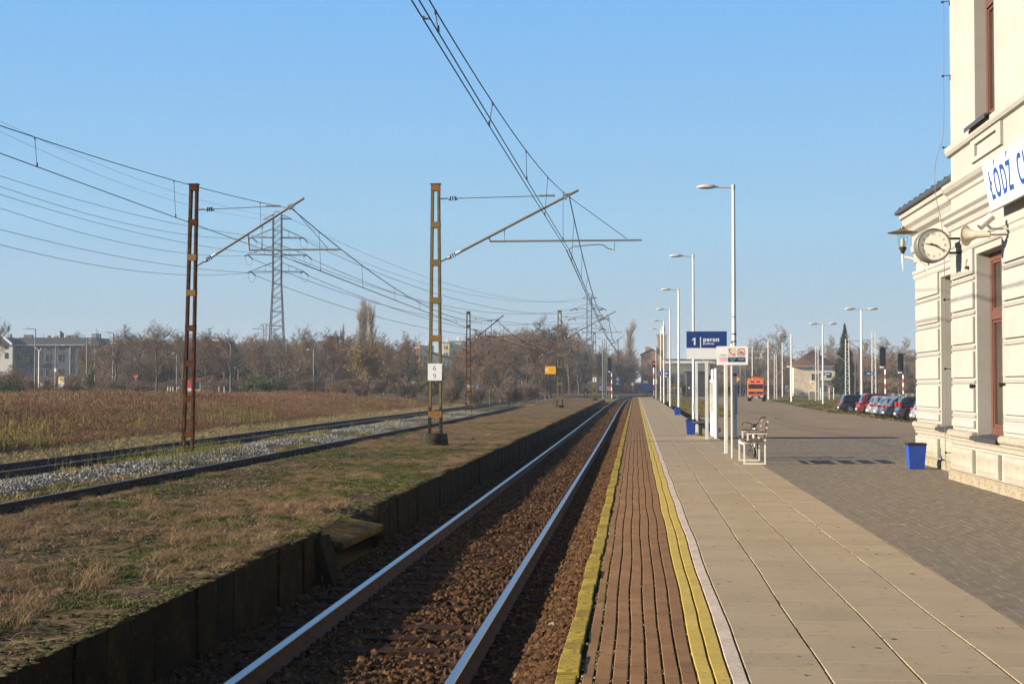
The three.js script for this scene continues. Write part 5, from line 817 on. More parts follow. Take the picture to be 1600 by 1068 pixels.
{ // orange truck facing us
  const d = 205, o = thing('orange_truck', 'orange works truck with roof gantry facing us on the road edge', 'truck', [pxX(1181, d), -.5, -d], -.14); const op = new THREE.MeshPhysicalMaterial({ color: lin(.7, .13, .03), roughness: .4, clearcoat: .6 });
  part('cab', [rbx(-1.12, 1.12, .75, 2.5, -1.6, 0, .08), rbx(-1.1, 1.1, 2.4, 3.0, -1.9, -.12, .1)], op, o); part('box_body', rbx(-1.2, 1.2, .9, 3.0, -6.4, -1.95, .06), op, o);
  part('windscreen', rbx(-1.02, 1.02, 1.72, 2.38, -.03, .012, .015), M.darkGlass, o); part('roof_window', [rbx(-.7, -.2, 2.6, 2.82, -.16, -.105, .02)], M.darkGlass, o); part('roof_window', [rbx(.1, .6, 2.6, 2.82, -.16, -.105, .02)], M.darkGlass, o);
  part('grille', rbx(-1.0, 1.0, .98, 1.36, -.02, .014, .012), M.blackPlastic, o); const em = new THREE.TorusGeometry(.13, .02, 8, 24); em.translate(0, 1.17, .03); part('grille_emblem', [em, bar(V(0, 1.17, .03), V(0, 1.3, .03), .02), bar(V(0, 1.17, .03), V(.11, 1.1, .03), .02), bar(V(0, 1.17, .03), V(-.11, 1.1, .03), .02)], M.galv, o);
  part('bumper', rbx(-1.14, 1.14, .42, .76, -.3, .08, .05), M.blackPlastic, o); for (const s of [-1, 1]) { part('headlight', rbx(s * .62, s * 1.02, .58, .74, .05, .11, .02), M.porcelain, o); part('mirror', [rbx(s * 1.2, s * 1.42, 1.75, 2.2, -.12, -.02, .02), bar(V(s * 1.1, 2.3, -.1), V(s * 1.3, 2.2, -.07), .03)], M.blackPlastic, o); part('side_window', rbx(s * 1.115, s * 1.135, 1.72, 2.35, -1.2, -.25, .01), M.darkGlass, o); }
  part('number_plate', bx(-.28, .28, .5, .62, .081, .088), M.white, o);
  for (const z of [-.75, -4.9]) for (const s of [-1, 1]) { const w = new THREE.Group(); w.name = 'wheel'; w.position.set(s * .98, .46, z); o.add(w); const t = lathe([[.24, -.13], [.43, -.13], [.46, -.09], [.46, .09], [.43, .13], [.24, .13]], 20); t.rotateZ(Math.PI / 2); part('tyre', t, M.rubber, w); const r = new THREE.CylinderGeometry(.24, .24, .16, 16); r.rotateZ(Math.PI / 2); part('rim', r, M.orange, w); }
  part('roof_gantry', [bar(V(-1.05, 3.15, -.4), V(1.05, 3.15, -.4), .06), bar(V(-1.05, 3.0, -.4), V(-1.05, 3.15, -.4), .05), bar(V(1.05, 3.0, -.4), V(1.05, 3.15, -.4), .05), bar(V(-1.05, 3.15, -.4), V(-1.05, 3.15, -5), .05), bar(V(1.05, 3.15, -.4), V(1.05, 3.15, -5), .05)], M.signYellow, o); part('work_platform', [rbx(-.6, .4, 3.15, 3.42, -3.4, -1.4, .03), bar(V(-.6, 3.42, -1.4), V(.5, 3.55, -2.4), .08)], M.red, o); part('beacon', [new THREE.CylinderGeometry(.07, .08, .16, 10).translate(-.9, 3.1, -.8)], M.orange, o);
}
// ================================================================ RIGHT-HAND SIDE: lamps, masts, signals, signal house
{
  const post = (label, px, d, yTop, heads, group) => { const x = pxX(px, d), y0 = -.55, h = yTop - y0, t = thing('yard_lamp', label, 'lamp', [x, y0, -d], 0, group); part('pole', new THREE.CylinderGeometry(.07, .13, h, 10).translate(0, h / 2, 0), M.whiteSteel, t);
    for (const s of heads) { part('arm', cyl(V(0, h, 0), V(s * .7, h + .08, 0), .04, .035, 6), M.lampGrey, t); const g = new THREE.SphereGeometry(1, 12, 8); g.scale(.5, .13, .18); g.translate(s * 1.15, h + .12, 0); part('lamp_head', g, M.lampGrey, t); } return t; };
  post('tall white double-headed yard lamp nearest the station, behind the parked cars', 1347, 150, at(1347, 484, 150).y, [-1, 1], 'lamps in the yard');
  post('white double-headed yard lamp before the signal house', 1286.5, 178, at(1286, 507, 178).y, [-1, 1], 'lamps in the yard');
  post('white single-arm yard lamp left of the signal house', 1237, 205, at(1237, 521, 205).y, [-1], 'lamps in the yard');
  post('white single-arm yard lamp just right of the orange truck', 1201, 232, at(1201, 531, 232).y, [-1], 'lamps in the yard');
  post('far pale yard lamp seen over the orange truck', 1176, 290, at(1176, 541, 290).y, [-1], 'lamps in the yard');
  post('far pale yard lamp rising behind the white pictogram board', 1223, 300, at(1223, 536, 300).y, [-1], 'lamps in the yard');
  { const d = 149, o = thing('blue_yard_sign', 'small blue sign with white lettering on the nearest yard lamp', 'sign', at(1358, 583, d)); part('board', bx(-.5, .5, -.17, .17, .0, .03), M.blueSign, o); part('lettering', [bx(-.2, .12, -.06, .03, .0305, .034), bx(.26, .36, -.1, .1, .0305, .034)], M.white, o); }
  { const d = 177, o = thing('blue_yard_sign', 'small dark blue sign across the lamp before the signal house', 'sign', at(1293, 584, d)); part('board', bx(-.5, .5, -.15, .15, .2, .23), M.blueSign, o); part('lettering', [bx(-.3, .3, -.05, .05, .2305, .234)], M.white, o); }
  { const d = 160, o = thing('far_platform_sign', 'far blue platform board with a white figure 1 between white lamps', 'sign', [pxX(1039, d), 0, -d]); part('board', bx(-.52, .52, 2.75, 3.2, 0, .04), M.blueSign, o); part('lettering', [bx(-.4, -.33, 2.83, 3.1, .0405, .044), bx(-.15, .35, 2.92, 3.04, .0405, .044)], M.white, o); part('lower_panel', bx(-.22, .22, 2.6, 2.72, 0, .03), M.white, o); part('post', [cyl(V(.35, 0, -.05), V(.35, 3, -.05), .04, .04, 6)], M.whiteSteel, o); }
  // pale lattice masts beyond the yard
  const lattice = (label, px, d, pyTop, w, mat) => { const x = pxX(px, d), y0 = -.6, h = at(px, pyTop, d).y - y0, t = thing('lattice_mast', label, 'mast', [x, y0, -d]); const k = w * .5, kt = k * .75; part('leg', [bar(V(-k, 0, 0), V(-kt, h, 0), .12)], mat, t); part('leg', [bar(V(k, 0, 0), V(kt, h, 0), .12)], mat, t); const b = []; for (let y = .3; y < h; y += 1.0) { const f = y / h, a = k + (kt - k) * f; b.push(bar(V(-a, y, 0), V(a, y + .45, 0), .05), bar(V(a, y + .45, 0), V(-a, y + .95, 0), .05)); } part('lacing', b, mat, t); return t; };
  const m1 = lattice('pale lattice mast left of the tall yard lamp', 1324.5, 205, 529, .55, M.whiteSteel); const m2 = lattice('pale lattice mast right of the tall yard lamp', 1366, 190, 519, .5, M.whiteSteel); lattice('slim lattice mast with crossed braces behind the dark cars', 1340, 210, 548, .7, M.galv); lattice('pale lattice mast in front of the signal house', 1277, 215, 540, .45, M.whiteSteel); lattice('pale lattice mast beside the signal house gable', 1212, 240, 553, .4, M.whiteSteel); lattice('grey lattice mast behind the pictogram board', 1161, 260, 560, 1.0, M.galv);
  const yardBr = (label, px, d, py, len, s) => { const p = at(px, py, d), o = thing('catenary_bracket', label, 'catenary bracket', p); part('strut', [cyl(V(0, -2.2, 0), V(s * len, .3, 0), .06, .06, 6)], M.galv, o); part('tie_rod', [cyl(V(0, .5, 0), V(s * len * .9, .25, 0), .035, .035, 5)], M.galv, o); };
  yardBr('bracket reaching left from the pale mast beside the tall yard lamp', 1324.5, 205, 543, 2.9, -1); yardBr('bracket reaching left from the right-hand pale mast', 1366, 190, 536, 3.2, -1); yardBr('bracket reaching left from the mast at the signal house', 1277, 215, 552, 3, -1); yardBr('bracket reaching right from the mast beside the signal house gable', 1212, 240, 567, 2.4, 1);
  // colour-light signals
  const signal = (label, px, d, pyTop, lit, left) => { const x = pxX(px, d), y0 = -.6, h = at(px, pyTop, d).y - y0, t = thing('railway_signal', label, 'signal', [x, y0, -d]); const st = 8; const m = h - 2.3; for (let i = 0; i < st; i++) part('mast_band', new THREE.CylinderGeometry(.08, .08, m / st - .004, 10).translate(0, m * (i + .5) / st, 0), i % 2 ? M.white : M.red, t); part('upper_mast', new THREE.CylinderGeometry(.06, .06, 2.3, 8).translate(0, m + 1.15, 0), M.galv, t);
    const hx = left ? -.32 : 0, hd = extrude([[-.27, -.95], [.27, -.95], [.27, .8], [.16, .98], [-.16, .98], [-.27, .8]], .1, .02); hd.translate(hx, h - 1.0, .08); part('signal_head', hd, M.blackPlastic, t);
    for (let i = 0; i < 4; i++) { const c = new THREE.CylinderGeometry(.11, .11, .03, 14); c.rotateX(Math.PI / 2); c.translate(hx, h - 1.72 + i * .46, .215); part('lens', c, lit === i ? std({ color: lin(.3, .01, .01), emissive: lin(1, .06, .05), emissiveIntensity: .8 }) : M.darkGlass, t); const v = new THREE.CylinderGeometry(.14, .14, .2, 12, 1, true, Math.PI / 2, Math.PI); v.rotateX(Math.PI / 2); v.translate(hx, h - 1.72 + i * .46, .28); part('hood', v, M.blackPlastic, t); }
    part('bracket', [bar(V(hx, h - 2.1, .1), V(0, h - 2.2, 0), .09), bx(hx - .2, hx + .12, h - 2.15, h - 2.0, -.1, .2)], M.whiteSteel, t); return t; };
  signal('black signal head on a red and white banded mast, nearer the station corner side', 1384, 150, 541, -1, true);
  signal('black signal head on a red and white banded mast, closest to the station corner', 1412, 158, 551, -1, true);
  signal('signal on red and white banded mast between the far masts, left of the track', 956, 215, 558, -1, true);
  { const d = 190, x = pxX(1022, d), t = thing('railway_signal', 'signal showing a red light on a red and white mast at the platform end', 'signal', [x, -.4, -d]); const h = at(1022, 574, d).y + .4; for (let i = 0; i < 6; i++) part('mast_band', new THREE.CylinderGeometry(.09, .09, h / 6 - .004, 10).translate(0, h * (i + .5) / 6, 0), i % 2 ? M.white : M.red, t); part('signal_head', rbx(-.28, .28, h, h + .85, -.1, .12, .08), M.blackPlastic, t); const c = new THREE.CylinderGeometry(.1, .1, .03, 14); c.rotateX(Math.PI / 2); c.translate(0, h + .5, .135); part('lens', c, std({ color: lin(.3, .01, .01), emissive: lin(1, .06, .05), emissiveIntensity: .9 }), t); part('hood', new THREE.CylinderGeometry(.13, .13, .2, 12, 1, true, Math.PI / 2, Math.PI).rotateX(Math.PI / 2).translate(0, h + .5, .2), M.blackPlastic, t); }
  // wooden yard fence
  { const d = 142, a = pxX(1384, d), o = thing('board_fence', 'pale wooden board fence behind the parked cars', 'fence', [a, -.6, -d]); seed(811); for (let i = 0; i < 46; i++) part(numbered('fence_board'), bx(i * .2, i * .2 + .17, .05, 1.5 + rr(-.03, .03), 0, .03), i % 3 ? M.concrete : M.curtain, o); part('rail', [bx(0, 9.2, .3, .38, -.05, -.002), bx(0, 9.2, 1.1, 1.18, -.05, -.002)], M.concrete, o); }
  { const d = 230, x = pxX(1272, d), o = thing('concrete_block', 'pale concrete box on the verge below the signal house', 'box', [x, -.58, -d]); part('body', rbx(-.75, .75, 0, 1.3, -.4, .4, .04), M.concrete, o); part('lid', rbx(-.8, .8, 1.3, 1.4, -.45, .45, .03), M.whiteSteel, o); }
  ['left', 'middle', 'right'].forEach((w, i) => { const d = 232, o = thing('short_post', ['short white post standing left of the lamp foot at the signal house', 'short white post close right of the lamp foot at the signal house', 'short white post farthest right of the lamp foot at the signal house'][i], 'post', [pxX([1283, 1296, 1303][i], d), -.58, -d]); part('post', cyl(V(0, 0, 0), V(0, 1.9, 0), .06, .06, 8), M.whiteSteel, o); part('cap', new THREE.SphereGeometry(.07, 8, 6).translate(0, 1.9, 0), M.whiteSteel, o); });
  // signal house
  { const d = 330, s = FPX / d, x = pxX(1270, d), o = thing('signal_house', 'two-storey cream signal house with brown hipped roof and lean-to', 'house', [x, -.6, -d]); const cream = std({ map: grainTex([214, 198, 172], [190, 172, 146], { metres: 4, s: 171, n: 128 }), roughness: .95 });
    const W = 4.5, H = 6.6; part('wall', [bx(-W, -.6, 0, H, -4, 3.6), bx(-.6, W, 0, 3.4, -4, 3.6), bx(-.6, W, 4.9, H, -4, 3.6), bx(1.4, W, 3.4, 4.9, -4, 3.6), bx(-.6, 1.4, 3.4, 4.9, -4, 2.9)], cream, o); part('lean_to', [bx(-.2, 6.6, 0, 3.3, 3.602, 6.5)], M.concrete, o); part('lean_to_roof', bx(-.4, 6.8, 3.3, 3.5, 3.602, 6.7), M.concrete, o);
    const r = new THREE.ConeGeometry(1, 3.6, 4, 1); r.rotateY(Math.PI / 4); r.scale(7.4, 1, 6.4); r.translate(0, H + 1.78, -.2); part('roof', boxUV(r.toNonIndexed()), std({ map: grainTex([112, 80, 70], [92, 66, 58], { metres: 2, s: 173, n: 128, fine: 20 }), roughness: .9 }), o); part('eave', bx(-5.2, 5.2, H - .12, H, -4.7, 4.3), M.whiteSteel, o);
    const w = part('window', [bx(-.6, 1.4, 3.4, 4.9, 2.92, 2.97)], M.paneFar, o); part('frame', [bx(-.1, 0, 3.4, 4.9, 2.972, 3.05), bx(.45, .55, 3.4, 4.9, 2.972, 3.05), bx(1.0, 1.1, 3.4, 4.9, 2.972, 3.05), bx(-.6, 1.4, 3.4, 3.5, 3.06, 3.1)], M.white, w); part('window', bx(1.0, 2.2, 1.1, 2.3, 6.502, 6.53), M.paneFar, o); part('window', bx(2.6, 3.6, 4.0, 5.2, 3.602, 3.64), M.paneFar, o); part('awning', bx(-.9, 1.4, 2.9, 3.2, 3.602, 4.4), M.whiteSteel, o);
    part('graffiti', [bx(3.4, 4.5, 1.9, 2.2, 6.502, 6.515), bx(3.5, 4.4, 1.0, 1.9, 6.502, 6.514)], std({ color: lin(.4, .08, .08), roughness: .9 }), o); part('chimney', bx(1.2, 1.8, H + 1, H + 3.4, -1.6, -1), M.rust, o); }
  // dark shed, gantry hall and pale buildings at the far end of the road
  { const d = 300, o = thing('dark_shed', 'dark flat-roofed shed end behind the platform board posts', 'shed', [pxX(1089, d), -.6, -d]); const dm = std({ color: lin(.022, .024, .028), roughness: .8 }); part('wall', bx(-2.0, 2.2, 0, 5, -14, 0), dm, o); part('roof', bx(-2.2, 2.4, 5, 5.2, -14.2, .2), M.darkTin, o); part('notice', bx(-1.7, -1.4, 1.7, 2, .002, .03), M.white, o); }
  { const d = 480, o = thing('depot_building', 'tan industrial depot with a roof tower beyond the platform end', 'building', [pxX(1047, d), -.6, -d]); const tn = std({ map: grainTex([176, 150, 124], [150, 126, 104], { metres: 6, s: 181, n: 128 }), roughness: .95 }), cs = [-6.4, -3.4, -.4, 2.6, 5.6]; part('wall', [bx(-8, -6.2, 0, 15, -8, 0), bx(-6.2, 30, 0, 10.5, -10, 0)], tn, o); part('tower', bx(-4, -1, 10.5, 18.5, -6, -1), tn, o); part('roof', bx(-6.4, 30.2, 10.5, 11, -10.2, .2), M.darkTin, o); part('tank', [bx(-4.4, -.8, 18.5, 19.2, -6.2, -.8), new THREE.CylinderGeometry(.6, .6, 2.6, 10).translate(-2, 20.5, -3)], M.greyPaint, o); for (let i = 0; i < 8; i++) { const w = part('window', bx(-4.5 + i * 4.2, -2.3 + i * 4.2, 4, 7.5, .002, .08), M.paneFar, o); part('frame', bx(-3.45 + i * 4.2, -3.35 + i * 4.2, 4, 7.5, .081, .12), M.white, w); } }
  { const d = 460, o = thing('orange_gable', 'orange-brick gable beyond the red signal light', 'building', [pxX(1019, d), -.6, -d]); part('wall', extrude([[-3.4, 0], [3.2, 0], [3.2, 11.5], [0, 13.5], [-3.4, 12]], 9).translate(0, 0, -9), std({ map: grainTex([196, 146, 112], [172, 128, 98], { metres: 3, s: 183, n: 128 }), roughness: .95 }), o); part('roof', [bar(V(-3.8, 11.9, -4.5), V(.1, 13.9, -4.5), .3, 9.4), bar(V(3.6, 11.3, -4.5), V(-.1, 13.9, -4.5), .3, 9.4)], M.darkTin, o); part('window', bx(-1.6, -.4, 7, 9, .002, .05), M.paneFar, o); part('window', bx(.6, 1.8, 7, 9, .002, .05), M.paneFar, o); }
  { const d = 620, o = thing('pale_flats', 'far pale block of flats behind the pictogram board', 'building', [pxX(1165, d), -.6, -d]); part('wall', bx(-8, 10, 0, 17.5, -10, 0), std({ color: lin(.5, .46, .4), roughness: .95 }), o); part('roof', bx(-8.2, 10.2, 17.5, 17.9, -10.2, .2), M.concrete, o); for (let f = 0; f < 5; f++) for (let i = 0; i < 6; i++) part('window', bx(-7 + i * 2.8, -5.4 + i * 2.8, 2 + f * 3.1, 3.6 + f * 3.1, .002, .05), M.paneFar, o); }
  { const d = 420, o = thing('flat_roof_hall', 'low pale-roofed hall left of the pictogram board', 'building', [pxX(1072, d), -.6, -d]); part('wall', bx(-6, 8, 0, 8.6, -10, 0), M.concrete, o); part('roof', bx(-6.3, 8.3, 8.6, 9.4, -10.3, .3), M.whiteSteel, o); for (let i = 0; i < 5; i++) part('window', bx(-5 + i * 2.6, -3.4 + i * 2.6, 3, 5.4, .002, .06), M.paneFar, o); }
  { const d = 265, o = thing('guard_rail', 'pale green-yellow pipe guard rail at the end of the grass strip', 'railing', [pxX(1034, d), -.5, -d]); for (let i = 0; i < 4; i++) part('post', cyl(V(i * 1.15, 0, 0), V(i * 1.15, 1.9, 0), .06, .06, 6), M.curtain, o); part('rail', [cyl(V(0, 1.8, 0), V(3.6, 1.8, 0), .06, .06, 6), cyl(V(0, 1.1, 0), V(3.6, 1.1, 0), .06, .06, 6)], M.signYellow, o); }
  { const d = 250, o = thing('yellow_road_sign', 'yellow diamond road sign beyond the white posts', 'sign', [pxX(1151, d), -.55, -d]); part('post', cyl(V(0, 0, 0), V(0, 3.6, 0), .05, .05, 6), M.galv, o); const g = bx(-.42, .42, -.42, .42, 0, .03); g.rotateZ(Math.PI / 4); g.translate(0, 3.3, .06); part('board', g, M.signYellow, o); }
  { const d = 300, o = thing('white_banner_sign', 'white sign with a blue slanting bar above the pictogram board', 'sign', [pxX(1157, d), -.55, -d]); part('post', cyl(V(0, 0, -.06), V(0, 8.6, -.06), .08, .08, 6), M.galv, o); part('board', bx(-.75, .75, 7.0, 8.4, 0, .06), M.white, o); part('mark', bar(V(-.6, 7.3, .08), V(.6, 8.0, .08), .3, .03), M.blueSign, o); }
}
// ================================================================ FAR TRACKSIDE THINGS
{
  { const d = 205, o = thing('portal_mast', 'pale grey twin lattice mast left of the track far ahead', 'mast', [pxX(944.5, d), -.5, -d]); const h = at(944, 530, d).y + .5; for (const x of [-.28, 0, .28]) part('leg', bar(V(x, 0, 0), V(x, h - Math.abs(x) * .4, 0), .1), M.galv, o); const b = []; for (let y = .3; y < h - .5; y += .6) b.push(bar(V(-.28, y, 0), V(.28, y + .5, 0), .05)); part('lacing', b, M.galv, o); part('foundation_block', rbx(-.5, .5, 0, .3, -.3, .3, .03), M.concrete, o); }
  { const d = 204, o = thing('blue_track_sign', 'small blue trackside sign with a dark dot beside the twin mast', 'sign', [pxX(939, d), -.5, -d]); part('board', bx(-.2, .2, 1.6, 2.1, 0, .03), std({ color: lin(.12, .35, .6), roughness: .5 }), o); part('dot', new THREE.CylinderGeometry(.09, .09, .02, 12).rotateX(Math.PI / 2).translate(0, 1.85, .042), M.blackPaint, o); part('post', cyl(V(.25, 0, 0), V(.25, 8, 0), .04, .04, 6), M.galv, o); }
  { const d = 214, o = thing('red_track_sign', 'small red and white board low on the far banded signal', 'sign', [pxX(951.5, d), -.5, -d]); part('board', bx(-.3, .3, 1.55, 1.95, 0, .03), M.red, o); part('border', [bx(-.3, .3, 1.9, 1.95, .0305, .034), bx(-.3, .3, 1.55, 1.6, .0305, .034)], M.white, o); part('post', cyl(V(0, 0, -.03), V(0, 1.7, -.03), .03, .03, 6), M.galv, o); }
  { const d = 262, o = thing('triangle_post_sign', 'post with two white triangle signs beside the curving track', 'sign', [pxX(965, d), -.5, -d]); part('post', cyl(V(0, .5, 0), V(0, 4.0, 0), .05, .05, 6), M.galv, o); part('foot_block', rbx(-.2, .2, 0, .5, -.2, .2, .03), M.whiteSteel, o); for (const y of [2.35, 3.1]) { part('triangle', extrude([[-.4, 0], [.4, 0], [0, .72]], .02).translate(0, y, .05), M.white, o); part('mark', new THREE.CylinderGeometry(.1, .1, .02, 3).rotateX(Math.PI / 2).translate(0, y + .24, .085), M.blackPaint, o); } }
  { const d = 330, o = thing('crossing_sign', 'white cross sign on a grey post at the level crossing', 'sign', [pxX(1009, d), -.4, -d]); part('post', cyl(V(0, 0, 0), V(0, 3.2, 0), .09, .09, 6), M.concrete, o); part('cross', [bar(V(-.5, 2.7, .1), V(.5, 3.2, .1), .16, .04), bar(V(-.5, 3.2, .15), V(.5, 2.7, .15), .16, .04)], M.white, o); }
  { const d = 340, o = thing('round_track_sign', 'far round white speed sign left of the blue wagon', 'sign', [pxX(988.5, d), -.4, -d]); part('post', cyl(V(0, 0, 0), V(0, 2.6, 0), .06, .06, 6), M.galv, o); part('disc', new THREE.CylinderGeometry(.32, .32, .04, 18).rotateX(Math.PI / 2).translate(0, 2.5, .06), M.curtain, o); }
  { const d = 420, o = thing('blue_wagon', 'blue freight wagon low behind the far crossing', 'wagon', [pxX(1004, d), -.3, -d]); const bl = std({ color: lin(.02, .12, .36), roughness: .5 }); part('body', rbx(-2.2, 2.9, .7, 2.5, -6, 0, .08), bl, o); part('underframe', bx(-2.1, 2.8, .45, .7, -5.9, -.1), M.blackPaint, o); for (const x of [-1.6, 2.2]) part('wheel', new THREE.CylinderGeometry(.42, .42, 2, 14).rotateX(Math.PI / 2).translate(x, .42, -1.5), M.blackPaint, o); }
  { const d = 186, o = thing('grey_mast', 'slim grey mast just right of the red-lit signal', 'mast', [pxX(1026, d), -.4, -d]); const h = at(1026, 541, d).y + .4; part('pole', cyl(V(0, 0, 0), V(0, h, 0), .14, .1, 8), M.galv, o); part('box', rbx(-.16, .1, 2.3, 2.9, .08, .25, .02), M.whiteSteel, o); }
}
// ================================================================ LATTICE PYLONS AND POWER LINES
const pylonTips = [];
function pylonOf(label, px, d, pyTop, arms, turn, armTurnPx, k = 1) {
  const x = pxX(px, d), y0 = -.4, H = at(px, pyTop, d).y - y0, o = thing('lattice_pylon', label, 'pylon', [x, y0, -d], turn), mat = M.pylon, r = .078 * k;
  const wAt = y => { const f = y / H; return f < .62 ? 1.65 - (1.65 - .72) * (f / .62) : .72; };
  for (const [sx, sz] of [[1, 1], [1, -1], [-1, 1], [-1, -1]]) part('leg', [bar(V(sx * wAt(0), 0, sz * wAt(0)), V(sx * .72, H * .62, sz * .72), r * 2), bar(V(sx * .72, H * .62, sz * .72), V(sx * .72, H - .6, sz * .72), r * 2)], mat, o);
  const lace = [], n = 26; for (let i = 0; i < n; i++) { const a = H * Math.pow(i / n, .9), b = H * Math.pow((i + 1) / n, .9), wa = wAt(a), wb = wAt(b); if (b > H - .5) break; const q = r * 1.0; for (const s of [1, -1]) { lace.push(bar(V(-wa, a, s * wa), V(wb, b, s * wb), q), bar(V(s * wa, a, s > 0 ? -wa : wa), V(s * wb, b, s > 0 ? wb : -wb), q)); if (i % 2) lace.push(bar(V(wa, a, s * wa), V(-wa, a, s * wa), q)); } }
  part('lacing', lace, mat, o); part('peak', [tube([V(-.72, H - .6, 0), V(-.4, H - .1, 0), V(.4, H - .1, 0), V(.72, H - .6, 0)], r, 5, 10)], mat, o);
  arms.forEach(([py, half], ai) => { const y = at(px, py, d).y - y0, w = wAt(y);
    const g = []; for (const s of [1, -1]) { for (const z of [.6, -.6]) g.push(bar(V(s * w * .9, y, z * w), V(s * half, y, 0), r * 1.6), bar(V(s * w * .9, y + (ai ? 1.6 : .8), z * w), V(s * half, y + .05, 0), r)); for (let q = 1; q < 3; q++) { const f = q / 3, xx = s * (w + (half - w) * f); g.push(bar(V(xx, y, .6 * w * (1 - f)), V(xx, y + (ai ? 1.6 : .8) * (1 - f), 0), r * .8)); } }
    part('cross_arm', g, mat, o); });
  o.updateMatrixWorld(); const rec = { o, arms: arms.map(([py, half], ai) => [1, -1].map(s => o.localToWorld(V(s * half, at(px, py, d).y - y0, 0)))) }; pylonTips.push(rec); return rec;
}
M.pylon = std({ color: lin(.16, .16, .16), roughness: .6, metalness: .3 });
const PA = pylonOf('tall grey lattice pylon with three cross-arms behind the left mast', 432, 250, 330, [[342, 2.4], [371, 4.4], [398, 5.1], [424, 4.6]], .12, 0, 1);
const PB = pylonOf('second grey lattice pylon, above the main track wires', 921, 470, 459, [[466, 2.4], [482, 4.6], [497, 5.2], [513, 4.6]], .1, 0, 1.3);
const PC = pylonOf('tiny far lattice pylon just left of the tall pylon foot', 413, 720, 505, [[508, 2.4], [514, 6], [524, 7], [534, 6]], .2, 0, 1.8);
const PD = pylonOf('tiny far lattice pylon behind the grey tenement roof', 120, 900, 517, [[521, 2.4], [525, 5], [530, 5.5], [535, 5]], .2, 0, 2);
// strain insulators with jumper loops on the two pylons, each its own object; conductors run on to both sides
const dirA = PB.arms[1][0].clone().sub(PA.arms[1][0]).normalize();
const leftEnds = [[[10, 194], [10, 210]], [[-20, 268], [-20, 284]], [[-20, 297], [-20, 318]], [[-20, 353], [-20, 377]]];
let cnum = 0;
const wireNames = ['earth wire', 'upper conductor', 'middle conductor', 'lower conductor'];
PA.arms.forEach((pair, ai) => pair.forEach((tip, si) => {
  const endB = PB.arms[ai][si], L = at(...leftEnds[ai][si], 150), o = thing('power_line', (si ? 'left-hand ' : 'right-hand ') + wireNames[ai] + ' of the high-voltage line across the left sky', 'power line', [0, 0, 0], 0, 'conductors of the high-voltage line');
  const str = (a, b, off) => { const u = b.clone().sub(a).normalize(); return [a.clone().addScaledVector(u, .2), a.clone().addScaledVector(u, 1.9)]; };
  const w1 = [], w2 = [], n = 18; let s1 = tip.clone(), s2 = tip.clone();
  if (ai) { const toL = L.clone().sub(tip).setY(0).normalize(), toB = endB.clone().sub(tip).setY(0).normalize(); toL.y = -.22; toB.y = -.3; s1 = tip.clone().addScaledVector(toL, 1.6); s2 = tip.clone().addScaledVector(toB, 1.9);
    const ins = []; for (const [q, e] of [[tip, s1], [tip, s2]]) for (const k of [-.14, .14]) { const off = V(0, 0, k); ins.push(cyl(q.clone().add(off).lerp(e, .12), e.clone().add(off), .1, .1, 6)); } part('insulator_string', ins, M.insul, o);
    const mid = s1.clone().lerp(s2, .5); part('jumper_loop', tube([s1, V(s1.x * .7 + mid.x * .3, mid.y - 1.0, s1.z * .7 + mid.z * .3), V(mid.x, mid.y - 1.35, mid.z), V(s2.x * .7 + mid.x * .3, mid.y - 1.0, s2.z * .7 + mid.z * .3), s2], .03, 4, 14), M.wireThin, o); }
  const thick = ai ? .036 : .022;
  for (let i = 0; i <= n; i++) { const f = i / n; w1.push(s1.clone().lerp(L, f).add(V(0, -3.2 * 4 * f * (1 - f) * .5, 0))); w2.push(s2.clone().lerp(endB, f).add(V(0, -9.5 * 4 * f * (1 - f) * .62, 0))); }
  // the left-hand span runs on beyond the frame
  const ext = L.clone().sub(s1).setY(0).normalize(); w1.push(L.clone().addScaledVector(ext, 60).add(V(0, 4, 0)));
  part('conductor', [tube(w1, thick * .8, 4, 40), tube(w2, thick * 1.3, 4, 40)], M.wireThin, o);
}));
PB.arms.slice(1).forEach((pair, ai) => pair.forEach((tip, si) => { const g = []; for (const s of [-1, 1]) { g.push(cyl(tip.clone().add(V(s * .1, -.05, 0)), tip.clone().add(V(s * 1.2 - .4, -.6, 1.6 * s)), .17, .17, 6)); } const o = solo('insulator_string', ['upper', 'middle', 'lower'][ai] + (si ? ' left' : ' right') + ' insulator pair on the second pylon', 'insulator', g, M.insul, 'insulators on the second pylon'); }));

// ================================================================ TREES
M.bark = std({ color: lin(.11, .085, .065), roughness: 1 });
const twigMat = {}; const twigM = (key, c) => twigMat[key] || (twigMat[key] = std({ color: lin(1, 1, 1), vertexColors: true, roughness: 1, side: THREE.DoubleSide, name: key }));
M.twig = std({ vertexColors: true, roughness: 1, side: THREE.DoubleSide });
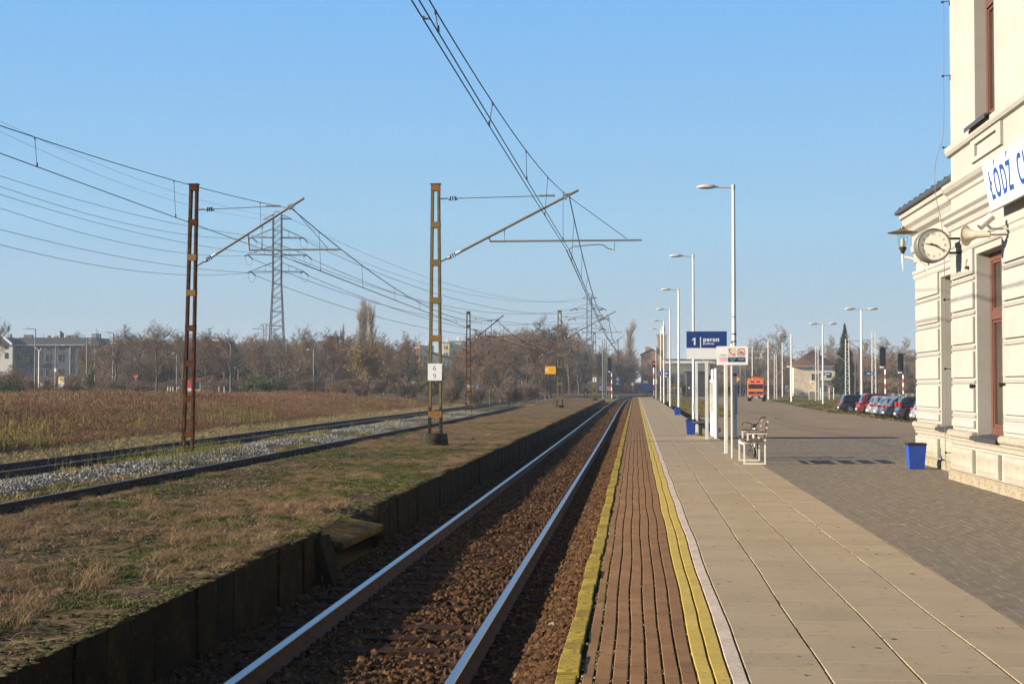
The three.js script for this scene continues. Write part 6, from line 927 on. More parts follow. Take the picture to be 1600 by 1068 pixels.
// a bare tree of height 10: trunk and limbs as tapered tubes, crown of fine branches and twigs as many thin slips
function treeGeo(S, o) {
  seed(S); const limbs = [], tw = new Tris(); const cols = o.cols;
  const slip = (a, b, w, c) => { const d = b.clone().sub(a), s = V(rr(-1, 1), rr(-1, 1), rr(-1, 1)).cross(d).normalize().multiplyScalar(w); tw.tri(a.clone().sub(s), a.clone().add(s), b, c); };
  const limit = o.limit;
  const grow = (p, dir, len, r, lev) => {
    const n = lev < 2 ? 4 : 3, pts = [p.clone()]; let q = p.clone(), d = dir.clone();
    for (let i = 0; i < n; i++) { d.add(V(rr(-1, 1), rr(-.6, 1) * o.up, rr(-1, 1)).multiplyScalar(o.bend * (lev ? 1 : .35))).normalize(); q = q.clone().addScaledVector(d, len / n); pts.push(q); }
    if (lev <= 2) for (let i = 0; i < n; i++) limbs.push(cyl(pts[i], pts[i + 1], r * (1 - i / n * .55), r * (1 - (i + 1) / n * .55), lev === 0 ? 7 : lev === 1 ? 5 : 3));
    else { const c = pick(cols); for (let i = 0; i < n; i++) { const a = pts[i], b = pts[i + 1]; slip(a, b.clone().lerp(b, 1), Math.max(.014, r * (1 - i / n)), c); slip(b, a, Math.max(.012, r * .8), c); } }
    if (lev >= o.levels) { for (let k = 0; k < o.tw; k++) { const t = rnd(), i = Math.min(n - 1, Math.floor(t * n)), a = pts[i].clone().lerp(pts[i + 1], t * n - i), e = a.clone().add(d.clone().multiplyScalar(rr(.1, .35)).add(V(rr(-1, 1), rr(-.5, 1) * (.5 + o.up), rr(-1, 1)).multiplyScalar(rr(.15, .5)))); slip(a, e, rr(.009, .018) * (o.tww || 1), pick(cols)); if (o.leaf && rnd() < o.leaf) { const L = pick(o.leafCols), s = rr(.06, .13); slip(e, e.clone().add(V(rr(-1, 1), rr(-1, .4), rr(-1, 1)).multiplyScalar(s * 1.6)), s, L); } } return; }
    const kids = lev === 0 ? o.k0 : lev === 1 ? o.k1 : o.k2;
    for (let k = 0; k < kids; k++) { const t = lev === 0 ? o.t0 + (1 - o.t0) * (k + rnd()) / kids : .25 + .75 * (k + rnd()) / kids, i = Math.min(n - 1, Math.floor(t * n)), a = pts[i].clone().lerp(pts[i + 1], t * n - i), ang = rr(0, 6.283) , sp = o.spread * (lev === 0 ? 1.15 - .45 * t : 1);
      const side = V(Math.cos(ang), 0, Math.sin(ang)); const nd = d.clone().multiplyScalar(1 - sp * .6).add(side.multiplyScalar(sp)).add(V(0, o.up * .25, 0)).normalize(); grow(a, nd, len * (lev === 0 ? o.l1 * (1.15 - .5 * t) : rr(.45, .68)), r * (lev === 0 ? .5 : .55) * (1 - .4 * t), lev + 1); }
  };
  grow(V(0, 0, 0), V(rr(-.05, .05), 1, rr(-.05, .05)), o.trunk, o.r, 0);
  if (o.multi) for (let k = 0; k < o.multi; k++) { const a = rr(0, 6.28); grow(V(Math.cos(a) * .4, 0, Math.sin(a) * .4), V(Math.cos(a) * .5, 1, Math.sin(a) * .5).normalize(), o.trunk * rr(.6, .95), o.r * .7, 0); }
  const tg = join(limbs); const g = tw.geo(); tg.computeBoundingBox(); g.computeBoundingBox(); const top = Math.max(tg.boundingBox.max.y, g.boundingBox.max.y), s = 10 / top; tg.scale(s, s, s); g.scale(s, s, s);
  return { trunk: tg, crown: g };
}
const brown = [[.17, .125, .09], [.22, .16, .12], [.14, .105, .08], [.24, .18, .135]], redBrown = [[.2, .145, .1], [.245, .18, .125], [.165, .12, .088], [.28, .21, .15]], pale = [[.34, .28, .21], [.4, .33, .25], [.3, .25, .19]], autumn = [[.26, .19, .07], [.32, .22, .07], [.20, .16, .07]], greyT = [[.19, .155, .108], [.24, .195, .14], [.15, .122, .09]];
const TR = {
  round: [1, 2, 3].map(k => treeGeo(1000 + k, { cols: greyT, levels: 4, tw: 11, up: .5, bend: .32, spread: .72, k0: 8, k1: 5, k2: 4, t0: .28, l1: .62, trunk: 6.4, r: .2 })),
  red: [1, 2, 3].map(k => treeGeo(1010 + k, { cols: redBrown, levels: 4, tw: 13, up: .45, bend: .3, spread: .7, k0: 9, k1: 5, k2: 4, t0: .16, l1: .58, trunk: 6.6, r: .16, leaf: .08, leafCols: [[.16, .07, .04], [.2, .1, .05]] })),
  dark: [1, 2].map(k => treeGeo(1020 + k, { cols: brown, levels: 4, tw: 12, up: .35, bend: .34, spread: .8, k0: 9, k1: 5, k2: 4, t0: .2, l1: .66, trunk: 5.8, r: .2, leaf: .1, leafCols: [[.11, .05, .04], [.14, .07, .05]] })),
  shrub: [1, 2].map(k => treeGeo(1030 + k, { cols: redBrown, levels: 3, tw: 16, up: .5, bend: .3, spread: .6, k0: 9, k1: 6, k2: 4, t0: .08, l1: .6, trunk: 5, r: .07, multi: 4, tww: 1.4 })),
  poplar: [1, 2].map(k => treeGeo(1040 + k, { cols: pale, levels: 3, tw: 7, up: 1.8, bend: .1, spread: .2, k0: 34, k1: 5, k2: 3, t0: .05, l1: .26, trunk: 10, r: .08, tww: .5 })),
  yellow: [1, 2].map(k => treeGeo(1050 + k, { cols: brown, levels: 4, tw: 11, up: .45, bend: .3, spread: .72, k0: 9, k1: 5, k2: 4, t0: .1, l1: .6, trunk: 6.2, r: .13, multi: 1, leaf: .34, leafCols: autumn })),
};
const bushCols = [[.11, .13, .045], [.14, .155, .055], [.085, .105, .04], [.17, .17, .07]];
TR.bush = [1, 2].map(k => treeGeo(1060 + k, { cols: bushCols, levels: 3, tw: 14, up: .4, bend: .35, spread: .8, k0: 8, k1: 6, k2: 4, t0: .05, l1: .7, trunk: 3.4, r: .06, multi: 5, leaf: .9, leafCols: bushCols, tww: 1.3 }));
const treeProto = new Map();
function treeAt(kind, v, px, d, pyTop, widthPx, label, group, baseY) {
  const G = TR[kind][v % TR[kind].length], key = kind + (v % TR[kind].length), x = pxX(px, d), y0 = baseY ?? (x < -18 ? fieldY(x, d) - .1 : -.7), h = at(px, pyTop, d).y - y0; if (!G.w) { G.crown.computeBoundingBox(); const b = G.crown.boundingBox; G.w = Math.max(b.max.x - b.min.x, b.max.z - b.min.z); }
  const name = { bush: 'bush', shrub: 'shrub', poplar: 'poplar_tree' }[kind] || 'bare_tree', o = thing(name, label, { bush: 'bush', shrub: 'shrub' }[kind] || 'tree', [x, y0, -d], (v * 1.7 + px * .37) % 6.28, group);
  part('trunk', G.trunk, M.bark, o); part('crown', G.crown, M.twig, o); const sx = widthPx / FPX * d / (G.w * .86); o.scale.set(sx, h / 10 * (kind === 'round' || kind === 'dark' ? 1.12 : kind === 'red' && px < 700 ? 1.06 : 1), sx); return o;
}
const T = (kind, list, group) => list.forEach(([v, px, d, top, w, label]) => treeAt(kind, v, px, d, top, w, label, group));
T('round', [[0, 178, 190, 514, 84, 'wide bare grey tree right of the grey tenement'], [1, 244, 182, 507, 90, 'large bare tree with thick forked trunk, left of the rusty mast'], [2, 284, 200, 517, 62, 'bare grey tree hidden behind the rusty mast'], [0, 440, 215, 524, 60, 'bare grey tree behind the pylon foot'], [2, 466, 205, 510, 58, 'tall bare tree close right of the tall pylon'], [1, 215, 230, 520, 70, 'bare tree behind and between the two large left trees'], [2, 497, 225, 534, 54, 'low bare tree between the tall pylon and the poplars'], [1, -8, 175, 497, 62, 'bare tree at the extreme left edge before the tenement']], 'bare trees behind the field');
T('dark', [[0, 322, 190, 520, 74, 'dark bare tree with dense crown right of the rusty mast'], [1, 362, 205, 522, 68, 'dark bare tree left of the curved-arm lamp'], [0, 404, 220, 527, 62, 'dark bare tree left of the tall pylon'], [1, 520, 205, 519, 56, 'dark bare tree left of the poplars'], [0, 636, 210, 524, 62, 'dark bare tree just left of the white plate'], [1, 905, 405, 540, 70, 'dark tree behind the second olive mast'], [0, 940, 425, 545, 70, 'dark tree behind the twin grey mast'], [1, 990, 470, 545, 62, 'dark tree below the far single poplar'], [0, 860, 262, 502, 84, 'tall dark-crowned tree left of the second olive mast'], [1, 890, 400, 505, 66, 'tall tree whose crown stands behind the top of the second olive mast']], 'dark bare trees');
T('red', [[0, 745, 172, 512, 72, 'tall reddish bare tree right of the thin rusty mast'], [1, 782, 185, 521, 74, 'reddish bare tree between the two thin rusty masts'], [2, 824, 218, 503, 88, 'high reddish crown directly left of the third rusty mast top'], [0, 708, 178, 560, 44, 'low reddish tree just right of the white plate'], [1, 852, 236, 526, 66, 'reddish tree in front of the tall dark-crowned tree'], [2, 765, 160, 545, 56, 'small reddish tree low before the red wood'], [1, 1012, 455, 562, 40, 'reddish tree before the orange gable'], [0, 668, 240, 560, 40, 'low reddish tree in the gap before the far flats'], [2, 600, 190, 530, 60, 'reddish tree between the poplars and the white plate'], [1, 134, 205, 537, 44, 'rusty-leaved tree at the right end of the grey tenement'], [0, 22, 160, 566, 46, 'low red-brown tree before the left end of the tenement']], 'reddish bare trees');
T('yellow', [[0, 577, 172, 526, 92, 'broad bare tree with yellowish leaves below the poplars'], [1, 72, 170, 590, 40, 'small tree with yellow leaves before the tenement'], [0, 40, 168, 588, 30, 'small yellow-leaved tree near the arm lamp by the tenement']], 'trees with the last yellow leaves');
T('poplar', [[0, 558, 250, 455, 44, 'left of the two tall bare poplars'], [1, 581, 256, 460, 44, 'right of the two tall bare poplars'], [1, 536, 252, 497, 20, 'thin short poplar left of the tall pair'], [0, 569, 262, 464, 40, 'slender poplar between the tall pair'], [0, 979, 460, 493, 34, 'single poplar above the far end of the track']], 'poplars');
T('bush', [[0, 400, 160, 582, 60, 'green bush at the left foot of the tall pylon'], [1, 432, 163, 586, 40, 'green bush at the right foot of the tall pylon'], [0, 141, 172, 573, 26, 'round green bush before the right end of the tenement'], [1, 12, 150, 588, 60, 'yellow-green bush at the far left edge of the field'], [0, 118, 150, 594, 24, 'small green bush below the yellow round sign'], [1, 662, 215, 584, 50, 'dark green bush behind the white plate'], [0, 690, 215, 582, 44, 'dark green bush right of the white plate'], [1, 184, 152, 599, 34, 'low green bush before the large bare trees']], 'green bushes');
T('shrub', [[0, 795, 150, 585, 60, 'low brown thicket shrub right of the thin rusty mast'], [1, 820, 176, 590, 50, 'low brown shrub near the foot of the third rusty mast'], [0, 740, 140, 588, 40, 'low brown shrub at the foot of the thin rusty mast'], [1, 858, 262, 580, 50, 'dark shrub left of the yellow board'], [0, 930, 410, 588, 60, 'shrub behind the far-end olive mast'], [1, 100, 150, 596, 40, 'brown shrub in front of the tenement'], [0, 160, 152, 590, 40, 'brown shrub right of the yellow round sign'], [1, 215, 150, 592, 50, 'brown shrub below the orange yield sign'], [0, 560, 155, 585, 40, 'brown shrub below the broad yellowish tree'], [1, 700, 148, 590, 40, 'brown shrub behind the white plate mast']], 'brown shrubs');
// right-hand side
T('round', [[0, 1216, 380, 513, 56, 'pale wispy bare tree behind the white posts right of the truck'], [1, 1183, 400, 528, 46, 'pale bare tree behind the orange truck'], [2, 1262, 420, 540, 44, 'bare tree above the signal house roof'], [1, 1110, 420, 545, 60, 'bare tree behind the timetable case']], 'bare trees beyond the yard');
T('red', [[0, 1300, 370, 519, 50, 'round reddish bare tree right of the signal house roof'], [1, 1352, 360, 528, 46, 'reddish tree behind the tall yard lamp'], [2, 1384, 350, 520, 56, 'reddish bare tree behind the two signals'], [0, 1418, 345, 523, 54, 'reddish bare tree beside the station corner'], [1, 1452, 350, 520, 50, 'reddish bare tree half behind the station corner'], [2, 1333, 380, 535, 40, 'reddish tree between the spruce and the yard lamp'], [0, 1365, 300, 548, 50, 'low reddish tree behind the parked cars'], [1, 1405, 300, 545, 60, 'low reddish tree behind the board fence'], [2, 1440, 290, 550, 50, 'low reddish tree at the station corner'], [1, 1240, 400, 556, 44, 'low reddish tree left of the signal house'], [0, 1150, 380, 560, 50, 'low reddish tree behind the pictogram board'], [2, 1205, 360, 574, 50, 'low brown thicket between truck and signal house']], 'reddish trees beyond the yard');
{ // spruce
  seed(1200); const d = 290, x = pxX(1321, d), y0 = -.6, H = at(1321, 502, d).y - y0, o = thing('spruce_tree', 'dark green spruce right of the signal house', 'tree', [x, y0, -d]); const t = new Tris();
  for (let i = 0; i < 2300; i++) { const f = Math.pow(rnd(), .75), y = H * (.08 + .9 * (1 - f)), R = (.1 + 3.3 * Math.pow(f, .9)) * rr(.5, 1.15) * (.92 + .12 * Math.sin(y * 2.3)), a = rr(0, 6.283), c = pick([[.022, .032, .02], [.03, .042, .025], [.018, .026, .016]]), b = V(0, y + R * .12, 0), e = V(Math.cos(a) * R, y - R * .18 + rr(-.1, .1), Math.sin(a) * R), n = 4; for (let k = 0; k < n; k++) { const p = b.clone().lerp(e, k / n), q = b.clone().lerp(e, (k + 1.3) / n); const s = V(-Math.sin(a), rr(-.3, .3), Math.cos(a)).multiplyScalar((.1 + R * .11) * (1 - .4 * k / n)); t.tri(p.clone().sub(s), p.clone().add(s), q, c); t.tri(p.clone().addScaledVector(s, 1.4), q.clone().add(V(0, -.25, 0)), p, c); } }
  part('trunk', cyl(V(0, 0, 0), V(0, H * .95, 0), .2, .03, 7), M.bark, o); part('crown', t.geo(), M.twig, o);
}
// far woods that read as one mass behind the single trees
function woods(name, label, kinds, n, place, S) { const o = thing(name, label, 'wood'); o.userData.kind = 'stuff'; seed(S); kinds.forEach(k => TR[k].forEach(G => { scatterPair(o, G, Math.round(n / kinds.length / TR[k].length), place); })); }
function scatterPair(o, G, n, place) { if (!n) return; const a = new THREE.InstancedMesh(G.trunk, M.bark, n), b = new THREE.InstancedMesh(G.crown, M.twig, n), m = new THREE.Matrix4(), q = new THREE.Quaternion(); for (let i = 0; i < n; i++) { const p = place(); q.setFromAxisAngle(V(0, 1, 0), rr(0, 6.28)); m.compose(V(p.x, p.y, p.z), q, V(p.w, p.h, p.w)); a.setMatrixAt(i, m); b.setMatrixAt(i, m); const k = rr(.75, 1.15); b.setColorAt(i, lin(k, k * rr(.92, 1.02), k * rr(.88, 1))); } a.name = 'trunks'; b.name = 'crowns'; for (const c of [a, b]) { c.userData.kind = 'stuff'; c.castShadow = c.receiveShadow = true; o.add(c); } }
woods('far_wood', 'brown bare wood closing the view behind the field and tracks', ['round', 'dark', 'red', 'shrub'], 330, () => { const px = rr(-60, 1010), gap = px > 640 && px < 735, ten = px < 165; let d = rr(235, 330); if (pxX(px, d) > trackBX(d) - 7) d = rr(410, 520); const top = gap ? rr(562, 588) : ten ? rr(575, 590) : px > 730 && px < 905 ? rr(508, 540) : px >= 905 ? rr(540, 566) : rr(513, 552); const s = ((603 - top) / FPX * d + 2.3) / 10; return { x: pxX(px, d), y: -.7, z: -d, w: s * rr(.85, 1.15), h: s }; }, 1301);
woods('yard_wood', 'brown bare wood far behind the yard, signal house and cars', ['round', 'red', 'shrub'], 190, () => { const px = rr(1050, 1560), d = rr(400, 520), s = px < 1130 ? rr(.5, .7) : rr(.8, 1.25); return { x: pxX(px, d), y: -.7, z: -d, w: s, h: s * rr(.85, 1.1) }; }, 1302);
woods('undergrowth', 'brown undergrowth thicket along the back of the field and yard', ['shrub'], 260, () => { const r = rnd(), pq = r < .62 ? rr(-40, 1000) : rr(1060, 1500), px = pq > 1215 && pq < 1325 ? pq + 120 : pq, d0 = r < .62 ? rr(165, 240) : rr(300, 380), d = r < .62 && pxX(px, d0) > trackBX(d0) - 5 ? rr(400, 500) : d0, s = r < .62 ? rr(.14, .3) * d / 200 : rr(.3, .5), x = pxX(px, d); return { x, y: r < .62 ? fieldY(x, d) - .1 : -.7, z: -d, w: s * 1.3, h: s }; }, 1303);

// ================================================================ WEED FIELD AND GRASS
{
  const O = thing('tall_weeds', 'brown dead weeds filling the open field beyond the left tracks', 'weeds'); O.userData.kind = 'stuff'; 
  const wc = [[.165, .096, .062], [.205, .122, .078], [.13, .078, .053], [.235, .148, .092]], gy = [[.30, .25, .07], [.22, .19, .06], [.17, .16, .05]], tan = [[.25, .19, .11], [.22, .165, .095], [.28, .22, .14]];
  const weedGeo = (S, n, cols) => { seed(S); const t = new Tris(); for (let i = 0; i < n; i++) { const a = rr(0, 6.283), r = Math.sqrt(rnd()) * 1.2, x = Math.cos(a) * r, z = Math.sin(a) * r, h = rr(.3, 1), c = pick(cols), lx = rr(-.16, .16), lz = rr(-.16, .16), wa = rr(0, 3.14), wx = Math.cos(wa) * .012, wz = Math.sin(wa) * .012; t.tri(V(x - wx, 0, z - wz), V(x + wx, 0, z + wz), V(x + lx, h, z + lz), c);
    for (let k = 0; k < 20; k++) { const f = Math.sqrt(rr(.08, 1)), p = V(x + lx * f, h * f, z + lz * f), b = rr(0, 6.283), L = rr(.05, .16) * (1.3 - f), e = p.clone().add(V(Math.cos(b) * L, rr(.02, .2), Math.sin(b) * L)), q = V(rr(-1, 1), rr(-1, 1), rr(-1, 1)).multiplyScalar(.012); t.tri(p.clone().sub(q), p.clone().add(q), e, pick(cols)); } } return t.geo(); };
  const weeds = [1, 2, 3, 4].map(k => weedGeo(1400 + k, 46, k === 4 ? tan : wc)), yw = [1, 2].map(k => weedGeo(1410 + k, 14, gy)), low = [1, 2].map(k => clumpGeo(1420 + k, 40, 1, 1.6, .8, .05, tan.concat(gy.slice(2))));
  seed(1450);
  const edge = d => trackBX(d) - 1.55, spot = (d0, d1, p, m = 0) => { const d = d0 + (d1 - d0) * Math.pow(rnd(), p), xl = pxX(-60, d), xr = edge(d) - m; if (xl > xr) return null; const x = xl + (xr - xl) * rnd(); return { x, d }; };
  const wood = d => true;
  scatter(O, 'weed_clumps', weeds, M.blade, 30000, () => { const s = spot(34, 165, .8, 4.2); if (!s) return null; const h = rr(.55, 1.15) * (.42 + 1.0 * fbm(s.x * .16, s.d * .1, 95)) * (.3 + .7 * smooth((edge(s.d) - 3.6 - s.x) / 16)); return { x: s.x, y: fieldY(s.x, s.d) - .03, z: -s.d, s: rr(.5, .9) * (1 + s.d * .003), sy: h * rr(.75, 1.2), ry: rr(0, 6) }; }, o => { const n = fbm(o.x * .08, o.z * .06, 99), k = rr(.7, 1.15); const g = smooth((fbm(o.x * .13 + 7, o.z * .07, 103) - .5) * 7), b = .7 + .55 * n; return lin(k * b * 1.08, k * b * (.92 + .14 * g), k * b * .82); });
  scatter(O, 'yellow_weeds', yw, M.blade, 650, () => { const s = spot(42, 160, .9, 3.2); if (!s || fbm(s.x * .2, s.d * .12, 111) < .55) return null; return { x: s.x, y: fieldY(s.x, s.d) - .03, z: -s.d, s: rr(.5, .9), sy: rr(.6, 1.25), ry: rr(0, 6) }; }, () => { const k = rr(.7, 1.2); return lin(k, k, k); });
  scatter(O, 'low_grass', low, M.blade, 9000, () => { const d = 24 + 150 * Math.pow(rnd(), 1.2), x = edge(d) + .4 - rr(0, 5.2) * Math.pow(rnd(), .6); return { x, y: fieldY(x, d) - .02, z: -d, s: rr(.25, .5), sy: rr(.08, .26), ry: rr(0, 6) }; }, () => { const k = rr(.75, 1.2); return lin(k, k, k * .95); });
  // weeds in the ballast between the left tracks and at the rusty mast foot
  const Q = thing('ballast_weeds', 'green and yellow weeds growing in the pale ballast round the rusty mast', 'weeds'); Q.userData.kind = 'stuff';
  const mid = d => (trackAX(d) + trackBX(d)) / 2;
  scatter(Q, 'weed_clumps', [...low, ...greenClumps], M.blade, 3600, () => { const d = 20 + 110 * Math.pow(rnd(), 1.2), x = mid(d) + rr(-2, 1.9); if (fbm(x * .45, d * .22, 51) < .53) return null; const s = rr(.1, .26); return { x, y: -.55, z: -d, s, sy: rr(.04, .13), ry: rr(0, 6) }; }, () => { const k = rr(.7, 1.5); return lin(k * 1.1, k, k * .9); });
  scatter(Q, 'tall_weeds', yw, M.blade, 90, i => { const d = i < 40 ? rr(38, 46) : rr(24, 80), x = i < 40 ? -13.3 + rr(-.9, 1.1) : mid(d) + rr(-1.8, 1.5); return { x, y: -.52, z: -d, s: rr(.2, .4), sy: rr(.2, .55), ry: rr(0, 6) }; }, () => { const k = rr(.6, 1.1); return lin(k * .9, k, k); });
  // grass of the lawn strip and the verge by the cars
  const R = thing('verge_grass', 'short green and straw grass on the strip and verges beside the road', 'grass'); R.userData.kind = 'stuff';
  scatter(R, 'lawn_tufts', [...greenClumps, ...low], M.blade, 5200, () => { const d = 104.6 + 150 * Math.pow(rnd(), 1.5), x = 2.7 + (roadL(d) - 2.9) * rnd(); return { x, y: plazaY(d) + .01, z: -d, s: rr(.3, .55), sy: rr(.05, .14), ry: rr(0, 6) }; }, o => { const n = fbm(o.x * .5, o.z * .1, 17), k = rr(.8, 1.4); return lin(k * (1 + n * .5), k * (1.05), k * .9); });
  scatter(R, 'verge_tufts', [...low, ...greenClumps], M.blade, 6500, () => { const d = 70 + 200 * rnd(), x = roadR(d) + .1 + Math.pow(rnd(), .8) * 22; return { x, y: plazaY(d) - .05, z: -d, s: rr(.35, .7), sy: rr(.06, .22), ry: rr(0, 6) }; }, () => { const k = rr(.7, 1.2); return lin(k, k * .95, k * .9); });
  // dry grass at the far end of the island platform and between far tracks
  scatter(R, 'trackside_tufts', low, M.blade, 2600, () => { const d = rr(150, 300), x = rr(-14, -3.9); return { x, y: -.65, z: -d, s: rr(.4, .9), sy: rr(.1, .35), ry: rr(0, 6) }; }, () => { const k = rr(.6, 1.1); return lin(k, k * .95, k * .9); });
}
// ================================================================ STREET BEHIND THE FIELD
{
  // grey tenement
  const d = 320, x0 = pxX(24, d), x1 = pxX(150, d), W = x1 - x0, o = thing('grey_tenement', 'long grey four-storey tenement with dark roof and many chimneys', 'building', [x0, -.6, -d], .06), yb = p => at(80, p, d).y + .6, eave = yb(538), ridge = yb(527);
  const gw = std({ map: grainTex([98, 104, 110], [88, 94, 100], { metres: 6, s: 191, n: 128 }), roughness: .95 }), wallParts = [];
  const xsW = [.9, 2.5, 4.9, 6.8, 9.5, 11.7, 13.7, 15.4].map(v => v / 17.5 * W), rows = [[yb(546), yb(540), .36], [yb(564), yb(553), .44], [yb(587), yb(576), .44], [yb(606), yb(598), .44]];
  // wall built round the openings, row by row
  let y = 0; const rowsUp = [...rows].reverse(); for (const [a, b, hw] of rowsUp) { wallParts.push(bx(0, W, y, a, -9, 0)); let xx = 0; for (const c of xsW) { wallParts.push(bx(xx, c - hw, a, b, -9, 0)); xx = c + hw; } wallParts.push(bx(xx, W, a, b, -9, 0)); y = b; } wallParts.push(bx(0, W, y, eave, -9, 0));
  part('wall', wallParts, gw, o);
  for (const [a, b, hw] of rows) for (const c of xsW) { const w = part('window', bx(c - hw, c + hw, a, b, -.3, -.22), M.paneFar, o); part('frame', [bx(c - hw - .12, c - hw, a - .1, b + .12, .002, .07), bx(c + hw, c + hw + .12, a - .1, b + .12, .002, .07), bx(c - hw, c + hw, b, b + .12, .002, .07), bx(c - hw, c + hw, a - .1, a, .002, .07), bx(c - .05, c + .05, a, b, -.2, -.12), bx(c - hw, c + hw, b - (b - a) * .35, b - (b - a) * .35 + .09, -.21, -.13)], M.concrete, w); }
  part('roof', extrude([[-.3, 0], [W + .3, 0], [W - .4, ridge - eave], [.6, ridge - eave]], 9.6).translate(0, eave, -9.3), std({ color: lin(.085, .09, .1), roughness: .8 }), o); part('eave', bx(-.35, W + .35, eave - .2, eave, .002, .4), M.greyPaint, o); part('balcony', [bx(xsW[1] - .7, xsW[1] + .7, rows[1][0] - .15, rows[1][0], .08, .9), bx(xsW[1] - .7, xsW[1] + .7, rows[1][0], rows[1][0] + .9, .82, .9)], M.blackPaint, o); part('downpipe', cyl(V(W * .66, 0, .1), V(W * .66, eave, .1), .08, .08, 6), M.greyPaint, o);
  [[28, 33], [33.5, 41], [65, 68], [75, 80], [85, 88], [93, 98], [100, 110], [133, 146]].forEach(([a, b], i) => part('chimney', bx(pxX(a, d) - x0, pxX(b, d) - x0, ridge - .1, ridge + [.75, .75, .6, .55, 1.2, .6, .7, 1.0][i], -4, -3), i === 7 || i === 3 ? M.plinth : M.concrete, o)); part('aerial', [cyl(V(W - 1.4, ridge, -3), V(W - 1.4, ridge + 2.2, -3), .05, .04, 5), cyl(V(W - 1.0, ridge, -3), V(W - 1.0, ridge + 1.8, -3), .05, .04, 5), cyl(V(5.1, ridge, -3), V(5.1, ridge + .9, -3), .05, .04, 5), cyl(V(9.1, ridge, -3), V(9.1, ridge + 1.6, -3), .22, .18, 6)], M.blackPaint, o);
  const o2 = thing('white_house', 'cream house end with dark roof touching the grey tenement at the left edge', 'house', [pxX(-20, d), -.6, -d + 1]); const w2 = x0 - pxX(-20, d) - .4; part('wall', bx(0, w2, 0, yb(540), -9, 0), std({ color: lin(.56, .53, .46), roughness: .95 }), o2); part('roof', [extrude([[-.2, 0], [w2 - .2, 0], [w2 - 1.6, 1.9], [-.2, 2.4]], 9.4).translate(0, yb(540), -9.2)], M.darkTin, o2); part('verge', bar(V(w2 - .1, yb(538), .1), V(w2 - 2.4, yb(524), .1), .45, .3), M.white, o2); for (const [c, a] of [[w2 - 1.4, yb(560)], [w2 - 3.4, yb(560)], [w2 - 1.4, yb(545)]]) { part('window', bx(c - .4, c + .4, a, a + (a > 10 ? .5 : 1.3), .002, .05), M.paneFar, o2); } part('chimney', bx(w2 - 2.1, w2 - 1.4, yb(536), yb(521), -3, -2), M.plinth, o2);
}
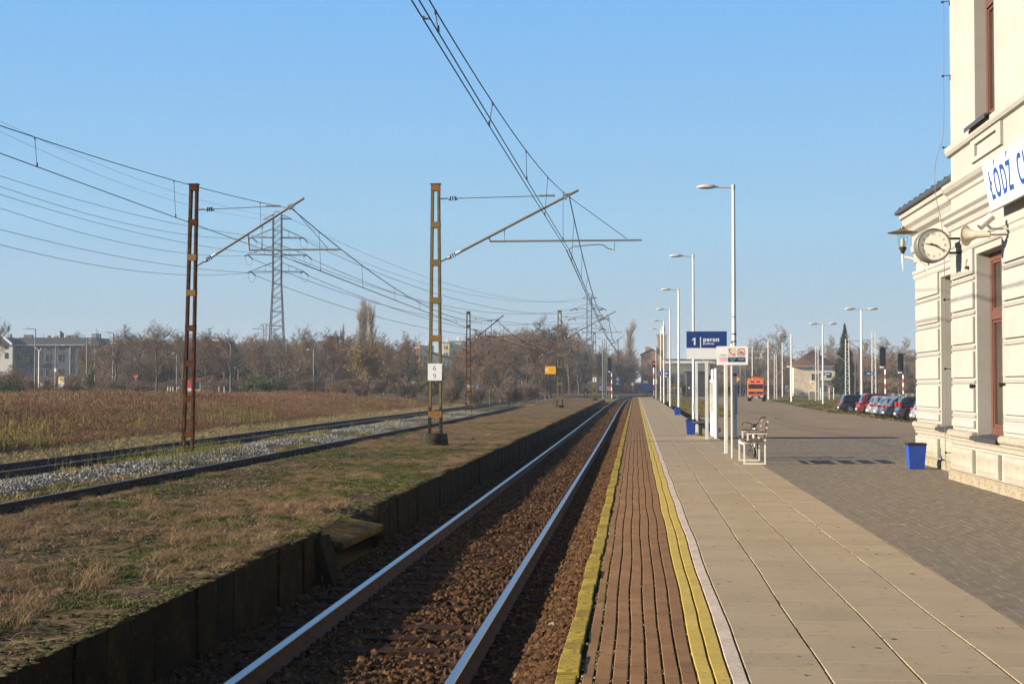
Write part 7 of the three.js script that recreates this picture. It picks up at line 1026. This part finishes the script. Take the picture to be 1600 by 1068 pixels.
{
  // blocks of flats and halls in the gap
  const flats = (label, pa, pb, d, pt, c, n, f, c2) => { const x0 = pxX(pa, d), W = pxX(pb, d) - x0, H = at(pa, pt, d).y + .6, o = thing('block_of_flats', label, 'building', [x0, -.6, -d]); part('wall', bx(0, W, 0, H, -12, 0), std({ color: lin(...c), roughness: .95 }), o); part('roof', bx(-.2, W + .2, H, H + .5, -12.2, .2), M.concrete, o); part('lift_house', bx(W * .4, W * .65, H + .5, H + 2.2, -6, -3), M.whiteSteel, o); for (let k = 0; k < f; k++) for (let i = 0; i < n; i++) { const xa = W * (i + .25) / n, w = part('window', bx(xa, xa + W / n * .5, H - 2.6 - k * 2.9, H - 1.1 - k * 2.9, .002, .06), M.paneFar, o); part('frame', bx(xa + W / n * .22, xa + W / n * .27, H - 2.6 - k * 2.9, H - 1.1 - k * 2.9, .061, .1), M.white, w); } return o; };
  flats('yellow gable end of the far block of flats right of the white plate', 691, 702, 610, 536, [.6, .5, .22], 1, 2); flats('pale green far block of flats right of the white plate', 702.6, 724, 612, 534, [.34, .38, .33], 3, 5); flats('orange far block of flats glimpsed left of the white plate', 646, 656, 640, 540, [.62, .33, .16], 2, 4); flats('pale far block of flats just left of the olive mast', 657, 672, 650, 541, [.42, .38, .34], 3, 4); flats('beige house wall seen through the trees left of the tall pylon', 400, 421, 300, 563, [.42, .36, .28], 4, 2);
  { const d = 320, x0 = pxX(668, d), W = pxX(708, d) - x0, o = thing('grey_hall', 'grey metal hall with sloping roof behind the white plate', 'building', [x0, -.6, -d]), yl = at(668, 550, d).y + .6, yr = at(708, 562, d).y + .6; part('wall', extrude([[0, 0], [W, 0], [W, yr], [0, yl]], 12).translate(0, 0, -12), std({ color: lin(.16, .18, .2), roughness: .8 }), o); part('roof', bar(V(-.2, yl + .15, -5.8), V(W + .3, yr + .12, -5.8), .3, 12.6), M.darkTin, o); for (let i = 0; i < 6; i++) part('rib', bx(W * (i + .5) / 6, W * (i + .5) / 6 + .1, .1, yr - .3, .002, .08), M.greyPaint, o); }
  { const d = 262, o = thing('white_trailer', 'white box trailer among the trees left of the white plate', 'trailer', [pxX(626, d), fieldY(pxX(626, d), d) - .3, -d]); part('box_body', rbx(-1.9, 1.45, .5, 2.75, -2.2, 0, .05), M.concrete, o); part('roof', bx(-1.95, 1.5, 2.752, 2.85, -2.25, .05), M.darkTin, o); for (let i = 0; i < 5; i++) part('rib', bx(-1.7 + i * .75, -1.66 + i * .75, .55, 2.7, .002, .03), M.greyPaint, o); for (const x of [-.9, .8]) part('wheel', new THREE.CylinderGeometry(.36, .36, 1.9, 14).rotateX(Math.PI / 2).translate(x, .36, -1.1), M.rubber, o); }
  { const d = 235, o = carOf('white car parked beside the white trailer by the trees', pxX(640, d), d, { ...hatchb, L: 1.45 * 2.6, ws: 2.5, c: [.7, .7, .7], metal: 0, turn: 0 }); o.position.y = fieldY(o.position.x, d) + .35; }
  { const d = 185, x = pxX(304, d), o = thing('kiosk', 'small yellow kiosk with red panels and flat red roof behind the rusty mast', 'kiosk', [x, fieldY(x, d), -d]); const H = at(304, 592, d).y - o.position.y; part('wall', bx(-1.35, .75, 0, H, -2, 0), std({ color: lin(.6, .5, .26), roughness: .9 }), o); part('roof', bx(-1.5, 1.5, H, H + .14, -2.2, .3), std({ color: lin(.35, .08, .07), roughness: .8 }), o); part('poster', [rbx(-1.3, -.3, H - 1.1, H - .25, .004, .04, .01)], M.red, o); part('poster', [rbx(-1.3, -.3, H - 1.9, H - 1.25, .004, .04, .01)], M.white, o); part('window', bx(-.1, .55, H - 1.3, H - .4, .002, .03), M.paneFar, o); }
  // posts and signs of the street
  const lampS = (label, px, d, py, armPx, curve, group) => { const x = pxX(px, d), y0 = fieldY(x, d) - .1, h = at(px, py, d).y - y0, t = thing('street_lamp', label, 'street lamp', [x, y0, -d], 0, 'street lamps behind the field'), L = armPx / FPX * d; part('pole', cyl(V(0, 0, 0), V(0, h - (curve ? .8 : 0), 0), .12, .08, 7), M.lampPost, t); part('arm', curve ? tube([V(0, h - .85, 0), V(L * .12, h - .4, 0), V(L * .45, h - .05, 0), V(L * .85, h, 0)], .07, 5, 12) : cyl(V(0, h, 0), V(L * .75, h + .1, 0), .06, .05, 6), M.lampPost, t); part('lamp_head', rbx(Math.min(L * .7, L * 1.15), Math.max(L * .7, L * 1.15), h + .02 + (curve ? -.1 : 0), h + .18 + (curve ? -.1 : 0), -.16, .16, .04), M.lampGrey, t); return t; };
  lampS('grey street lamp with left arm before the tenement', 54, 200, 514, -18, false); lampS('tall plain street lamp post at the right end of the tenement', 135, 200, 531, 6, false); lampS('grey street lamp close right of the tenement', 148, 215, 536, -10, false); lampS('grey street lamp between the tenement and the large bare tree', 176, 195, 520, -12, false); lampS('curved-arm street lamp between the rusty mast and the pylon', 360, 185, 531, -26, true); lampS('straight street lamp right of the tall pylon', 490, 195, 547, -10, false); lampS('short street lamp directly left of the rusty mast', 276, 190, 553, -6, false); lampS('slim street lamp in the middle of the tenement front', 86, 215, 540, 14, false); lampS('slim street lamp with drooping arm left of the pylon', 372, 225, 575, -5, false);
  { const d = 190, x = pxX(60, d), y0 = fieldY(x, d), o = thing('street_lamp', 'short lamp with forked double arms before the tenement', 'street lamp', [x, y0, -d], 0, 'street lamps behind the field'), h = at(60, 549, d).y - y0; part('pole', cyl(V(0, 0, 0), V(0, h, 0), .1, .08, 6), M.whiteSteel, o); for (const s of [-1, 1]) { part('arm', cyl(V(0, h, 0), V(s * .35, h + .45, 0), .05, .05, 5), M.whiteSteel, o); part('lamp_head', rbx(s * .3, s * .55, h + .4, h + .52, -.1, .1, .03), s > 0 ? M.blackPaint : M.lampGrey, o); } }
  { const d = 175, x = pxX(95.5, d), y0 = fieldY(x, d) - .2, o = thing('round_yellow_sign', 'white advertising board with a yellow disc and dark bar', 'sign', [x, y0, -d]); const t = at(95.5, 588, d).y - y0, b = at(95.5, 609, d).y - y0; part('board', bx(-.36, .36, b, t, 0, .06), M.white, o); const dc = new THREE.CylinderGeometry(.31, .31, .03, 24); dc.rotateX(Math.PI / 2); dc.translate(0, t - .38, .078); part('disc', dc, std({ color: lin(.85, .6, .02), roughness: .4 }), o); part('mark', [bx(-.2, .2, t - .43, t - .33, .0945, .1)], M.blueSign, o); part('post', [bx(-.3, -.22, 0, b, 0, .06), bx(.22, .3, 0, b, 0, .06)], M.galv, o); }
  { const d = 178, x = pxX(211.5, d), y0 = fieldY(x, d), o = thing('yield_sign', 'orange upside-down triangle sign in front of the large bare tree', 'sign', [x, y0, -d]); const t = at(211, 586, d).y - y0; part('board', extrude([[0, -.55], [.32, 0], [-.32, 0]], .03).translate(0, t, 0), M.orange, o); part('post', cyl(V(0, 0, -.05), V(0, t - .1, -.05), .035, .035, 6), M.galv, o); }
  { const d = 180, x = pxX(85.5, d), y0 = fieldY(x, d), o = thing('small_white_sign', 'small pale sign plate on the slim pole before the tenement', 'sign', [x, y0, -d]); const t = at(85, 575, d).y - y0; part('board', bx(-.13, .13, t - .45, t, 0, .03), M.white, o); part('post', cyl(V(0, 0, -.04), V(0, t, -.04), .035, .035, 6), M.galv, o); }
  { const d = 172, x = pxX(65, d), y0 = fieldY(x, d), o = thing('arrow_sign', 'low white sign with dark symbol left of the yellow round sign', 'sign', [x, y0, -d]); const t = at(65, 598, d).y - y0; part('board', bx(-.2, .2, t - .42, t, 0, .03), M.white, o); part('symbol', [bx(-.08, -.03, t - .34, t - .1, .0305, .034), bx(-.03, .1, t - .15, t - .1, .0305, .034)], M.blackPaint, o); part('post', cyl(V(0, 0, -.04), V(0, t, -.04), .035, .035, 6), M.galv, o); }
  { const d = 178, x = pxX(98, d) - .1, o = carOf('red car half hidden in weeds below the yellow round sign', x, d, { ...hatchb, c: [.5, .03, .02], turn: .3 }); o.position.y = fieldY(x, d) - .1; }
  const bollardXs = [262, 266, 270, 276, 279, 318, 325, 329, 335, 342, 350]; let first = null;
  bollardXs.forEach((px, i) => { const d = 176, x = pxX(px, d), p = [x, fieldY(x, d), -d], lab = 'white street bollard, ' + (i < 5 ? ['first', 'second', 'third', 'fourth', 'fifth'][i] + ' from the left beside the kiosk' : ['first', 'second', 'third', 'fourth', 'fifth', 'sixth'][i - 5] + ' to the right of the kiosk'); if (!first) { first = thing('bollard', lab, 'bollard', p, 0, 'bollards along the street'); part('post', cyl(V(0, 0, 0), V(0, 1.05, 0), .05, .05, 8), M.whiteSteel, first); part('cap', new THREE.SphereGeometry(.065, 8, 6).translate(0, 1.07, 0), M.greyPaint, first); } else copyOf(first, p, 0, lab); });
  { const d = 190, x = pxX(733, d), o = thing('white_shed', 'small white shed with blue post behind the thin rusty mast', 'shed', [x, -.5, -d]); part('wall', bx(-.5, 1.2, 0, 2.4, -2, 0), M.white, o); part('door', bx(.1, .8, .05, 2.0, .002, .04), M.concrete, o); part('roof', bx(-.6, 1.3, 2.4, 2.5, -2.1, .2), M.concrete, o); part('post', [bar(V(-.3, 0, .3), V(-.3, 4.3, .3), .14), bar(V(-.8, 4.3, .3), V(1.0, 4.3, .3), .1)], M.galv, o); }
}
renderer.render(scene, camera);
